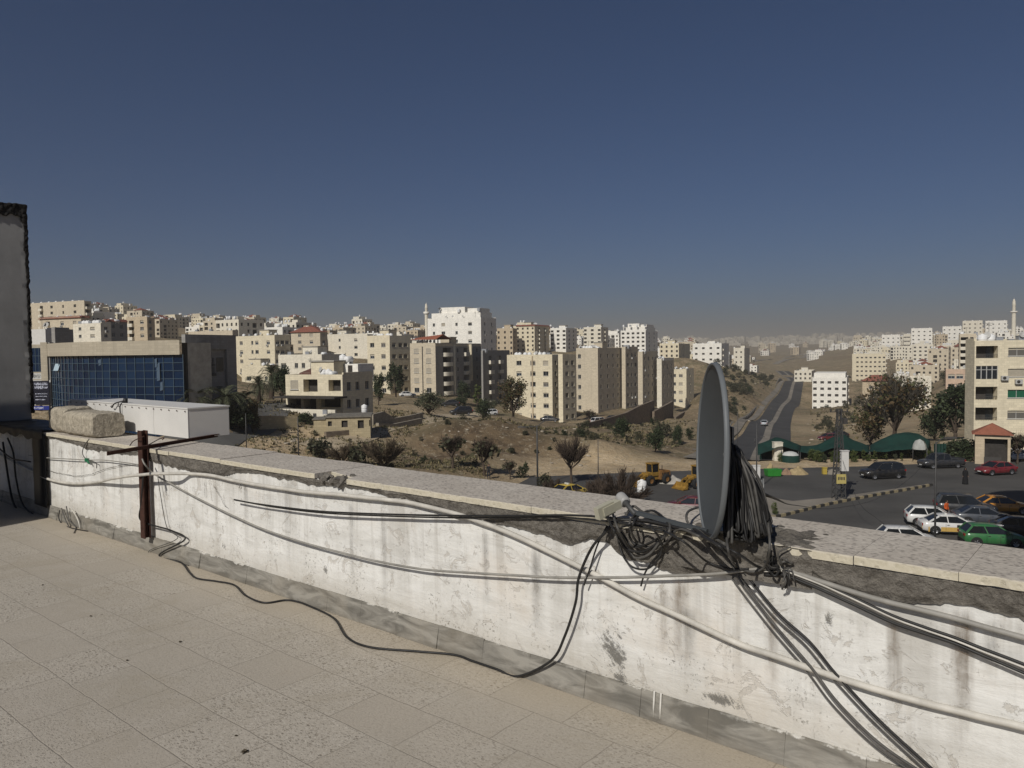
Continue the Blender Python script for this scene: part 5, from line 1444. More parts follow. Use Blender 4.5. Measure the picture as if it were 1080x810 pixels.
mb = MB(); mb.box(a.x, b_.x+.1, a.y-.02, a.y+6, -1, zmid-.003, 0); mb.box(a.x, b_.x, a.y+.03, a.y+6, zmid+.002, b_.z+.5, 0); mb.build('side_wing', [CORN], gbt)
def board(x0, x1, y0, y1, D, mt, nm, label=None):
    a, b_ = loc_(P(x0, y1, D)), loc_(P(x1, y0, D)); mb = MB(); mb.box(a.x, b_.x, a.y-.06, a.y, a.z, b_.z); o = mb.build(nm, [mt], gbt)
    if label: o['label'] = label
    return a, b_, o
def scribble(a, b_, y, rows, mt, seed):
    rnd = random.Random(seed); mb = MB()
    for zc, hh, x0, x1 in rows:
        x = a.x+(b_.x-a.x)*x0
        while x < a.x+(b_.x-a.x)*x1:
            w = rnd.uniform(.06, .11); h0 = hh*rnd.choice((.7, 1, .75, 1.1)); z = a.z+(b_.z-a.z)*zc
            mb.box(x, x+w*.35, y-.012, y-.002, z-h0/2, z+h0/2); mb.box(x+w*.35, x+w, y-.011, y-.002, z-h0/2+rnd.choice((0, h0*.4, h0*.8)), z-h0/2+h0*.22+rnd.choice((0, h0*.35, h0*.75)))
            x += w+.04
    return mb.build('lettering', [mt], gbt)
WHT = M('white_sign_board', (0.55, 0.54, 0.50), .06, 2, .5); NAVY = M('navy_sign_board', (0.012, 0.012, 0.022), .1, 3, .4); BLU = M('blue_sign_strip', (0.02, 0.035, 0.22), .1, 3, .4); LET = M('white_sign_letters', (0.6, 0.62, 0.72), .05, 3, .5); LETK = M('grey_sign_letters', (0.2, 0.2, 0.19), .05, 3, .5)
a, b_, _ = board(31, 44.5, 393.5, 400, 103.5, WHT, 'sign', 'white sign board with grey letters'); scribble(a, b_, a.y-.06, [(.5, .5, .1, .9)], LETK, 3)
board(31, 53.5, 400.8, 427.5, 103.4, WHT, 'sign_frame')
a, b_, _ = board(35.5, 51.8, 401.6, 426.5, 103.1, NAVY, 'sign', 'dark blue sign with two white lines of letters'); scribble(a, b_, a.y-.06, [(.87, .38, .1, .9), (.72, .38, .1, .92), (.45, .14, .15, .85), (.34, .14, .15, .8), (.2, .14, .15, .7)], LET, 5)
a, b_, _ = board(33, 52, 428, 432.5, 103.1, BLU, 'sign', 'blue strip sign below the dark one'); scribble(a, b_, a.y-.06, [(.5, .3, .08, .7)], LET, 8)

# details of the grey annex: a recessed window and railing on its shaded flank
rt_ = BY['clinic_annex']['root']; ba = BY['clinic_annex']
wsA, hA = ba['ws'], ba['zt']-ba['base'].z
mb = MB(); mb.box(-.34, -.30, wsA*.62, wsA*.76, hA*.62, hA*.80, 0); mb.build('window', [GLASS], rt_)
mb = MB()
for k in range(12): mb.box(-.30, -.26, wsA*.28+k*wsA*.026, wsA*.28+k*wsA*.026+.05, hA*.60, hA*(.80 if k % 3 else .74), 0)
mb.box(-.31, -.20, wsA*.26, wsA*.60, hA*.565, hA*.60, 0); mb.box(-.30, -.26, wsA*.26, wsA*.6, hA*.70, hA*.712, 0)
mb.build('railing', [FRAMED], rt_)
# red pergola roof and grey flank fins of the balcony block
rb_ = BY['balcony_block']; hB = rb_['zt']-rb_['base'].z; wfB, wsB = rb_['wf'], rb_['ws']
mb = MB(); mb.quad([(-wfB*.98, -.3, hB+1.9), (.3, -.3, hB+1.9), (.3, 4, hB+3.4), (-wfB*.98, 4, hB+2.6)]); mb.quad([(-wfB*.98, 4, hB+2.6), (.3, 4, hB+3.4), (.3, 9, hB+2.0), (-wfB*.98, 9, hB+2.0)])
mb.build('pergola_roof', [M('orange_red_roofing', (0.30, 0.10, 0.055), .2, 3, .85)], rb_['root'])
mb = MB()
for x in (-wfB*.95, -wfB*.5, -.2):
    for y in (0.1, 8.5): mb.box(x-.12, x+.12, y-.12, y+.12, hB+.9, hB+2.0)
mb.build('pergola_posts', [DARKIN], rb_['root'])
for u, z0 in ((.72, 3.5),):
    mb = MB(); mb.box(0, .9, wsB*u-.35, wsB*u+.35, z0, hB+.6); mb.build('pilaster', [CREAM], rb_['root'])
mb = MB(); mb.box(0, .35, wsB*.36, wsB*.375+.3, 0, hB+.5); mb.build('pilaster', [PALE], rb_['root'])
mb = MB(); mb.box(-wfB*.52, -wfB*.49, -.12, -.002, 0, hB); mb.build('downpipe', [FRAMED], rb_['root'])
rb_ = BY['front_flats']; mb = MB(); mb.box(-rb_['wf']*.44, -rb_['wf']*.415, -.25, -.002, 0, rb_['zt']-rb_['base'].z+.5); mb.build('downpipe', [TAN], rb_['root'])
def ac_unit(rb, x, z, face=0):
    mb = MB(); mb.box(x, x+.85, -.4, -.02, z, z+.6, 0); mb.lathe([(.22, 0), (.2, .012), (0, .014)], 10, 1, Matrix.Translation((x+.35, -.402, z+.3)) @ Matrix.Rotation(PI/2, 4, 'X')); mb.build('air_conditioner', [FRAMEW, DARKIN], rb['root'])
ac_unit(rb_, -rb_['wf']*.78, 9.2); ac_unit(rb_, -rb_['wf']*.78, 5.9)
rb_ = BY['corner_flats']
ac_unit(rb_, -rb_['wf']+3.2, rb_['zt']-rb_['base'].z-4.6); ac_unit(rb_, -rb_['wf']+4.9, rb_['zt']-rb_['base'].z-5.1)
# balcony clutter and glazing on the right-hand block
hR0 = rb_['zt']-rb_['base'].z
for k in range(4):
    zb = hR0+.55-2.2-2.78*(3-k); x0 = -rb_['wf']+.18
    mb = MB()
    if k == 2:
        mb.quad([(x0, .10, zb), (x0+2.67, .10, zb), (x0+2.67, .10, zb+1.75), (x0, .10, zb+1.75)], 0)
        for q in range(5): mb.box(x0+q*2.67/4-.05, x0+q*2.67/4+.05, .02, .13, zb, zb+1.75, 1)
        mb.box(x0, x0+2.67, .03, .12, zb+1.2, zb+1.28, 1)
    else:
        mb.box(x0, x0+2.67, .03, .07, zb+.42, zb+.47, 1)
        for q in range(14): mb.box(x0+q*2.67/13-.015, x0+q*2.67/13+.015, .035, .065, zb, zb+.42, 1)
        mb.box(x0+1.7, x0+2.5, 1.18, 1.24, zb, zb+1.4, 0)
    mb.build('loggia_glazing' if k == 2 else 'loggia_railing', [GLASS, FRAMEW if k == 2 else FRAMED], rb_['root'])
hR = rb_['zt']-rb_['base'].z
for px, k, s in ((1036, 0, 1.0), (1044.5, 0, 1.0), (1053, 2, .8), (1077, 2, .9), (1066, 2, .6)):
    p = P(px, 357, rb_['D']+2.2); put_tank((p.x, p.y, rb_['base'].z+hR+.006), rb_['th'], 'white water tank on the flat roof of the right edge block', 'roof tanks of the right edge block', k, s)
rb_ = BY['near_house']; hN = rb_['zt']-rb_['base'].z
for px, py, k, z_ in ((341.5, 396, 0, 0), (346.5, 396, 0, 0), (351, 394, 1, 0), (362, 381, 0, 2.2), (368, 381, 1, 2.2)):
    p = P(px, 395, rb_['D']+2.5+z_*1.5); put_tank((p.x, p.y, rb_['base'].z+hN+.01+z_), rb_['th'], 'white water tank on the flat roof of the nearest cream house', 'roof tanks of the nearest cream house', k, .95)
mb = MB(); mb.box(-2.6, -.1, 4.2, 8.5, hN+.006, hN+2.2, 0); mb.box(-1.9, -1.1, 4.15, 4.21, hN+.1, hN+2.0, 1); mb.build('stair_head', [WHITE, DARKIN], rb_['root'])
mb = MB(); mb.box(-rb_['wf']*.98, rb_['ws']*.1, -3.2, -.01, 2.75, 3.0, 0); mb.box(-rb_['wf']*1.0, rb_['ws']*.12, -3.3, -3.0, 0, 1.2, 1); mb.build('terrace_slab', [DARKIN, PALE], rb_['root'])
mb = MB(); mb.quad([(-rb_['wf']*.9, 2, hN+.9), (-rb_['wf']*.42, 2, hN+.9), (-rb_['wf']*.35, 6, hN+2.1), (-rb_['wf']*.8, 6, hN+2.1)]); mb.box(-rb_['wf']*.9, -rb_['wf']*.42, 2.0, 2.2, hN+.004, hN+.88, 0); mb.build('roof_awning', [M('brown_red_awning', (0.13, 0.06, 0.045), .2, 3)], rb_['root'])

# ------------------------------------------------------------------ walls, low house, ruins
def wall_line(name, label, pts, thick, mat, cat='wall', sink=2.5):
    """pts: (px, py top, D); bottom sunk below the soil"""
    mb = MB(); L = [P(*p) for p in pts]
    for a, b_ in zip(L, L[1:]):
        n_ = 6
        for k in range(n_):
            p, q = a+(b_-a)*k/n_, a+(b_-a)*(k+1)/n_
            d = Vector((q.x-p.x, q.y-p.y, 0)).normalized(); s = Vector((d.y, -d.x, 0))*thick/2
            zb = min(terr(p.x, p.y), terr(q.x, q.y))-sink*.4
            mb.loft([[(p+s).to_tuple()[:2]+(zb,), (p+s).to_tuple(), (p-s).to_tuple(), (p-s).to_tuple()[:2]+(zb,)], [(q+s).to_tuple()[:2]+(zb,), (q+s).to_tuple(), (q-s).to_tuple(), (q-s).to_tuple()[:2]+(zb,)]], 0, False, k in (0, n_-1))
    me = mb.mesh(name, mat); fix_normals(me)
    return tag(inst(name, me), label, cat)
BRW = stone('brown_rubble_stone', (0.21, 0.165, 0.12), .25, .1); YLW = stone('yellow_rubble_stone', (0.42, 0.35, 0.22), .12, .08)
wall_line('retaining_wall', 'long low brown wall climbing past the parked white van below the shaded row', [(611, 448, 150), (640, 441, 163), (661, 435, 175)], .5, BRW)
wall_line('retaining_wall', 'tall brown retaining wall below the second shaded block', [(660, 435, 176), (674, 428, 188), (689, 422, 200)], .6, BRW, sink=5)
wall_line('retaining_wall', 'tall brown retaining wall below the fourth shaded block', [(689, 434, 196), (700, 428, 206), (709, 423, 214)], .6, BRW, sink=5)
wall_line('retaining_wall', 'short brown wall stepping down beside the cream single column block', [(712, 440, 205), (720, 435, 218), (724, 433, 228)], .5, BRW)
wall_line('garden_wall', 'pale yellow garden wall at the foot of the broad cream block', [(540, 447, 186), (575, 454, 176), (611, 450, 168)], .4, YLW)
wall_line('garden_wall', 'low stone wall with dark top beside the street, left of the yellow house', [(272, 438.5, 101), (292, 438.5, 103), (313, 439.5, 105)], .5, YLW)
wall_line('garden_wall', 'tumbledown stone wall in front of the low yellow house', [(343, 455.5, 99), (362, 454, 101), (379, 452, 103)], .5, BRW)
wall_line('ruin_wall', 'broken stone wall of the ruin right of the yellow house', [(392, 437, 116), (404, 434, 121), (415, 441, 124), (432, 438, 128), (445, 435, 134)], .5, stone('grey_rubble_stone', (0.30, 0.26, 0.20), .2, .1))
wall_line('ruin_wall', 'lower broken wall of the ruin, nearer the dirt track', [(398, 446, 112), (415, 447, 116), (430, 444, 121), (444, 441, 127)], .5, stone('grey_rubble_stone', (0.30, 0.26, 0.20), .2, .1))
wall_line('garden_wall', 'pale wall in front of the balcony block along the street', [(402, 422, 190), (430, 424, 196), (470, 428, 198)], .4, PALE)
wall_line('garden_wall', 'beige roadside wall left of the red roofed kiosk', [(993, 466, 112), (1012, 463, 108), (1028, 461, 104)], .5, TAN)
yh = P(344, 456, 101)
hs = empty('low_house', yh, R(8)); tag(hs, 'low yellow rubble house with flat grey roof beside the dirt track', 'house')
Lh = P(397, 452, 106).x-yh.x
mb = MB(); facade(mb, (0, 0, 0), (1, 0, 0), (0, -1, 0), Lh, 1.9, [(.25, .75, .8, 1.45, .25, 1), (2.0, 2.8, .6, 1.5, .25, 1), (4.1, 4.9, .4, 1.5, .3, 1), (5.6, 6.2, .7, 1.5, .25, 1)], 0, 1)
mb.box(0, Lh, .01, 5.5, -2, -.003, 0); facade(mb, (Lh, 0, 0), (0, 1, 0), (1, 0, 0), 5.5, 1.9, [], 0, 1); facade(mb, (0, 5.5, 0), (0, -1, 0), (-1, 0, 0), 5.5, 1.9, [], 0, 1)
mb.box(-1.7, -.004, 1.0, 4.5, -2, 1.6, 0)
mb.build('wall', [YLW, DARKIN], hs)
mb = MB(); mb.box(-.15, Lh+.15, -.2, 5.6, 1.9, 2.1); mb.box(-1.85, -.16, .85, 4.6, 1.6, 1.75); mb.build('roof', [M('weathered_cement_roof', (0.17, 0.155, 0.13), .25, 1.5, .9)], hs)
p = P(384.5, 440, 107.5); put_tank((p.x, p.y, yh.z+2.1), 0, 'lone white water tank on the low yellow house', 'lone tank', 0, .7)
put_tank((P(343, 441, 103).x, P(343, 441, 103).y, yh.z+2.1), 0, 'grey box tank on the low yellow house roof', 'grey tank', 2, .5)

rw = []
for q, p in enumerate(rp[2:70]):
    n0, n1 = rp[max(0, q-2)], rp[min(len(rp)-1, q+7)]; d = Vector((n1.x-n0.x, n1.y-n0.y, 0)).normalized(); rw.append(Vector((p.x, p.y, 0))-Vector((d.y, -d.x, 0))*9.2)
rz_ = terr_np([p.x for p in rp[2:70]], [p.y for p in rp[2:70]])+.1; mb = MB()
for i_ in range(len(rw)-1):
    a, b_ = rw[i_], rw[i_+1]; mb.bar((a.x, a.y, rz_[i_]+.1), (b_.x, b_.y, rz_[i_+1]+.1), .35, 2.4)
    mb.box(a.x-.28, a.x+.28, a.y-.28, a.y+.28, rz_[i_]-.6, rz_[i_]+1.6)
tag(mb.build('roadside_wall', [M('grey_concrete_wall', (.15, .14, .125), .2, .6, .9)]), 'long grey wall with pillars along the left of the valley road', 'wall')

# ------------------------------------------------------------------ plants
def leafmat(name, c, v=.35): return M(name, c, v, .9, .7)
LEAFS = {'dark': (leafmat('dark_evergreen_leaf', (.022, .032, .014)), leafmat('evergreen_leaf', (.042, .056, .022))),
         'olive': (leafmat('olive_leaf', (.045, .050, .026)), leafmat('pale_olive_leaf', (.085, .090, .050))),
         'rusty': (leafmat('autumn_leaf', (.085, .055, .022)), leafmat('autumn_green_leaf', (.055, .058, .020))),
         'lively': (leafmat('fresh_leaf', (.040, .062, .016)), leafmat('yellow_green_leaf', (.10, .115, .03))),
         'shrub': (leafmat('dusty_shrub_leaf', (.040, .042, .022)), leafmat('dry_shrub_leaf', (.065, .060, .032)))}
BARK = M('grey_brown_bark', (.075, .055, .040), .35, 3, .95, .02, 12); TWIG = M('red_brown_twigs', (.070, .050, .036), .3, 4, .9); DRYT = M('dry_brown_twigs', (.10, .075, .048), .3, 4, .9); GTWIG = M('grey_twigs', (.10, .088, .07), .3, 4, .9)
def leaf_clumps(mb, rnd, clumps, n, size, mats=(0, 1)):
    for _ in range(n):
        c, r = rnd.choice(clumps)
        d = Vector((rnd.gauss(0, 1), rnd.gauss(0, 1), rnd.gauss(0, 1))); d *= r*min(1.25, abs(rnd.gauss(.75, .28)))/max(d.length, 1e-3)
        p = c+d; u = Vector((rnd.uniform(-1, 1), rnd.uniform(-1, 1), rnd.uniform(-.6, .6))).normalized(); w = u.orthogonal().normalized()
        w = (w*math.cos(rnd.uniform(0, 6))+u.cross(w)*math.sin(rnd.uniform(0, 6))).normalized()
        s = size*rnd.uniform(.6, 1.35)
        mb.quad([p-u*s, p+w*s*.55, p+u*s, p-w*s*.55], mats[0] if rnd.random() < .55 else mats[1])
def limbs(mb, rnd, h, r0, tips, split=.35):
    top = Vector((rnd.uniform(-.05, .05)*h, rnd.uniform(-.05, .05)*h, h*split))
    mb.tube(crom([(0, 0, -.4), (rnd.uniform(-.03, .03)*h, 0, h*split*.5), top], 3), [r0*1.2]*3+[r0]*3+[r0*.8], 7)
    for c in tips:
        mid = (top+c)/2+Vector((rnd.uniform(-.06, .06)*h, rnd.uniform(-.06, .06)*h, -.03*h))
        mb.tube(crom([top-Vector((0, 0, h*split*.15)), mid, c], 3), [r0*.55, r0*.5, r0*.45, r0*.36, r0*.28, r0*.2, r0*.1], 5)
PROTO = {}
def leafy(key, h, w, pal, n, leaf, seed, trunk=.25, flat=1.0):
    if key in PROTO: return PROTO[key]
    rnd = random.Random(seed); cl = []
    for k in range(20):
        a = rnd.uniform(0, 6.28); rr = w/2*.78*math.sqrt(rnd.random()); z = h*(trunk+.12)+(h*(1-trunk-.18))*rnd.random()
        q = 1-abs((z-h*(trunk+.45))/(h*.62))**2*.6
        cl.append((Vector((rr*math.cos(a)*q, rr*math.sin(a)*q, z)), w*rnd.uniform(.13, .23)))
    mbt = MB(); limbs(mbt, rnd, h, h*.028+.03, [c for c, _ in cl[:9]], max(trunk, .12))
    mbc = MB(); leaf_clumps(mbc, rnd, cl, n, leaf)
    PROTO[key] = (mbt.mesh('trunk', BARK), mbc.mesh('crown', list(LEAFS[pal])), h, w); return PROTO[key]
def twiggy(key, h, w, mat, n, seed, trunk=.3, leafn=0, pal='rusty', droop=0):
    if key in PROTO: return PROTO[key]
    rnd = random.Random(seed); mbt = MB(); mbc = MB(); top = Vector((0, 0, h*trunk)); tips = []
    for k in range(9):
        a = 2*PI*k/9+rnd.uniform(-.3, .3); el = rnd.uniform(.45, 1.25)
        tips.append(top+Vector((math.cos(a)*math.cos(el)*w*.36, math.sin(a)*math.cos(el)*w*.36, math.sin(el)*h*(1-trunk)*.62)))
    limbs(mbt, rnd, h, h*.022+.03, tips, trunk)
    for k in range(n):
        t0 = rnd.choice(tips); st = top+(t0-top)*rnd.uniform(.25, 1.0)
        d = (st-Vector((0, 0, h*trunk*.4))).normalized()+Vector((rnd.gauss(0, .38), rnd.gauss(0, .38), rnd.gauss(.12, .3)-droop)); d.normalize()
        L = h*rnd.uniform(.12, .34); e = st+d*L
        k_ = max(abs(e.x), abs(e.y))/(w*.5)
        if k_ > 1: e = st+(e-st)/k_
        mbc.tube([st, (st+e)/2+Vector((rnd.gauss(0, .03), rnd.gauss(0, .03), 0))*h, e], [.022+.003*h, .015+.002*h, .006], 3, 0, False)
    if leafn: leaf_clumps(mbc, rnd, [(t_, w*.2) for t_ in tips], leafn, .22, (1, 2))
    PROTO[key] = (mbt.mesh('trunk', BARK), mbc.mesh('crown', [mat, *LEAFS[pal]]), h, w); return PROTO[key]
def palm(key, seed):
    if key in PROTO: return PROTO[key]
    rnd = random.Random(seed); mbt = MB(); mbt.tube(crom([(0, 0, -.4), (.1, 0, 1.6), (.05, .05, 3.4)], 5), [.42]*5+[.34]*5+[.3], 9); mbc = MB()
    for k in range(46):
        a = rnd.uniform(0, 6.28); el = rnd.uniform(-.35, 1.35); L = rnd.uniform(2.2, 3.1); pts = []; p = Vector((.05, .05, 3.3)); e = el
        for s in range(9):
            pts.append(p.copy()); p = p+Vector((math.cos(a)*math.cos(e), math.sin(a)*math.cos(e), math.sin(e)))*(L/8); e -= .19+.05*s*.3
        mbc.tube(pts, [.04-.004*i for i in range(9)], 3, 0, False)
        sd = Vector((-math.sin(a), math.cos(a), 0))
        for s in range(1, 9):
            for q in (0, .5):
                if s == 8 and q: continue
                c = pts[s]+(pts[min(8, s+1)]-pts[s])*q; ll = .62*math.sin(PI*min(1, (s+q+1.5)/10.5)); fw = (pts[s]-pts[s-1]).normalized()
                for g_ in (-1, 1):
                    tip = c+sd*g_*ll*.75+fw*ll*.6-Vector((0, 0, .12)); mbc.quad([c, c+fw*.09, tip, c-fw*.02], rnd.choice((0, 1, 1)))
    PROTO[key] = (mbt.mesh('trunk', BARK), mbc.mesh('crown', list(LEAFS['olive'])), 5.0, 5.0); return PROTO[key]
def plant(proto, px, py, D, hpx, wpx, name, label, cat, group=None, z=None, parts=True):
    """stands at pixel column px with its foot at row py at distance D; hpx, wpx are its size in the photo"""
    tm, cm, h, w = proto; x, y = P(px, py, D).x, D
    z = terr(x, y) if z is None else z
    sz = hpx*D/F/h; sw = wpx*D/F/w
    if parts:
        r_ = empty(name, (x, y, z), random.uniform(0, 6.28)); r_.scale = (sw, sw, sz); tag(r_, label, cat, group)
        inst('trunk', tm, r_); inst('crown', cm, r_); return r_
    o = inst(name, cm, None, (x, y, z), random.uniform(0, 6.28), (sw, sw, sz)); return tag(o, label, cat, group)
EV = leafy('evergreen', 6, 5.2, 'dark', 3200, .20, 1, .14); EV2 = leafy('evergreen_round', 4, 4.6, 'dark', 2600, .17, 2, .05); OL = leafy('olive', 4.5, 5, 'olive', 2300, .17, 3, .18)
RU = leafy('autumn', 7, 5.4, 'rusty', 3400, .19, 4, .12); LI = leafy('lively', 4, 3.4, 'lively', 1800, .15, 5, .1); CYP = leafy('cypress', 6, 2.0, 'lively', 1800, .15, 6, .04)
SH1 = leafy('shrub_a', 2.2, 3.0, 'shrub', 900, .13, 7, .0); SH2 = leafy('shrub_b', 2.0, 2.5, 'shrub', 700, .13, 8, .0); SH3 = leafy('shrub_c', 2.6, 2.6, 'dark', 900, .13, 9, .0)
BT = twiggy('bare_tree', 6, 6.2, TWIG, 900, 10, .34); BT2 = twiggy('bare_tree_grey', 9, 9, GTWIG, 1300, 11, .25, 1900, 'rusty'); BT3 = twiggy('small_bare', 3.2, 3, TWIG, 500, 12, .36, 120, 'shrub')
DB = twiggy('dry_bush', 2.6, 4.2, DRYT, 1100, 13, .04); DB2 = twiggy('grey_bush', 2.2, 3.6, GTWIG, 800, 14, .04, 500, 'shrub'); DB3 = twiggy('red_bush', 2.4, 5, TWIG, 2600, 15, .03)
PA = palm('palm', 16); PA2 = palm('palm_b', 17)
random.seed(5)
for px, py, D, h, w, pr_, lab in ((207, 446, 92, 46, 50, PA, 'date palm with wide grey green fronds, leftmost, half behind the white box'), (238, 447, 94, 48, 52, PA2, 'date palm with wide fronds, middle of the three by the grey block'), (256, 446, 99, 46, 46, PA, 'date palm with wide fronds, right one by the grey block'), (273, 437, 118, 33, 30, PA2, 'small feathery palm in front of the cream villa'), (287, 434, 128, 40, 34, PA, 'taller feathery palm right in front of the cream villa')):
    plant(pr_, px, py, D, h, w, 'palm_tree', lab, 'palm tree', 'palm trees by the street')
for px, py, D, h, w, pr_, lab, cat in (
    (267, 447, 98, 38, 18, RU, 'small leafy tree with yellow green top beside the street post', 'tree'), (297, 432, 122, 36, 20, EV, 'dark tree between the palms and the nearest house', 'tree'), (247, 448, 96, 24, 44, EV2, 'dense dark undergrowth tree beneath the palms', 'tree'),
    (399, 428, 150, 32, 14, EV, 'narrow dark tree against the flank of the nearest house', 'tree'), (418, 424, 195, 34, 22, EV, 'dark tree at the flank of the five storey block', 'tree'), (323, 437, 108, 12, 22, EV2, 'round dark bush before the nearest house, left one', 'bush'), (347, 437, 108, 12, 14, EV2, 'round dark bush before the nearest house, right one', 'bush'),
    (453, 444, 142, 24, 34, OL, 'spreading olive green tree beside the street with parked dark cars', 'tree'), (509, 441, 152, 22, 18, EV2, 'small dark tree at the street corner left of leafy tree', 'tree'), (504, 424, 200, 26, 10, CYP, 'bright green cypress at the foot of the balcony block', 'tree'), (490, 424, 200, 24, 16, EV, 'dark tree standing before the shaded balconies', 'tree'), (484, 427, 186, 10, 18, EV2, 'low dark hedge bush in front of the balcony block', 'bush'),
    (541, 441, 168, 42, 32, RU, 'big leafy brown green tree in front of the broad cream block', 'tree'), (518, 428, 196, 14, 14, OL, 'small olive tree below the shaded grey balconies', 'tree'), (621, 441, 205, 14, 18, BT3, 'small bare tree between the two beige blocks', 'tree'),
    (657, 472, 124, 21, 24, EV2, 'round dark bush on the slope below the brown walls, leftmost', 'bush'), (691, 485, 109, 25, 20, EV2, 'upright dark bush on the slope just above the loader', 'bush'), (716, 471, 128, 20, 15, EV2, 'dark bush on the slope close to the dish edge', 'bush'), (699, 462, 140, 16, 22, DB2, 'scruffy half bare bush above the loader', 'bush'), (727, 462, 138, 13, 13, SH3, 'small dark shrub beside the dish edge', 'bush'),
    (336, 478, 90, 20, 34, DB2, 'grey green scrub bush by the coping, beneath the low yellow house', 'bush'), (362, 489, 88, 28, 46, DB, 'brown dry bush above the coping, between two darker ones', 'bush'), (404, 496, 86, 42, 66, DB, 'large brown dry bush just above the coping', 'bush'), (378, 489, 87, 24, 30, DB2, 'greyish dry bush beside the large brown one', 'bush'),
    (478, 501, 88, 38, 40, BT3, 'small brownish bare tree on the grassy slope', 'tree'), (511, 504, 87, 44, 38, BT3, 'small bare tree beside the dark standing person', 'tree'), (552, 503, 88, 16, 16, SH3, 'blue dark bush left of the double street lamp', 'bush'), (538, 503, 87, 22, 18, BT3, 'thin bare sapling left of the double street lamp', 'tree'),
    (630, 530, 71, 34, 70, DB3, 'low red brown brush left of the white roadside tank', 'bush'), (603, 506, 84, 56, 48, BT, 'bare reddish brown tree with a broad fan of twigs', 'tree'), (652, 530, 71, 50, 84, DB3, 'wide tangle of red brown twigs above the coping', 'bush'), (584, 524, 76, 26, 46, DB3, 'low red brown brush behind the yellow taxi', 'bush'), (575, 514, 82, 16, 20, DB2, 'scrub bush at the foot of the double street lamp', 'bush'),
    (943, 472, 118, 90, 82, BT2, 'large half bare tree with rusty leaves behind the green nets', 'tree'), (1006, 470, 122, 58, 50, EV, 'large dark evergreen left of the right edge block', 'tree'), (985, 470, 126, 34, 26, EV2, 'lower dark evergreen at the left of the large one', 'tree'), (1073, 486, 94, 36, 30, BT3, 'bare tree behind the silver car at the right edge', 'tree'), (1019, 414, 200, 16, 16, EV2, 'dark tree before the peach house', 'tree'), (996, 418, 205, 22, 14, EV, 'dark tree at the left of the peach house', 'tree'),
    (817, 543, 67, 13, 7, LI, 'tiny lollipop shaped tree on the paved island', 'tree'), (918, 470, 128, 40, 34, RU, 'rusty leafed tree left of the large half bare one', 'tree'), (562, 357, 640, 8, 8, EV, 'round dark tree on the skyline', 'tree')):
    plant(pr_, px, py, D, h, w, 'bush' if cat == 'bush' else 'tree', lab, cat)
# nursery plants under and before the green nets
for k in range(30):
    px = 812+k*5.8+random.uniform(-2, 2); hh = random.choice((6, 7, 9, 12)); pr_ = random.choice((LI, LI, CYP, OL, EV2))
    D = random.uniform(97.0, 100.5)
    if 793 < px < 822 or 825 < px < 850 or 983 < px: continue
    plant(pr_, px, 487, D, hh, hh*random.uniform(.6, 1.1) if pr_ is not CYP else hh*.4, 'nursery_plant', 'potted looking green plant in the nursery row before the green nets', 'plant', 'nursery plants before the green nets', PLAZA if D < 97 else None, False)
# shrubs over the slopes
sn = 0
def scatter(n, x0, x1, D0, D1, label, group, hmin=1.2, hmax=3.0, bound=None):
    k = 0; tries = 0
    while k < n and tries < n*12:
        tries += 1
        px = random.uniform(x0, x1); D = D0*(D1/D0)**random.random(); x, y = PX(px, D)
        if float(road_mask(np.array([x]), np.array([y]))[0]) > .35 or (plaza_mask(np.array([x]), np.array([y]))[0] > .3): continue
        if bound and not bound(px, D): continue
        if any(math.hypot(x-c_[0], y-c_[1]) < 7 for c_ in TB): continue
        pr_ = random.choice((SH1, SH1, SH2, SH2, SH3, DB2)); hm = random.uniform(hmin, hmax)*random.choice((.6, .8, 1))
        plant(pr_, px, 400, D, hm*F/D, hm*random.uniform(1.0, 1.5)*F/D, 'shrub', label, 'shrub', group, None, False); k += 1
scatter(120, 752, 832, 150, 520, 'dark scrubby bush on the brown slope between dish and valley road', 'shrubs on the slope left of the valley road', 2.0, 4.6)
scatter(30, 738, 815, 400, 700, 'small dark bush along the brow of the brown slope', 'shrubs on the brow of the brown slope', 2.2, 4.6)
scatter(26, 846, 905, 130, 330, 'dusty bush on the stony bank right of the valley road', 'shrubs right of the valley road', 1.2, 3.2)
scatter(50, 895, 1030, 230, 800, 'dark bush among the houses of the right hand slope', 'shrubs on the right hand slope', 2.5, 5.5)
scatter(34, 610, 735, 106, 165, 'low scrub on the slope below the shaded row', 'scrub below the shaded row', .6, 1.8)
scatter(44, 430, 640, 90, 135, 'low dry tuft on the grassy slope above the coping', 'tufts on the grassy slope', .4, 1.2)
scatter(18, 245, 420, 86, 125, 'low dry tuft on the waste ground by the yellow house', 'tufts by the yellow house', .4, 1.1)
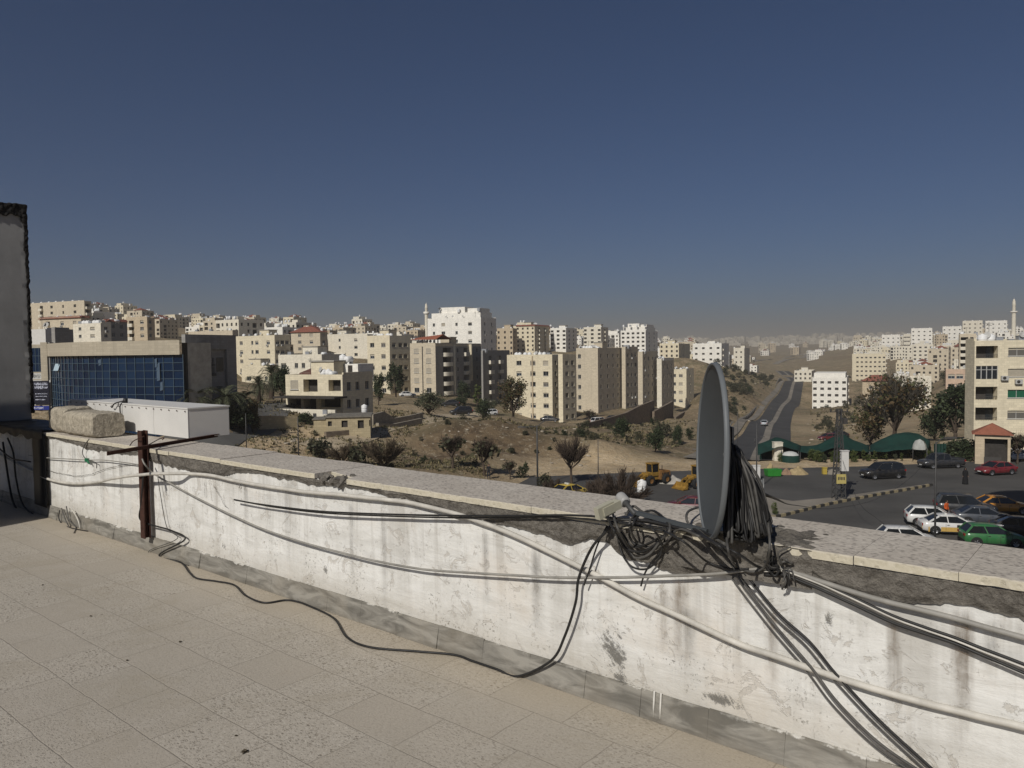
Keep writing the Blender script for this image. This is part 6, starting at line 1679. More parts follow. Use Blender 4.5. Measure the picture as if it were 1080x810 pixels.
# pale stones
STONE = M('pale_fieldstone', (.35, .30, .23), .2, 2, .95, .05, 3); STM = []
for k in range(4):
    rnd = random.Random(k); mb = MB(); mb.lathe([(0.01, -.2), (.5, -.1), (.62, .12), (.45, .34), (.01, .42)], 8)
    mb.v = [tuple(Vector(v)*(1+.28*nz(v[0]*1.7+k*9, v[1]*1.7, v[2]*1.7))) for v in mb.v]; STM.append(mb.mesh('stone', STONE))
for k in range(120):
    a = random.random()
    if a < .4: px, D = random.uniform(480, 620), random.uniform(96, 140)
    elif a < .6: px, D = random.uniform(255, 345), random.uniform(90, 100)
    elif a < .8: px, D = random.uniform(745, 820), random.uniform(150, 420)
    else: px, D = random.uniform(850, 905), random.uniform(150, 260)
    x, y = PX(px, D)
    s = random.uniform(.15, .55)*(1+D/300)
    lab = 'pale loose stone on the ' + ('grassy slope' if a < .4 else 'waste ground left of the yellow house' if a < .6 else 'brown slope left of valley road' if a < .8 else 'bank right of the valley road')
    tag(inst('stone', random.choice(STM), None, (x, y, terr(x, y)), random.uniform(0, 6), (s, s*random.uniform(.6, 1), s*random.uniform(.4, .8))), lab, 'stone', lab.replace('pale loose stone', 'pale stones'))

# dry grass and weeds over the nearer slopes, past counting
rnd = random.Random(9); mb = MB(); xs_, ys_, sc_ = [], [], []
for (n_, x0, x1, D0, D1) in ((5200, 395, 640, 86, 145), (1800, 245, 400, 86, 125), (2200, 600, 735, 100, 175), (3200, 745, 835, 150, 520), (1400, 840, 905, 130, 330)):
    for k in range(n_):
        px = rnd.uniform(x0, x1); D = D0*(D1/D0)**rnd.random(); x, y = PX(px, D); xs_.append(x); ys_.append(y); sc_.append(rnd.uniform(.10, .34)*(.6+D/220))
xs_, ys_ = np.array(xs_), np.array(ys_); keep = (plaza_mask(xs_, ys_) < .2) & (road_mask(xs_, ys_) < .45)
keep &= np.array([noise.noise(Vector((a*.07, b_*.07, 4))) > -.12 for a, b_ in zip(xs_, ys_)])
zs_ = terr_np(xs_, ys_)
for x, y, z, s_, kk_ in zip(xs_, ys_, zs_, sc_, keep):
    if not kk_: continue
    m = rnd.choice((0, 0, 1, 2))
    for q in range(5):
        a = rnd.uniform(0, 6.28); l = s_*rnd.uniform(.7, 1.6); w = s_*.35; c, s2 = math.cos(a), math.sin(a); o = rnd.uniform(0, s_*.5)
        mb.quad([(x+c*o-s2*w, y+s2*o+c*w, z-.05), (x+c*o+s2*w, y+s2*o-c*w, z-.05), (x+c*(o+l*.6), y+s2*(o+l*.6), z+l*.8)], m)
tag(mb.build('dry_grass', [M('straw_grass', (.20, .165, .085), .3, 1, .9), M('olive_weed', (.085, .082, .038), .3, 1, .9), M('dark_weed', (.05, .042, .024), .3, 1, .9)]), 'dry grass and weeds over the slopes beyond the parapet', 'grass', kind='stuff')

# ------------------------------------------------------------------ crowd of houses over the hills
def far_house(seed, w, d, n, mat):
    rnd = random.Random(seed); mb = MB(); h = n*3.1
    for O, U, N, L in (((-w/2, -d/2, 0), (1, 0, 0), (0, -1, 0), w), ((w/2, -d/2, 0), (0, 1, 0), (1, 0, 0), d), ((w/2, d/2, 0), (-1, 0, 0), (0, 1, 0), w), ((-w/2, d/2, 0), (0, -1, 0), (-1, 0, 0), d)):
        hs_ = []; c = max(2, int(L/3.4))
        for s in range(n):
            for k in range(c):
                x = L*(k+.5)/c
                if rnd.random() < .12: continue
                bal = (k == seed % c)
                hs_.append((x-(1.4 if bal else .65), x+(1.4 if bal else .65), s*3.1+(.3 if bal else 1.0), s*3.1+2.5, 1.0 if bal else .25, 1))
        facade(mb, O, U, N, L, h, hs_, 0, 1)
    mb.box(-w/2+.1, w/2-.1, -d/2+.1, d/2-.1, -8, -.01, 0)
    mb.quad([(-w/2, -d/2, h), (w/2, -d/2, h), (w/2, d/2, h), (-w/2, d/2, h)], 2)
    for (x0, x1, y0, y1) in ((-w/2, w/2, -d/2, -d/2+.25), (-w/2, w/2, d/2-.25, d/2), (-w/2, -w/2+.25, -d/2+.25, d/2-.25), (w/2-.25, w/2, -d/2+.25, d/2-.25)): mb.box(x0, x1, y0, y1, h+.002, h+.9, 0)
    x = rnd.uniform(-w*.25, w*.25); mb.box(x-2, x+2, -2, 2, h+.004, h+2.7, 0)
    if rnd.random() < .3: mb.box(-w*.45, w*.1, -d*.4, d*.4, h+.006, h+3.0, 0)
    for k in range(rnd.randint(4, 10)):
        tx, ty = rnd.uniform(-w*.4, w*.4), rnd.uniform(-d*.45, d*.1); mb.lathe([(0, .0), (.62, .0), (.62, 1.5), (.2, 1.8), (0, 1.8)], 8, 3, Matrix.Translation((tx, ty, h+rnd.choice((.01, .9, 2.75 if abs(tx-x) < 1.5 else .8)))))
    if rnd.random() < .25:
        hz = h+2.2; pk = (0, 0, hz+1.2); r_ = [(-w*.3, -d*.3, h+1.4), (w*.3, -d*.3, h+1.4), (w*.3, d*.3, h+1.4), (-w*.3, d*.3, h+1.4)]
        for i in range(4): mb.quad([r_[i], r_[(i+1) % 4], pk], 4)
    return mb.mesh('house', [mat, DARKIN, SLABM, TANKMAT, RED])
random.seed(77)
FH = [far_house(k, random.uniform(11, 20), random.uniform(11, 16), random.choice((2, 3, 3, 4, 4, 5)), (CREAM, WHITE, PALE, BEIGE, WHITE, PALE, CREAM, TAN)[k % 8]) for k in range(16)]
taken = [(c_[0], c_[1]) for c_ in TB]
def town(n, x0, x1, D0, D1, label, group, gap=19, tall=1.0, dens=1.0, ok=None):
    k = tries = 0
    while k < n and tries < n*30:
        tries += 1
        px = random.uniform(x0, x1); D = D0+(D1-D0)*random.random()**dens; x, y = PX(px, D)
        if ok and not ok(px, D): continue
        if any(abs(x-a)+abs(y-c_) < gap*1.2 and math.hypot(x-a, y-c_) < gap for a, c_ in taken): continue
        if float(road_mask(np.array([x]), np.array([y]))[0]) > .02: continue
        taken.append((x, y)); k += 1
        s = random.uniform(.62, .92)*(1 if D < 1600 else 1.7)
        tag(inst('house', random.choice(FH), None, (x, y, terr(x, y)-.3), R(180-random.choice((205, 198, 212, 115, 120, 295, 25))), (s, s, s*random.uniform(.85, 1.15)*tall)), label, 'house', group)
town(74, 80, 300, 370, 900, 'pale flat roofed house in the crowd on the left hill', 'houses crowding the left hill', 15, .95, 1.2)
town(26, 230, 440, 290, 520, 'pale flat roofed house between the nearer blocks, left of the minaret', 'houses between the nearer blocks', 16)
town(54, 290, 560, 520, 1150, 'small pale house on the skyline around the far minaret', 'houses on the middle skyline', 16, .95)
town(50, 540, 745, 480, 1200, 'small pale block on the skyline above the shaded row', 'houses above the shaded row', 17, 1.2)
town(24, 690, 800, 620, 1500, 'small pale block beyond the top of the dish', 'houses beyond the dish', 20, 1.1)
town(56, 900, 1090, 760, 1500, 'small pale block crowded along the right hand ridge', 'houses along the right hand ridge', 18, 1.2)
town(16, 940, 1030, 300, 700, 'pale house scattered over the right hand slope', 'houses on the right hand slope', 20)
town(20, 760, 960, 1700, 2900, 'tiny pale block on the far brown slope', 'blocks on the far brown slope', 40, 1.25)
# past the countable ones the hills are one crowd of houses
def add_mesh(mb, me, Mx):
    b0 = len(mb.v); mb.v += [tuple(Mx @ v.co) for v in me.vertices]
    for f in me.polygons: mb.f.append(tuple(b0+i_ for i_ in f.vertices)); mb.m.append(f.material_index); mb.s.append(False)
def crowd(name, n, x0, x1, D0, D1, label, mat, gap, s0=.62, s1=.9):
    mb = MB(); k = tries = 0; mats = [mat, DARKIN, SLABM, TANKMAT, RED]
    while k < n and tries < n*25:
        tries += 1; px = random.uniform(x0, x1); D = random.uniform(D0, D1); x, y = PX(px, D)
        if any(abs(x-a)+abs(y-c_) < gap*1.2 and math.hypot(x-a, y-c_) < gap for a, c_ in taken): continue
        if float(road_mask(np.array([x]), np.array([y]))[0]) > .02: continue
        taken.append((x, y)); k += 1; s_ = random.uniform(s0, s1)
        add_mesh(mb, random.choice(FH), Matrix.Translation((x, y, terr(x, y)-.3)) @ Matrix.Rotation(R(180-random.choice((205, 198, 212, 115, 120, 25))), 4, 'Z') @ Matrix.Diagonal((s_, s_, s_*random.uniform(.8, 1.2), 1)))
    tag(mb.build(name, mats), label, 'settlement', kind='stuff')
crowd('house_crowd', 95, 70, 320, 500, 1250, 'mass of cream houses filling the gaps on the left hill', CREAM, 13)
crowd('house_crowd', 90, 290, 580, 560, 1400, 'mass of pale houses filling the middle skyline', PALE, 13.5)
crowd('house_crowd', 90, 540, 780, 520, 1500, 'mass of white houses filling the skyline above the shaded row', WHITE, 14)
crowd('house_crowd', 90, 900, 1100, 720, 1700, 'mass of pale blocks filling the right hand ridge', PALE, 15, .65, 1.0)
crowd('house_crowd', 40, 850, 1000, 1100, 2300, 'mass of hazy blocks behind the right hand slope', WHITE, 18, .7, 1.1)

# the farthest ridge reads as one hazy band of blocks
mb = MB(); rnd = random.Random(31); FS = [(stone('hazy_pale_stone', (.55, .50, .41))), DARKIN]
for k in range(420):
    px = rnd.uniform(690, 1010); D = rnd.uniform(2900, 4600); x, y = PX(px, D)
    z = terr(x, y); w, d, h = rnd.uniform(14, 30), rnd.uniform(12, 22), rnd.choice((9, 12, 15, 18, 24)); Mx = Matrix.Translation((x, y, z)) @ Matrix.Rotation(R(180-rnd.choice((205, 195, 215, 240, 170))), 4, 'Z')
    mb.box(-w/2, w/2, -d/2, d/2, -12, h, 0, Mx); mb.box(-w*.2, w*.2, -d*.2, d*.2, h+.01, h+3, 0, Mx)
    for q in range(int(h/3.2)):
        for c in range(4): xx = -w/2+w*(c+.5)/4; mb.box(xx-1.0, xx+1.0, -d/2-.06, -d/2-.01, q*3.2+1.1, q*3.2+2.4, 1, Mx)
tag(mb.build('far_settlement', FS), 'hazy band of tiny blocks along the farthest ridge', 'settlement', kind='stuff')

# ------------------------------------------------------------------ minarets, mast
def minaret(px, ytop, ybase, D, r, label):
    pb = P(px, ybase, D); zb = terr(pb.x, pb.y); zt_ = P(px, ytop, D).z; h = zt_-zb; tw = (P(px, ytop, D).z-P(px, ybase, D).z)
    z1 = h-tw*.42
    root = empty('minaret', (pb.x, pb.y, zb)); tag(root, label, 'minaret')
    mb = MB(); mb.lathe([(r*1.25, -4), (r*1.25, h-tw*.98), (r, h-tw*.94), (r, z1)], 12); mb.build('shaft', [PALE], root)
    mb = MB(); mb.lathe([(r, z1), (r*1.7, z1+.8), (r*1.75, z1+2.0), (r*1.55, z1+2.0), (r*1.5, z1+1.0), (r*.7, z1+1.0)], 12); mb.build('gallery', [WHITE], root)
    mb = MB(); mb.lathe([(r*.8, z1+.9), (r*.8, h-tw*.2), (r*.95, h-tw*.18), (r*.7, h-tw*.16), (r*.72, h-tw*.11), (r*.4, h-tw*.05), (.05, h-tw*.03)], 12); mb.tube([(0, 0, h-tw*.04), (0, 0, h)], .12, 5); mb.build('lantern', [PALE], root)
minaret(450, 319, 350, 520, 1.15, 'slender grey minaret with one gallery, left of the tall white block')
minaret(1069, 314, 352, 860, 2.1, 'tall pale minaret with one gallery on the right hand ridge')
pb = P(464, 333, 315); mb = MB()
zz = BY['white_tower']['zt']+2.9; mb.tube([(pb.x, pb.y, zz), (pb.x, pb.y, P(464, 324, 315).z)], .12, 6); mb.box(pb.x-.5, pb.x+.5, pb.y-.05, pb.y+.05, P(464, 326, 315).z, P(464, 325, 315).z)
tag(mb.build('antenna_mast', [FRAMED]), 'thin dark antenna mast on the tall white block', 'antenna')

# ------------------------------------------------------------------ street things
POLE = M('dull_grey_pole', (.075, .073, .07), .2, 4, .6, metallic=.3)
def gp(px, py): return PZ(px, py, PLAZA)
def street_lamp(px, py, ytop, label, arms, D=None, r=.06, head=True):
    p = gp(px, py) if D is None else Vector((P(px, py, D).x, D, terr(P(px, py, D).x, D)))
    h = P(px, ytop, p.y).z-p.z
    root = empty('street_lamp' if head else 'pole', p); tag(root, label, 'street lamp' if head else 'pole')
    mb = MB(); mb.tube([(0, 0, -.3), (0, 0, h*.5), (0, 0, h)], [r*1.3, r*1.1, r*.8], 8); mb.build('post', [POLE], root)
    for (dx_, dz_) in arms:
        mb = MB(); mb.tube(crom([(0, 0, h-.15), (dx_*.5, 0, h+dz_*.7), (dx_, 0, h+dz_)], 4), r*.55, 6); mb.build('arm', [POLE], root)
        s = 1 if dx_ > 0 else -1; mb = MB()
        mb.loft([[(dx_-.1*s, -.1, h+dz_-.05), (dx_-.1*s, .1, h+dz_-.05), (dx_-.1*s, .08, h+dz_+.08), (dx_-.1*s, -.08, h+dz_+.08)], [(dx_+.75*s, -.16, h+dz_-.02), (dx_+.75*s, .16, h+dz_-.02), (dx_+.75*s, .1, h+dz_+.1), (dx_+.75*s, -.1, h+dz_+.1)]], 0, False)
        me = mb.mesh('lamp_head', [FRAMED]); fix_normals(me); inst('lamp_head', me, root)
    return root
street_lamp(567, 514, 448.5, 'double armed street lamp above the coping, left of the bare tree', [(-1.3, -.2), (1.4, .55)], r=.085)
street_lamp(986, 576, 466, 'tall street lamp rising between the parked cars at the right', [(.7, .25)], r=.06)
street_lamp(798, 517, 446, 'thin street lamp by the green container, with a white box', [], r=.06, head=False)
street_lamp(778, 478, 435, 'thin pole on the slope right of the dish', [], D=118, r=.045, head=False)
street_lamp(631, 506, 464, 'thin grey pole right of the bare tree', [], r=.045, head=False, D=84)
street_lamp(260, 474, 436, 'thin grey pole on the waste ground, right of the white box', [], D=86, r=.05, head=False)
street_lamp(315, 481, 440, 'thin grey pole before the nearest cream house', [], D=86, r=.06, head=False)
for px, ytop in ((833, 411), (815, 434), (805, 448), (796, 462)):
    D = {833: 500, 815: 260, 805: 200, 796: 150}[px]
    street_lamp(px, 450, ytop, 'thin lamp post beside the valley road, %s' % {833: 'farthest up the road', 815: 'third from the bottom', 805: 'second from the bottom', 796: 'lowest one'}[px], [(1.2, .2)], D=D, r=.07)
def boxy(name, label, cat, px, py, w, h, d, mat, D=None, extra=None):
    p = gp(px, py) if D is None else Vector((P(px, py, D).x, D, terr(P(px, py, D).x, D))); mb = MB(); mb.box(-w/2, w/2, -d/2, d/2, .06, h-.08); mb.box(-w/2-.04, w/2+.04, -d/2-.04, d/2+.04, h-.08, h); mb.box(-w/2+.05, w/2-.05, -d/2+.03, d/2-.03, -.1, .06)
    mb.box(-w*.06, w*.06, -d/2-.03, -d/2-.001, h*.4, h*.55)
    return tag(mb.build(name, [mat], None, p), label, cat)
boxy('switch_box', 'white electrical box at the foot of the thin pole by the container', 'electrical box', 797.5, 506, .8, 1.65, .4, WHITEM)
boxy('waste_bin', 'yellow bin before the nursery plants', 'bin', 869.5, 500.5, .45, .85, .4, M('yellow_plastic', (.45, .33, .06), .1, 3, .5))
# lattice pole with transformer box and warning plate
lp = gp(884.5, 527); root = empty('lattice_pole', lp); tag(root, 'tall steel lattice power pole with a white box, on the traffic island', 'power pole')
hL = P(888, 431, lp.y).z-lp.z; mb = MB(); w0, w1 = .48, .14
def cnr(z, i): w = w0+(w1-w0)*z/hL; return Vector(((-1, 1, 1, -1)[i]*w, (-1, -1, 1, 1)[i]*w, z))
for i in range(4): mb.bar(cnr(-.3, i), cnr(hL, i), .09)
nseg = 13
for s in range(nseg):
    for i in range(4): mb.bar(cnr(hL*s/nseg, i), cnr(hL*(s+1)/nseg, (i+1) % 4), .04); mb.bar(cnr(hL*s/nseg, i), cnr(hL*s/nseg, (i+1) % 4), .04)
mb.build('lattice', [POLE], root)
mb = MB(); mb.box(-.45, .45, -.62, -.52, 1.65, 2.55); mb.build('warning_plate', [M('yellow_plate', (.45, .37, .13), .15, 3, .6)], root)
mb = MB(); 
for k in range(5): mb.box(-.33+k*.14, -.24+k*.14, -.632, -.622, 2.0+.02*(k % 2), 2.3, 0)
mb.build('lettering', [FRAMED], root)
zbx = P(889, 496, lp.y).z-lp.z; mb = MB(); mb.box(.05, .72, -.55, -.1, zbx, zbx+1.9); mb.box(.0, .77, -.6, -.05, zbx+1.9, zbx+1.97); mb.build('transformer_box', [WHITEM], root)
mb = MB(); mb.bar((-.9, 0, hL-.3), (.9, 0, hL-.3), .08)
for x in (-.8, -.3, .3, .8): mb.lathe([(.05, 0), (.09, .05), (.05, .12), (.09, .17), (.03, .26)], 8, 0, Matrix.Translation((x, 0, hL-.26)))
mb.build('insulator_arm', [FRAMED], root)
zf = P(891, 447, lp.y).z-lp.z; mb = MB(); mb.box(.3, .7, -.3, .1, zf, zf+.55); mb.bar((.1, -.1, zf+.3), (.5, -.1, zf+.3), .06); mb.build('fuse_box', [FRAMED], root)
def wire(label, pts, r=.018):
    mb = MB(); mb.tube(crom(pts, 10), r, 5, 0); return tag(mb.build('overhead_wire', [CABLE_K]), label, 'wire')
plz = WM @ hl(803, 515, HC+.2); la = Vector((gp(986, 576).x, gp(986, 576).y, P(986, 474, gp(986, 576).y).z))
s_ = P(799, 519, 3.4)
wire('thin wire sagging from the grey plate over the junction to the tall street lamp', [s_, P(840, 533, 20), P(880, 536, 34), P(925, 526, 46), P(960, 504, 54), la], .010)
wire('thin slack wire from the lattice pole down over the carriageway', [lp+Vector((.3, 0, 4.0)), P(905, 528, 64), P(925, 547, 60), P(942, 560, 57), P(960, 585, 52)], .014)

# green shade nets of the nursery
NET = M('green_shade_net', (.006, .034, .025), .3, .8, .8); NETD = M('dark_green_net', (.006, .026, .019), .3, .8, .85)
def net(label, rows, poles, back=True):
    """rows: front hem, ridge, back hem; each a list of (px, py, D)"""
    L = [[P(*q) for q in r] for r in rows]; o = L[0][0].copy(); o.z = terr(o.x, o.y)
    root = empty('shade_net', o); tag(root, label, 'shade net')
    dense = [crom(r, 5) for r in L]; n = len(dense[0]); mb = MB(); K_ = 6
    G = []
    for a, b_ in zip(dense, dense[1:]):
        for s in range(K_):
            u = s/K_; G.append([p*(1-u)+q*u-Vector((0, 0, .35*math.sin(PI*u)))+Vector((0, 0, .10*nz(p.x*.7, u*3))) for p, q in zip(a, b_)])
    G.append(dense[-1]); base_ = len(mb.v)
    for r in G: mb.v += [tuple(p-o) for p in r]
    for i in range(len(G)-1):
        for j in range(n-1): mb.f.append((i*n+j, i*n+j+1, (i+1)*n+j+1, (i+1)*n+j)); mb.m.append(0); mb.s.append(True)
    me = mb.mesh('net', [NET]); ob = inst('net', me, root); md = ob.modifiers.new('t', 'SOLIDIFY'); md.thickness = .03
    if back:
        mb = MB(); bl = dense[-1]
        for p, q in zip(bl, bl[1:]): mb.quad([p-o, q-o, Vector((q.x, q.y, o.z-1))-o, Vector((p.x, p.y, o.z-1))-o])
        ob = mb.build('back_net', [NETD], root); md = ob.modifiers.new('t', 'SOLIDIFY'); md.thickness = .03
    for q in poles:
        p = P(*q); mb = MB(); mb.tube([(p.x-o.x, p.y-o.y, -1.2), (p.x-o.x, p.y-o.y, p.z-o.z)], .05, 6); mb.build('pole', [POLE], root)
net('green shade net with a peaked middle, leftmost, beside the thin pole', [[(799, 480, 99), (812, 475, 99), (824, 471, 99), (842, 475, 99)], [(799, 468, 103), (812, 464, 103), (822, 461.5, 103), (845, 470, 103)], [(801, 474, 108), (812, 472, 108), (824, 470, 108), (848, 475, 108)]], [(800, 480, 99), (824, 473, 99), (822, 466, 103), (842, 476, 99)])
net('green shade net sagging widely, behind the lattice pole', [[(843, 476, 99), (860, 479, 99), (880, 472, 99), (900, 475, 99), (917, 477, 99)], [(843, 470, 103), (862, 469, 103), (885.5, 458, 103), (900, 464, 103), (917, 470, 103)], [(845, 474, 109), (862, 473, 109), (885, 469, 109), (900, 472, 109), (917, 474, 109)]], [(844, 477, 99), (880, 473, 99), (885.5, 462, 103), (916, 478, 99)])
net('green shade net with a flat ridge, rightmost, before the half bare tree', [[(916, 476, 98.5), (935, 476, 98.5), (955, 474, 98.5), (978, 473, 98.5)], [(918, 469, 103), (945, 457, 103), (966, 457, 103), (981, 465, 103)], [(918, 475, 109), (945, 469, 109), (966, 468, 109), (982, 471, 109)]], [(917, 476, 98.5), (945, 461, 103), (966, 460, 103), (978, 473, 98.5)])
p = P(985, 489, 98); mb = MB(); q = P(998, 468, 98)
for k in range(8):
    xa, xb = p.x+(q.x-p.x)*k/8, p.x+(q.x-p.x)*(k+1)/8; ya, yb = 98+.12*(k % 2), 98+.12*((k+1) % 2); mb.quad([(xa, ya, p.z-.5), (xb, yb, p.z-.5), (xb, yb, q.z), (xa, ya, q.z)])
ob = mb.build('net_screen', [NET]); md = ob.modifiers.new('t', 'SOLIDIFY'); md.thickness = .03
tag(ob, 'upright green net screen right of the rightmost shade net', 'net screen')
# small tunnel greenhouse, concrete pier
gpn = P(833.5, 490, 98.5); gz_ = terr(gpn.x, gpn.y); root = empty('tunnel_tent', (gpn.x, gpn.y, gz_)); tag(root, 'small round topped tent, green below with a white cover above', 'tent')
hT = P(833, 476, 98.5).z-gz_
mb = MB(); mb.lathe([(1.12, -.3), (1.12, hT*.45), (1.0, hT*.7), (.7, hT*.88)], 16); mb.quad([(1.12*math.cos(a), 1.12*math.sin(a), .02) for a in [2*PI*k/16 for k in range(16)]]); mb.build('skirt', [NET], root)
mb = MB(); mb.lathe([(1.06, hT*.66), (.74, hT*.895), (.3, hT*.985), (.01, hT)], 16); mb.build('cover', [M('white_sheeting', (.5, .5, .47), .1, 2, .6)], root)
boxy('concrete_pier', 'pale concrete pier under the leftmost green net', 'pier', 820, 492, 1.1, P(819, 466, 100).z-terr(P(819, 490, 100).x, 100), .9, PALE, D=100)
gw = P(970, 488, 97.5); root = empty('tunnel_tent', (gw.x, gw.y, terr(gw.x, gw.y))); tag(root, 'small white topped tent at the end of the rightmost net', 'tent'); hT = P(970, 463, 97.5).z-root.location.z
mb = MB(); mb.lathe([(.9, hT*.55), (.8, hT*.75), (.55, hT*.92), (.01, hT)], 12, 0, None, True, 0, PI*1.6); mb.build('cover', [M('grey_white_sheeting', (.36, .36, .33), .2, 2, .7)], root)
mb = MB(); mb.tube([(.88, 0, -.2), (.88, 0, hT*.6)], .04, 6); mb.tube([(-.88, 0, -.2), (-.88, 0, hT*.6)], .04, 6); mb.build('hoop', [POLE], root)
# container, heaps, hedge
cg = gp(815, 502.5); root = empty('waste_container', cg, R(4)); tag(root, 'green metal waste container piled with straw, by the thin pole', 'container')
mb = MB(); mb.loft([[(-.75, -.5, .1), (.75, -.5, .1), (.75, .5, .1), (-.75, .5, .1)], [(-.85, -.58, .85), (.85, -.58, .85), (.85, .58, .85), (-.85, .58, .85)]], 0, False); me = mb.mesh('tub', [M('bright_green_paint', (.03, .22, .03), .15, 4, .5)]); fix_normals(me); inst('tub', me, root)
for x in (-.6, .6):
    mb = MB(); mb.lathe([(0, -.05), (.12, -.05), (.12, .05), (0, .05)], 10, 0, Matrix.Translation((x, -.3, .12)) @ Matrix.Rotation(PI/2, 4, 'X')); mb.build('wheel', [FRAMED], root)
def heap(label, px, py, w, h, mat, D=None):
    p = gp(px, py) if D is None else Vector((P(px, py, D).x, D, terr(P(px, py, D).x, D))); mb = MB(); n = 22
    for j in range(n+1):
        for i in range(n+1):
            x, y = -1+2*i/n, -1+2*j/n; r = math.hypot(x, y); z = max(0, 1-r)**.8*(1+.5*nz(x*2.5, y*2.5, px)); mb.v.append((x*w/2, y*w/2.4, -.05+h*z))
    for j in range(n):
        for i in range(n): a = j*(n+1)+i; mb.f.append((a, a+1, a+n+2, a+n+1)); mb.m.append(0); mb.s.append(True)
    return tag(mb.build('soil_heap', [mat], None, p), label, 'heap')
STRAW = M('straw_coloured_soil', (.34, .26, .14), .25, 2.5, .95, .05, 8)
heap('heap of straw coloured soil before the small round tent', 841, 500, 2.6, 1.0, STRAW); heap('low reddish soil heap beside the small round tent', 829, 500.5, 1.5, .8, M('reddish_soil', (.26, .17, .11), .25, 2.5, .95)); heap('straw heap topping the green container', 812, 499.5, 1.4, 1.35, STRAW); heap('low grey gravel heap before the lattice pole', 878, 499.5, 2.6, .6, DUST)
heap('rubble heap between the two yellow loaders', 707, 509, 3.2, .9, M('pale_rubble', (.38, .35, .3), .25, 3, .95, .06, 6))
p = P(1010, 489, 98.5); mb = MB(); rnd = random.Random(3); a, b_ = P(999, 489, 98.5), P(1027, 489, 97.0); cl = []
for k in range(26): q = a+(b_-a)*(k/25); cl.append((Vector((q.x-p.x, q.y-p.y+rnd.uniform(-.4, .4), rnd.uniform(.5, 2.1))), .75))
leaf_clumps(mb, rnd, cl, 5200, .16); tag(mb.build('hedge', list(LEAFS['dark']), None, (p.x, p.y, terr(p.x, p.y))), 'clipped dark hedge between the green screen and the red roofed kiosk', 'hedge')
# red roofed kiosk
kp = P(1046, 490, 95.5); kz = terr(kp.x, kp.y); root = empty('kiosk', (kp.x, kp.y, kz), R(-30)); tag(root, 'beige roadside kiosk with a red pyramid tiled roof', 'kiosk')
hw = 1.85; z1 = P(1046, 457, 95.5).z-kz; z2 = P(1046, 446, 95.5).z-kz
mb = MB(); facade(mb, (-hw, -hw, 0), (1, 0, 0), (0, -1, 0), 2*hw, z1, [(1.0, 3.4, .1, z1-.5, .9, 1)], 0, 1); facade(mb, (hw, -hw, 0), (0, 1, 0), (1, 0, 0), 2*hw, z1, [], 0, 1); facade(mb, (-hw, hw, 0), (0, -1, 0), (-1, 0, 0), 2*hw, z1, [], 0, 1); mb.box(-hw, hw, -hw, hw, -1.5, -.003); mb.build('wall', [TAN, DARKIN], root)
mb = MB(); e = hw+.35; c = [(-e, -e, z1), (e, -e, z1), (e, e, z1), (-e, e, z1)]
for i in range(4): mb.quad([c[i], c[(i+1) % 4], (0, 0, z2)])
mb.quad(c[::-1]); mb.build('roof', [M('weathered_red_tiles', (.27, .10, .06), .2, 2, .8, .05, 7)], root)
mb = MB(); mb.box(-.9, .9, -hw-.05, -hw+.02, .1, .95); mb.build('counter', [FRAMED], root)
# ------------------------------------------------------------------ vehicles
TYRE = M('tyre_rubber', (.018, .018, .018), .2, 8, .9); RIMS = M('alloy_rim', (.34, .34, .35), .1, 8, .4, metallic=.6); CARGL = NT('car_glass').done((.012, .014, .016), .07, spec=.6)
BLK = M('black_car_trim', (.015, .015, .015), .2, 5, .7); HEADL = NT('headlamp_glass').done((.55, .57, .58), .12, spec=.6); TAILL = NT('tail_lamp_glass').done((.28, .012, .012), .2, spec=.5); PLT = M('number_plate', (.6, .6, .56), .05, 3, .5)
def carpaint(name, c): 
    t = NT(name); v = t.coord(); n_ = t.noise(v, 3, 4, .6)
    t.b.inputs['Coat Weight'].default_value = .5; t.b.inputs['Coat Roughness'].default_value = .12
    return t.done(t.mix(t.ramp(n_, .45, .75, 0, .25), c, mul((.30, .26, .2), .6)), .38, spec=.4)
tyre_mb = MB(); tyre_mb.lathe([(.20, -.10), (.30, -.10), (.325, -.07), (.325, .07), (.30, .10), (.20, .10)], 18); TYREM = tyre_mb.mesh('tyre', TYRE)
rim_mb = MB(); rim_mb.lathe([(.0, .075), (.05, .085), (.06, .06), (.19, .07), (.205, .10), (.205, -.09), (0, -.05)], 18)
for k in range(5): a = 2*PI*k/5; rim_mb.bar((.04*math.cos(a), .04*math.sin(a), .085), (.19*math.cos(a), .19*math.sin(a), .088), .05, .02)
RIMM_ = rim_mb.mesh('rim', RIMS)
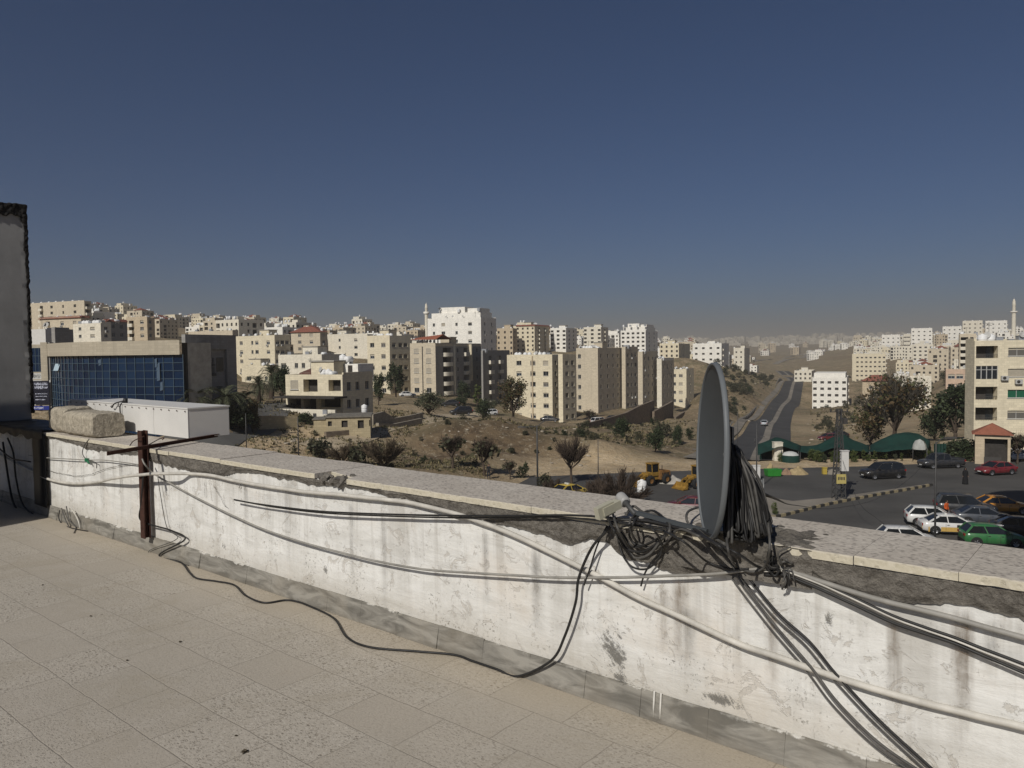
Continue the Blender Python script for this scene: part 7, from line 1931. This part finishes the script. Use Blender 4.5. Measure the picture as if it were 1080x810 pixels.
KINDS = {
 'sedan': dict(st=[(-2.27,.46,.80,.60),(-2.20,.30,.93,.78),(-1.9,.24,.99,.86),(-1.2,.22,.99,.885),(0,.20,.965,.89),(.9,.20,.95,.885),(1.3,.22,.93,.87),(1.9,.26,.82,.83),(2.17,.32,.70,.76),(2.26,.42,.60,.60)], b=(-1.85,1.2), t=(-1.05,.28), zr=1.44, ax=1.36),
 'hatch': dict(st=[(-2.05,.46,.85,.62),(-2.0,.30,1.0,.78),(-1.7,.24,1.02,.85),(-1.0,.22,1.0,.875),(0,.20,.98,.88),(.8,.20,.97,.875),(1.2,.22,.94,.86),(1.75,.26,.84,.82),(2.0,.32,.72,.75),(2.08,.42,.62,.60)], b=(-1.98,1.15), t=(-1.5,.25), zr=1.50, ax=1.27),
 'suv': dict(st=[(-2.37,.52,.95,.66),(-2.32,.36,1.1,.84),(-2.0,.32,1.12,.92),(-1.2,.30,1.10,.94),(0,.28,1.08,.945),(.9,.28,1.07,.94),(1.3,.30,1.05,.93),(1.95,.34,.98,.90),(2.22,.40,.86,.84),(2.32,.50,.74,.68)], b=(-2.28,1.2), t=(-1.92,.42), zr=1.74, ax=1.42),
 'pickup': dict(st=[(-2.62,.55,.95,.80),(-2.58,.42,1.06,.90),(-2.2,.40,1.08,.92),(-1.2,.36,1.08,.93),(-.1,.34,1.08,.935),(.9,.34,1.08,.93),(1.5,.34,1.06,.92),(2.2,.38,1.0,.90),(2.5,.44,.88,.84),(2.6,.54,.76,.70)], b=(-.85,1.45), t=(-.62,.72), zr=1.74, ax=1.6)}
def car(kind, px, py, az, paint, label, cat='car', lower=None, D=None, sign=False, name='parked_car', roofmark=False):
    K_ = KINDS[kind]; p = gp(px, py) if D is None else Vector((P(px, py, D).x, D, 0))
    p.z = (PLAZA+.035) if D is None else terr(p.x, p.y)+.16
    root = empty(name, p, R(90-az)); tag(root, label, cat)
    st = K_['st']; mb = MB(); rings = []
    for x, zl, zt_, hw in st:
        zm = zl+(zt_-zl)*.5
        rings.append([(x, -hw*.86, zl), (x, -hw*.99, zl+.09), (x, -hw, zm), (x, -hw*.975, zt_-.07), (x, -hw*.86, zt_), (x, 0, zt_+.025), (x, hw*.86, zt_), (x, hw*.975, zt_-.07), (x, hw, zm), (x, hw*.99, zl+.09), (x, hw*.86, zl)])
    mb.loft(rings, 0, True)
    b0, b1 = K_['b']; t0, t1 = K_['t']; zr = K_['zr']
    hwm = max(s[3] for s in st); zb = [s[2] for s in st][4]-.02; hb, ht = hwm*.90, hwm*.71
    # roof panel, slightly crowned, and the pillars
    rr = []
    for u in (0, .25, .5, .75, 1):
        x = t0+(t1-t0)*u; cr = .035*math.sin(PI*u)
        rr.append([(x, -ht*1.02, zr-.05), (x, -ht*.9, zr-.005+cr), (x, 0, zr+.02+cr), (x, ht*.9, zr-.005+cr), (x, ht*1.02, zr-.05)])
    mb.loft(rr, 0, True)
    for s in (-1, 1):
        mid = (b0+b1)/2-.1; tm = (t0+t1)/2-.1
        for (xb, xt, w) in ((b1-.02, t1, .07), (mid, tm, .07), (b0+.03, t0, .13)):
            mb.bar((xb, s*hb*.985, zb), (xt, s*ht*1.01, zr-.03), w, .045, 0, (0, s, .2))
    ax = K_['ax']
    for s in (-1, 1):
        for wx in (-ax, ax):
            mb.v += [(wx+.40*math.cos(a), s*(hwm+.004), .32+.40*math.sin(a)) for a in [PI*k/12 for k in range(13)]]; n_ = len(mb.v); f = tuple(range(n_-13, n_)); mb.f.append(f if s < 0 else f[::-1]); mb.m.append(2); mb.s.append(False)
    for s in (-1, 1):
        for sx_ in (-.62, .28, b1-.12 if kind != 'pickup' else 1.2):
            mb.box(sx_-.009, sx_+.009, s*hwm-.004, s*hwm+.004, .34, zb-.06, 2)
        mb.box(-ax+.42, ax-.42, s*hwm-.03, s*hwm+.008, .19, .29, 2)
        for sx_ in (-.45, .42): mb.box(sx_-.08, sx_+.08, s*hwm-.004, s*hwm+.02, zb-.18, zb-.14, 2)
    mb.box(st[0][0]-.02, st[0][0]+.05, -.7, .7, .30, .44, 2)
    mats = [paint, lower or paint, BLK]
    me = mb.mesh('body', mats); inst('body', me, root)
    if lower:
        mb = MB()
        for s in (-1, 1):
            for (x0, x1) in ((-ax-.5, -ax-.40), (-ax+.40, ax-.40), (ax+.4, ax+.55)):
                mb.box(x0, x1, s*hwm*1.0-.004, s*hwm*1.0+.006, .24, .62)
        mb.box(-2.26, -2.2, -.7, .7, .4, .7)
        mb.build('side_panel', [lower], root)
    mb = MB()
    B_ = [(b0, -hb), (b1, -hb), (b1, hb), (b0, hb)]; T_ = [(t0, -ht), (t1, -ht), (t1, ht), (t0, ht)]
    for i in range(4):
        j = (i+1) % 4; mb.quad([(*B_[i], zb), (*B_[j], zb), (*T_[j], zr-.03), (*T_[i], zr-.03)])
    mb.build('windows', [CARGL], root)
    for s in (-1, 1):
        fx, fz, fh = st[-2][0], st[-2][2]-.10, st[-2][3]; mb = MB(); mb.loft([[(fx-.28, s*fh*1.06, fz-.06), (fx-.28, s*fh*1.06, fz+.09), (fx-.2, s*fh*.7, fz+.11), (fx-.2, s*fh*.7, fz-.06)], [(fx+.04, s*fh*.97, fz-.07), (fx+.02, s*fh*.95, fz+.04), (fx+.06, s*fh*.6, fz+.05), (fx+.09, s*fh*.6, fz-.08)]], 0, True); me = mb.mesh('headlight', HEADL); fix_normals(me); inst('headlight', me, root)
        rx, rz, rh = st[1][0], st[1][2]-.16, st[1][3]; mb = MB(); mb.box(rx-.055, rx+.12, s*rh*.80-.14, s*rh*.80+.19*(1 if True else 0)-.0, rz-.09, rz+.09); mb.build('tail_light', [TAILL], root)
        mb = MB(); mb.box(b1-.42, b1-.26, s*(hwm+.02)-.07, s*(hwm+.02)+.07, zb+.02, zb+.15); mb.build('wing_mirror', [paint], root)
    fx = st[-1][0]; mb = MB(); mb.box(fx-.04, fx+.012, -.5, .5, .36, .52); mb.build('grille', [BLK], root)
    mb = MB(); mb.box(fx+.013, fx+.022, -.22, .22, .42, .52); mb.build('number_plate', [PLT], root)
    for wx in (-ax, ax):
        for s in (-1, 1):
            w = inst('wheel', TYREM, root, (wx, s*(hwm-.09), .325), 0, None, (-s*PI/2, 0, 0)); inst('rim', RIMM_, w)
    if kind == 'pickup':
        mb = MB(); mb.box(-2.5, -.95, -.72, .72, 1.088, 1.095, 0)
        for s in (-1, 1): mb.box(-2.55, -.9, s*.82-.05, s*.82+.05, 1.09, 1.16, 1)
        mb.box(-2.58, -2.5, -.82, .82, 1.09, 1.16, 1); mb.build('cargo_bed', [BLK, paint], root)
    if sign:
        mb = MB(); mb.box(-.55, -.40, -.28, .28, zr+.03, zr+.17); mb.build('taxi_sign', [PLT], root)
    if roofmark:
        for s in (-1, 1):
            mb = MB(); mb.box(.15, .55, s*(hwm+.008)-.004, s*(hwm+.008)+.004, .62, .82); mb.build('door_badge', [BLK], root)
    return root
WP, YP = carpaint('white_car_paint', (.62, .61, .58)), carpaint('amber_taxi_paint', (.55, .36, .10)); OP = carpaint('orange_yellow_paint', (.52, .22, .025)); BP = carpaint('black_car_paint', (.012, .012, .013)); DB_ = carpaint('slate_blue_paint', (.055, .062, .075)); RP = carpaint('dark_red_paint', (.16, .012, .018)); SP = carpaint('silver_car_paint', (.42, .44, .46)); GP_ = carpaint('green_car_paint', (.03, .145, .045)); DG = carpaint('dark_grey_paint', (.03, .031, .034)); LY = carpaint('lemon_taxi_paint', (.52, .37, .06)); MR = carpaint('maroon_paint', (.11, .01, .012))
car('suv', 930, 504.5, 262, BP, 'black off road car driving past the nursery, left of the pickup', 'car', name='car')
car('pickup', 992, 493.5, 263, DG, 'dark pickup truck parked by the green screen', 'pickup truck', name='pickup_truck')
car('sedan', 1050, 500.5, 256, RP, 'dark red saloon car on the road below the right edge block', name='car')
car('sedan', 1068, 486, 259, SP, 'silver saloon car before the red roofed kiosk', name='car')
car('sedan', 1003, 562.5, 103, WP, 'white taxi with amber lower panels, beside the tall street lamp', 'taxi', YP, sign=True, name='taxi', roofmark=True)
car('hatch', 984, 554, 108, WP, 'white car half hidden behind the white and amber taxi', name='parked_car')
car('sedan', 1037, 553, 106, DB_, 'slate blue saloon parked between the taxi and the orange one')
car('suv', 1018, 543, 108, DG, 'dark grey off road car behind the slate blue saloon')
car('sedan', 1056, 541, 101, OP, 'orange yellow saloon half in shadow near the right edge')
car('hatch', 1046, 575, 103, GP_, 'bright green hatchback just above the coping at right')
car('sedan', 1080, 566, 118, BP, 'black saloon cut by the right edge, beside the green hatchback')
car('hatch', 957, 578, 104, WP, 'white car of which only the roof shows above the coping')
car('sedan', 602, 526, 55, LY, 'lemon yellow taxi just above the coping, left of the brown brush', 'taxi', sign=True, name='taxi')
car('sedan', 728, 541, 285, MR, 'maroon car just showing left of the dish, above the coping')
car('suv', 486, 441, 250, BP, 'dark car on the dirt track beside the olive green tree', D=158); car('hatch', 516, 432, 255, WP, 'small white car on the grey street below the shaded balconies', D=186); car('sedan', 474, 432, 250, DG, 'dark car parked under the balcony block, left of the dark hedge', D=176)
car('suv', 633, 440, 60, WP, 'white van parked on the terrace above the low brown wall', 'van', D=182, name='van'); car('sedan', 648, 437, 70, BP, 'black car parked above the brown wall, beside the white van', D=192); car('sedan', 656, 434, 70, DB_, 'slate car parked above the brown wall, behind the black one', D=198)
car('sedan', 884, 448, 262, BP, 'black car on the stony bank, right one of two', D=170); car('hatch', 873, 453, 258, MR, 'maroon car on the stony bank, left one of two', D=162)
car('sedan', 838, 405, 330, WP, 'white car far up the valley road', D=560, name='car'); car('sedan', 806, 449, 20, SP, 'silver car at the left edge of the valley road', D=205, name='car')
car('sedan', 580, 449, 100, BP, 'black car behind the garden wall of the broad cream block', D=182); car('sedan', 430, 428, 80, WP, 'white car parked beneath the narrow five storey block', D=205)

tkp = gp(677, 519); put_tank(tkp, 0, 'white plastic tank standing by the road, left of the loaders', 'roadside tank', 0, .82)
# wheel loaders
YEL = M('worn_yellow_paint', (.27, .155, .03), .4, 2, .55); YEL2 = M('rusty_orange_paint', (.22, .11, .035), .35, 2, .65)
def loader(px, py, az, label, D=None):
    p = gp(px, py) if D is None else Vector((P(px, py, D).x, D, terr(P(px, py, D).x, D))); p.z = max(p.z, terr(p.x, p.y))+.03
    root = empty('wheel_loader', p, R(90-az)); root.scale = (.72, .72, .74); tag(root, label, 'loader')
    mb = MB(); mb.loft([[(-3.0, -.75, .75), (-3.0, .75, .75), (-3.0, .75, 1.75), (-3.0, -.75, 1.75)], [(-2.7, -.85, .7), (-2.7, .85, .7), (-2.7, .8, 1.95), (-2.7, -.8, 1.95)], [(-.9, -.85, .7), (-.9, .85, .7), (-.9, .8, 2.1), (-.9, -.8, 2.1)], [(-.7, -.8, .75), (-.7, .8, .75), (-.7, .75, 1.7), (-.7, -.75, 1.7)]], 0, False)
    for k in range(5): mb.box(-2.6+k*.3, -2.45+k*.3, -.86, .86, 1.3, 1.7, 1)
    me = mb.mesh('engine_hood', [YEL2, BLK]); fix_normals(me); inst('engine_hood', me, root)
    mb = MB(); mb.box(-.72, 1.5, -.55, .55, .75, 1.25); mb.box(.9, 1.5, -.7, .7, 1.0, 1.8); mb.build('chassis', [YEL], root)
    mb = MB(); 
    for x in (-.75, .55):
        for y in (-.65, .65): mb.bar((x, y, 1.5), (x+.05, y*.92, 3.05), .10)
    mb.box(-.85, .75, -.72, .72, 3.05, 3.18); mb.box(-.8, .6, -.68, .68, 1.3, 1.85); mb.build('cab', [YEL], root)
    mb = MB(); mb.box(-.68, .5, -.6, .6, 1.86, 3.04); mb.build('cab_glass', [CARGL], root)
    for x in (-1.9, 1.25):
        for s in (-1, 1):
            mb = MB(); mb.lathe([(.38, -.27), (.68, -.27), (.76, -.18), (.76, .18), (.68, .27), (.38, .27)], 18); w = inst('wheel', mb.mesh('wheel', TYRE), root, (x, s*1.0, .76), 0, None, (-s*PI/2, 0, 0))
            mb = MB(); mb.lathe([(0, .16), (.15, .18), (.36, .14), (.40, .24), (.40, -.2), (0, -.2)], 14); inst('rim', mb.mesh('rim', YEL2), w)
    mb = MB()
    for s in (-1, 1): mb.bar((1.2, s*.5, 1.6), (2.4, s*.5, 1.25), .16, .30); mb.bar((2.4, s*.5, 1.25), (3.1, s*.5, .6), .16, .26); mb.bar((1.3, s*.3, 1.1), (2.6, s*.3, 1.3), .10)
    mb.build('lift_arm', [YEL], root)
    mb = MB(); prof = [(3.0, .95), (3.0, .35), (3.15, .08), (4.0, .06), (4.0, .12), (3.25, .2), (3.12, .42), (3.12, 1.0)]
    mb.loft([[(x, -1.25, z) for x, z in prof], [(x, 1.25, z) for x, z in prof]], 0, False); mb.quad([(3.0, -1.25, .95), (3.0, -1.25, .35), (3.15, -1.25, .08), (4.0, -1.25, .08)]); mb.quad([(3.0, 1.25, .95), (3.0, 1.25, .35), (3.15, 1.25, .08), (4.0, 1.25, .08)]); me = mb.mesh('bucket', YEL); fix_normals(me); inst('bucket', me, root)
    mb = MB(); mb.tube([(-1.6, .4, 2.0), (-1.6, .4, 2.7)], .06, 8); mb.build('exhaust', [BLK], root)
loader(688, 511, 238, 'yellow wheel loader with bucket down, left one of the two')
loader(736, 514, 240, 'yellow wheel loader partly hidden behind the dish, right one of the two')

# ------------------------------------------------------------------ people
SKIN = M('skin_tone', (.30, .17, .11), .1, 10, .6)
def person(px, py, az, h, cols, label, D=None, robe=False, arms=(.3, .1), hair=(.012, .01, .009)):
    p = gp(px, py) if D is None else Vector((P(px, py, D).x, D, terr(P(px, py, D).x, D))); p.z = (PLAZA+.03) if D is None else p.z
    s = h/1.72
    V = [(0, 0, .95), (0, 0, 1.15), (0, .01, 1.38), (0, 0, 1.48), (0, .02, 1.60), (0, .01, 1.70),
         (.09, 0, .90), (.11, .03, .50), (.11, 0, .08), (.12, .13, .03), (-.09, 0, .90), (-.11, -.04, .50), (-.11, -.10, .08), (-.12, .03, .03),
         (.19, 0, 1.40), (.24, -.02, 1.13), (.25, arms[0]*.5, .90), (.25, arms[0]*.6, .80), (-.19, 0, 1.40), (-.24, -.02, 1.13), (-.25, arms[1]*.5, .90), (-.25, arms[1]*.6, .80)]
    E_ = [(0, 1), (1, 2), (2, 3), (3, 4), (4, 5), (0, 6), (6, 7), (7, 8), (8, 9), (0, 10), (10, 11), (11, 12), (12, 13), (2, 14), (14, 15), (15, 16), (16, 17), (2, 18), (18, 19), (19, 20), (20, 21)]
    rd = [(.15, .11), (.14, .10), (.17, .11), (.055, .055), (.085, .10), (.07, .08), (.09, .095), (.06, .065), (.04, .045), (.04, .03), (.09, .095), (.06, .065), (.04, .045), (.04, .03), (.065, .065), (.048, .048), (.036, .036), (.035, .025), (.065, .065), (.048, .048), (.036, .036), (.035, .025)]
    me = bpy.data.meshes.new('person_cage'); me.from_pydata([tuple(Vector(v)*s) for v in V], E_, []); me.update()
    ob = bpy.data.objects.new('person_cage', me); COL.objects.link(ob)
    md = ob.modifiers.new('skin', 'SKIN'); sv = me.skin_vertices[0].data
    for i, r_ in enumerate(rd): sv[i].radius = (r_[0]*s, r_[1]*s); sv[i].use_root = (i == 0)
    ob.modifiers.new('sub', 'SUBSURF').levels = 2; ob.modifiers['sub'].render_levels = 2
    dg = bpy.context.evaluated_depsgraph_get(); fin = bpy.data.meshes.new_from_object(ob.evaluated_get(dg)); bpy.data.objects.remove(ob)
    fin.name = 'person'; fin.materials.clear()
    top, bot, face = cols
    for m in (bot, top, face): fin.materials.append(m)
    for f in fin.polygons:
        z = f.center.z/s; ax_ = abs(f.center.x)/s
        f.material_index = 2 if (z > 1.47 or (ax_ > .2 and z < .9)) else (1 if z > .93 else 0); f.use_smooth = True
    root = inst('person', fin, None, p, R(180-az)+PI if False else R(-az)); tag(root, label, 'person')
    mb = MB(); Mx = Matrix.Translation((0, -.012*s, 1.63*s)) @ Matrix.Diagonal((s, s, s, 1)); mb.lathe([(.098, -.06), (.103, .0), (.092, .06), (.05, .105), (.005, .118)], 12, 0, Mx); mb.build('hair', [M('dark_hair', hair, .2, 20, .8)], root)
    if robe:
        mb = MB(); mb.lathe([(.30*s, .03), (.27*s, .5*s), (.21*s, .95*s), (.20*s, 1.2*s), (.23*s, 1.38*s), (.10*s, 1.47*s)], 14); mb.lathe([(.13*s, 1.42*s), (.125*s, 1.6*s), (.10*s, 1.71*s), (.02, 1.77*s)], 12, 0, Matrix.Translation((0, -.03*s, 0))); mb.build('robe', [top], root)
    return root
CL = lambda n, c: M(n, c, .2, 8, .9)
person(1018, 511, 200, 1.72, (CL('black_robe_cloth', (.010, .010, .011)), CL('black_robe_cloth', (.01, .01, .011)), SKIN), 'person in a long black robe walking across the road', robe=True)
person(998, 549.5, 150, 1.75, (CL('orange_vest_cloth', (.55, .10, .02)), CL('dark_trousers', (.02, .022, .03)), SKIN), 'person in an orange vest standing behind the white taxi')
person(515.5, 505, 190, 1.7, (CL('dark_jacket', (.012, .013, .016)), CL('dark_trousers', (.02, .022, .03)), SKIN), 'person in dark clothes standing beside a small bare tree', D=86)
# round tower added out of view on the right, to shade the parked cars

C_ = Vector((31.2, 36.5, 0)); mb = MB(); root = empty('added_shade_tower', (C_.x, C_.y, PLAZA)); tag(root, 'added unseen round tower beyond the right edge, shading the parked cars', 'tower')
mb.lathe([(5.2, -1), (5.2, 30.5), (5.4, 30.7), (5.4, 31.3), (5.0, 31.5), (0, 31.7)], 40); mb.build('shaft', [PALE], root)
for k in range(9):
    for a in (2.4, 3.2, 4.0):
        mb = MB(); Mx = Matrix.Translation((5.2*math.cos(a), 5.2*math.sin(a), 1.5+k*3.2)) @ Matrix.Rotation(a+PI/2, 4, 'Z'); mb.box(-.5, .5, -.06, .06, 0, 1.3, 0, Mx); mb.build('window', [GLASS], root)
# ------------------------------------------------------------------ dusty air
t = NT('dusty_air')
t.t.nodes.remove(t.b)
pv = t.n('ShaderNodeVolumePrincipled')
pv.inputs['Color'].default_value = HAZE_COLOR
pv.inputs['Density'].default_value = HAZE_DENSITY
pv.inputs['Anisotropy'].default_value = 0.0
o_ = [n for n in t.t.nodes if n.type == 'OUTPUT_MATERIAL'][0]
t.link(pv.outputs[0], o_.inputs['Volume'])
zlo = float(gz.min())-1.5
zhi = max(float(gz.max())+25, 110.0)
mb = MB(); mb.box(-11600, 11600, -9500, 11600, zlo, zhi)
hz_ = mb.build('haze', t.mat)
tag(hz_, 'thin brownish dust haze over the whole city', 'haze', kind='stuff')
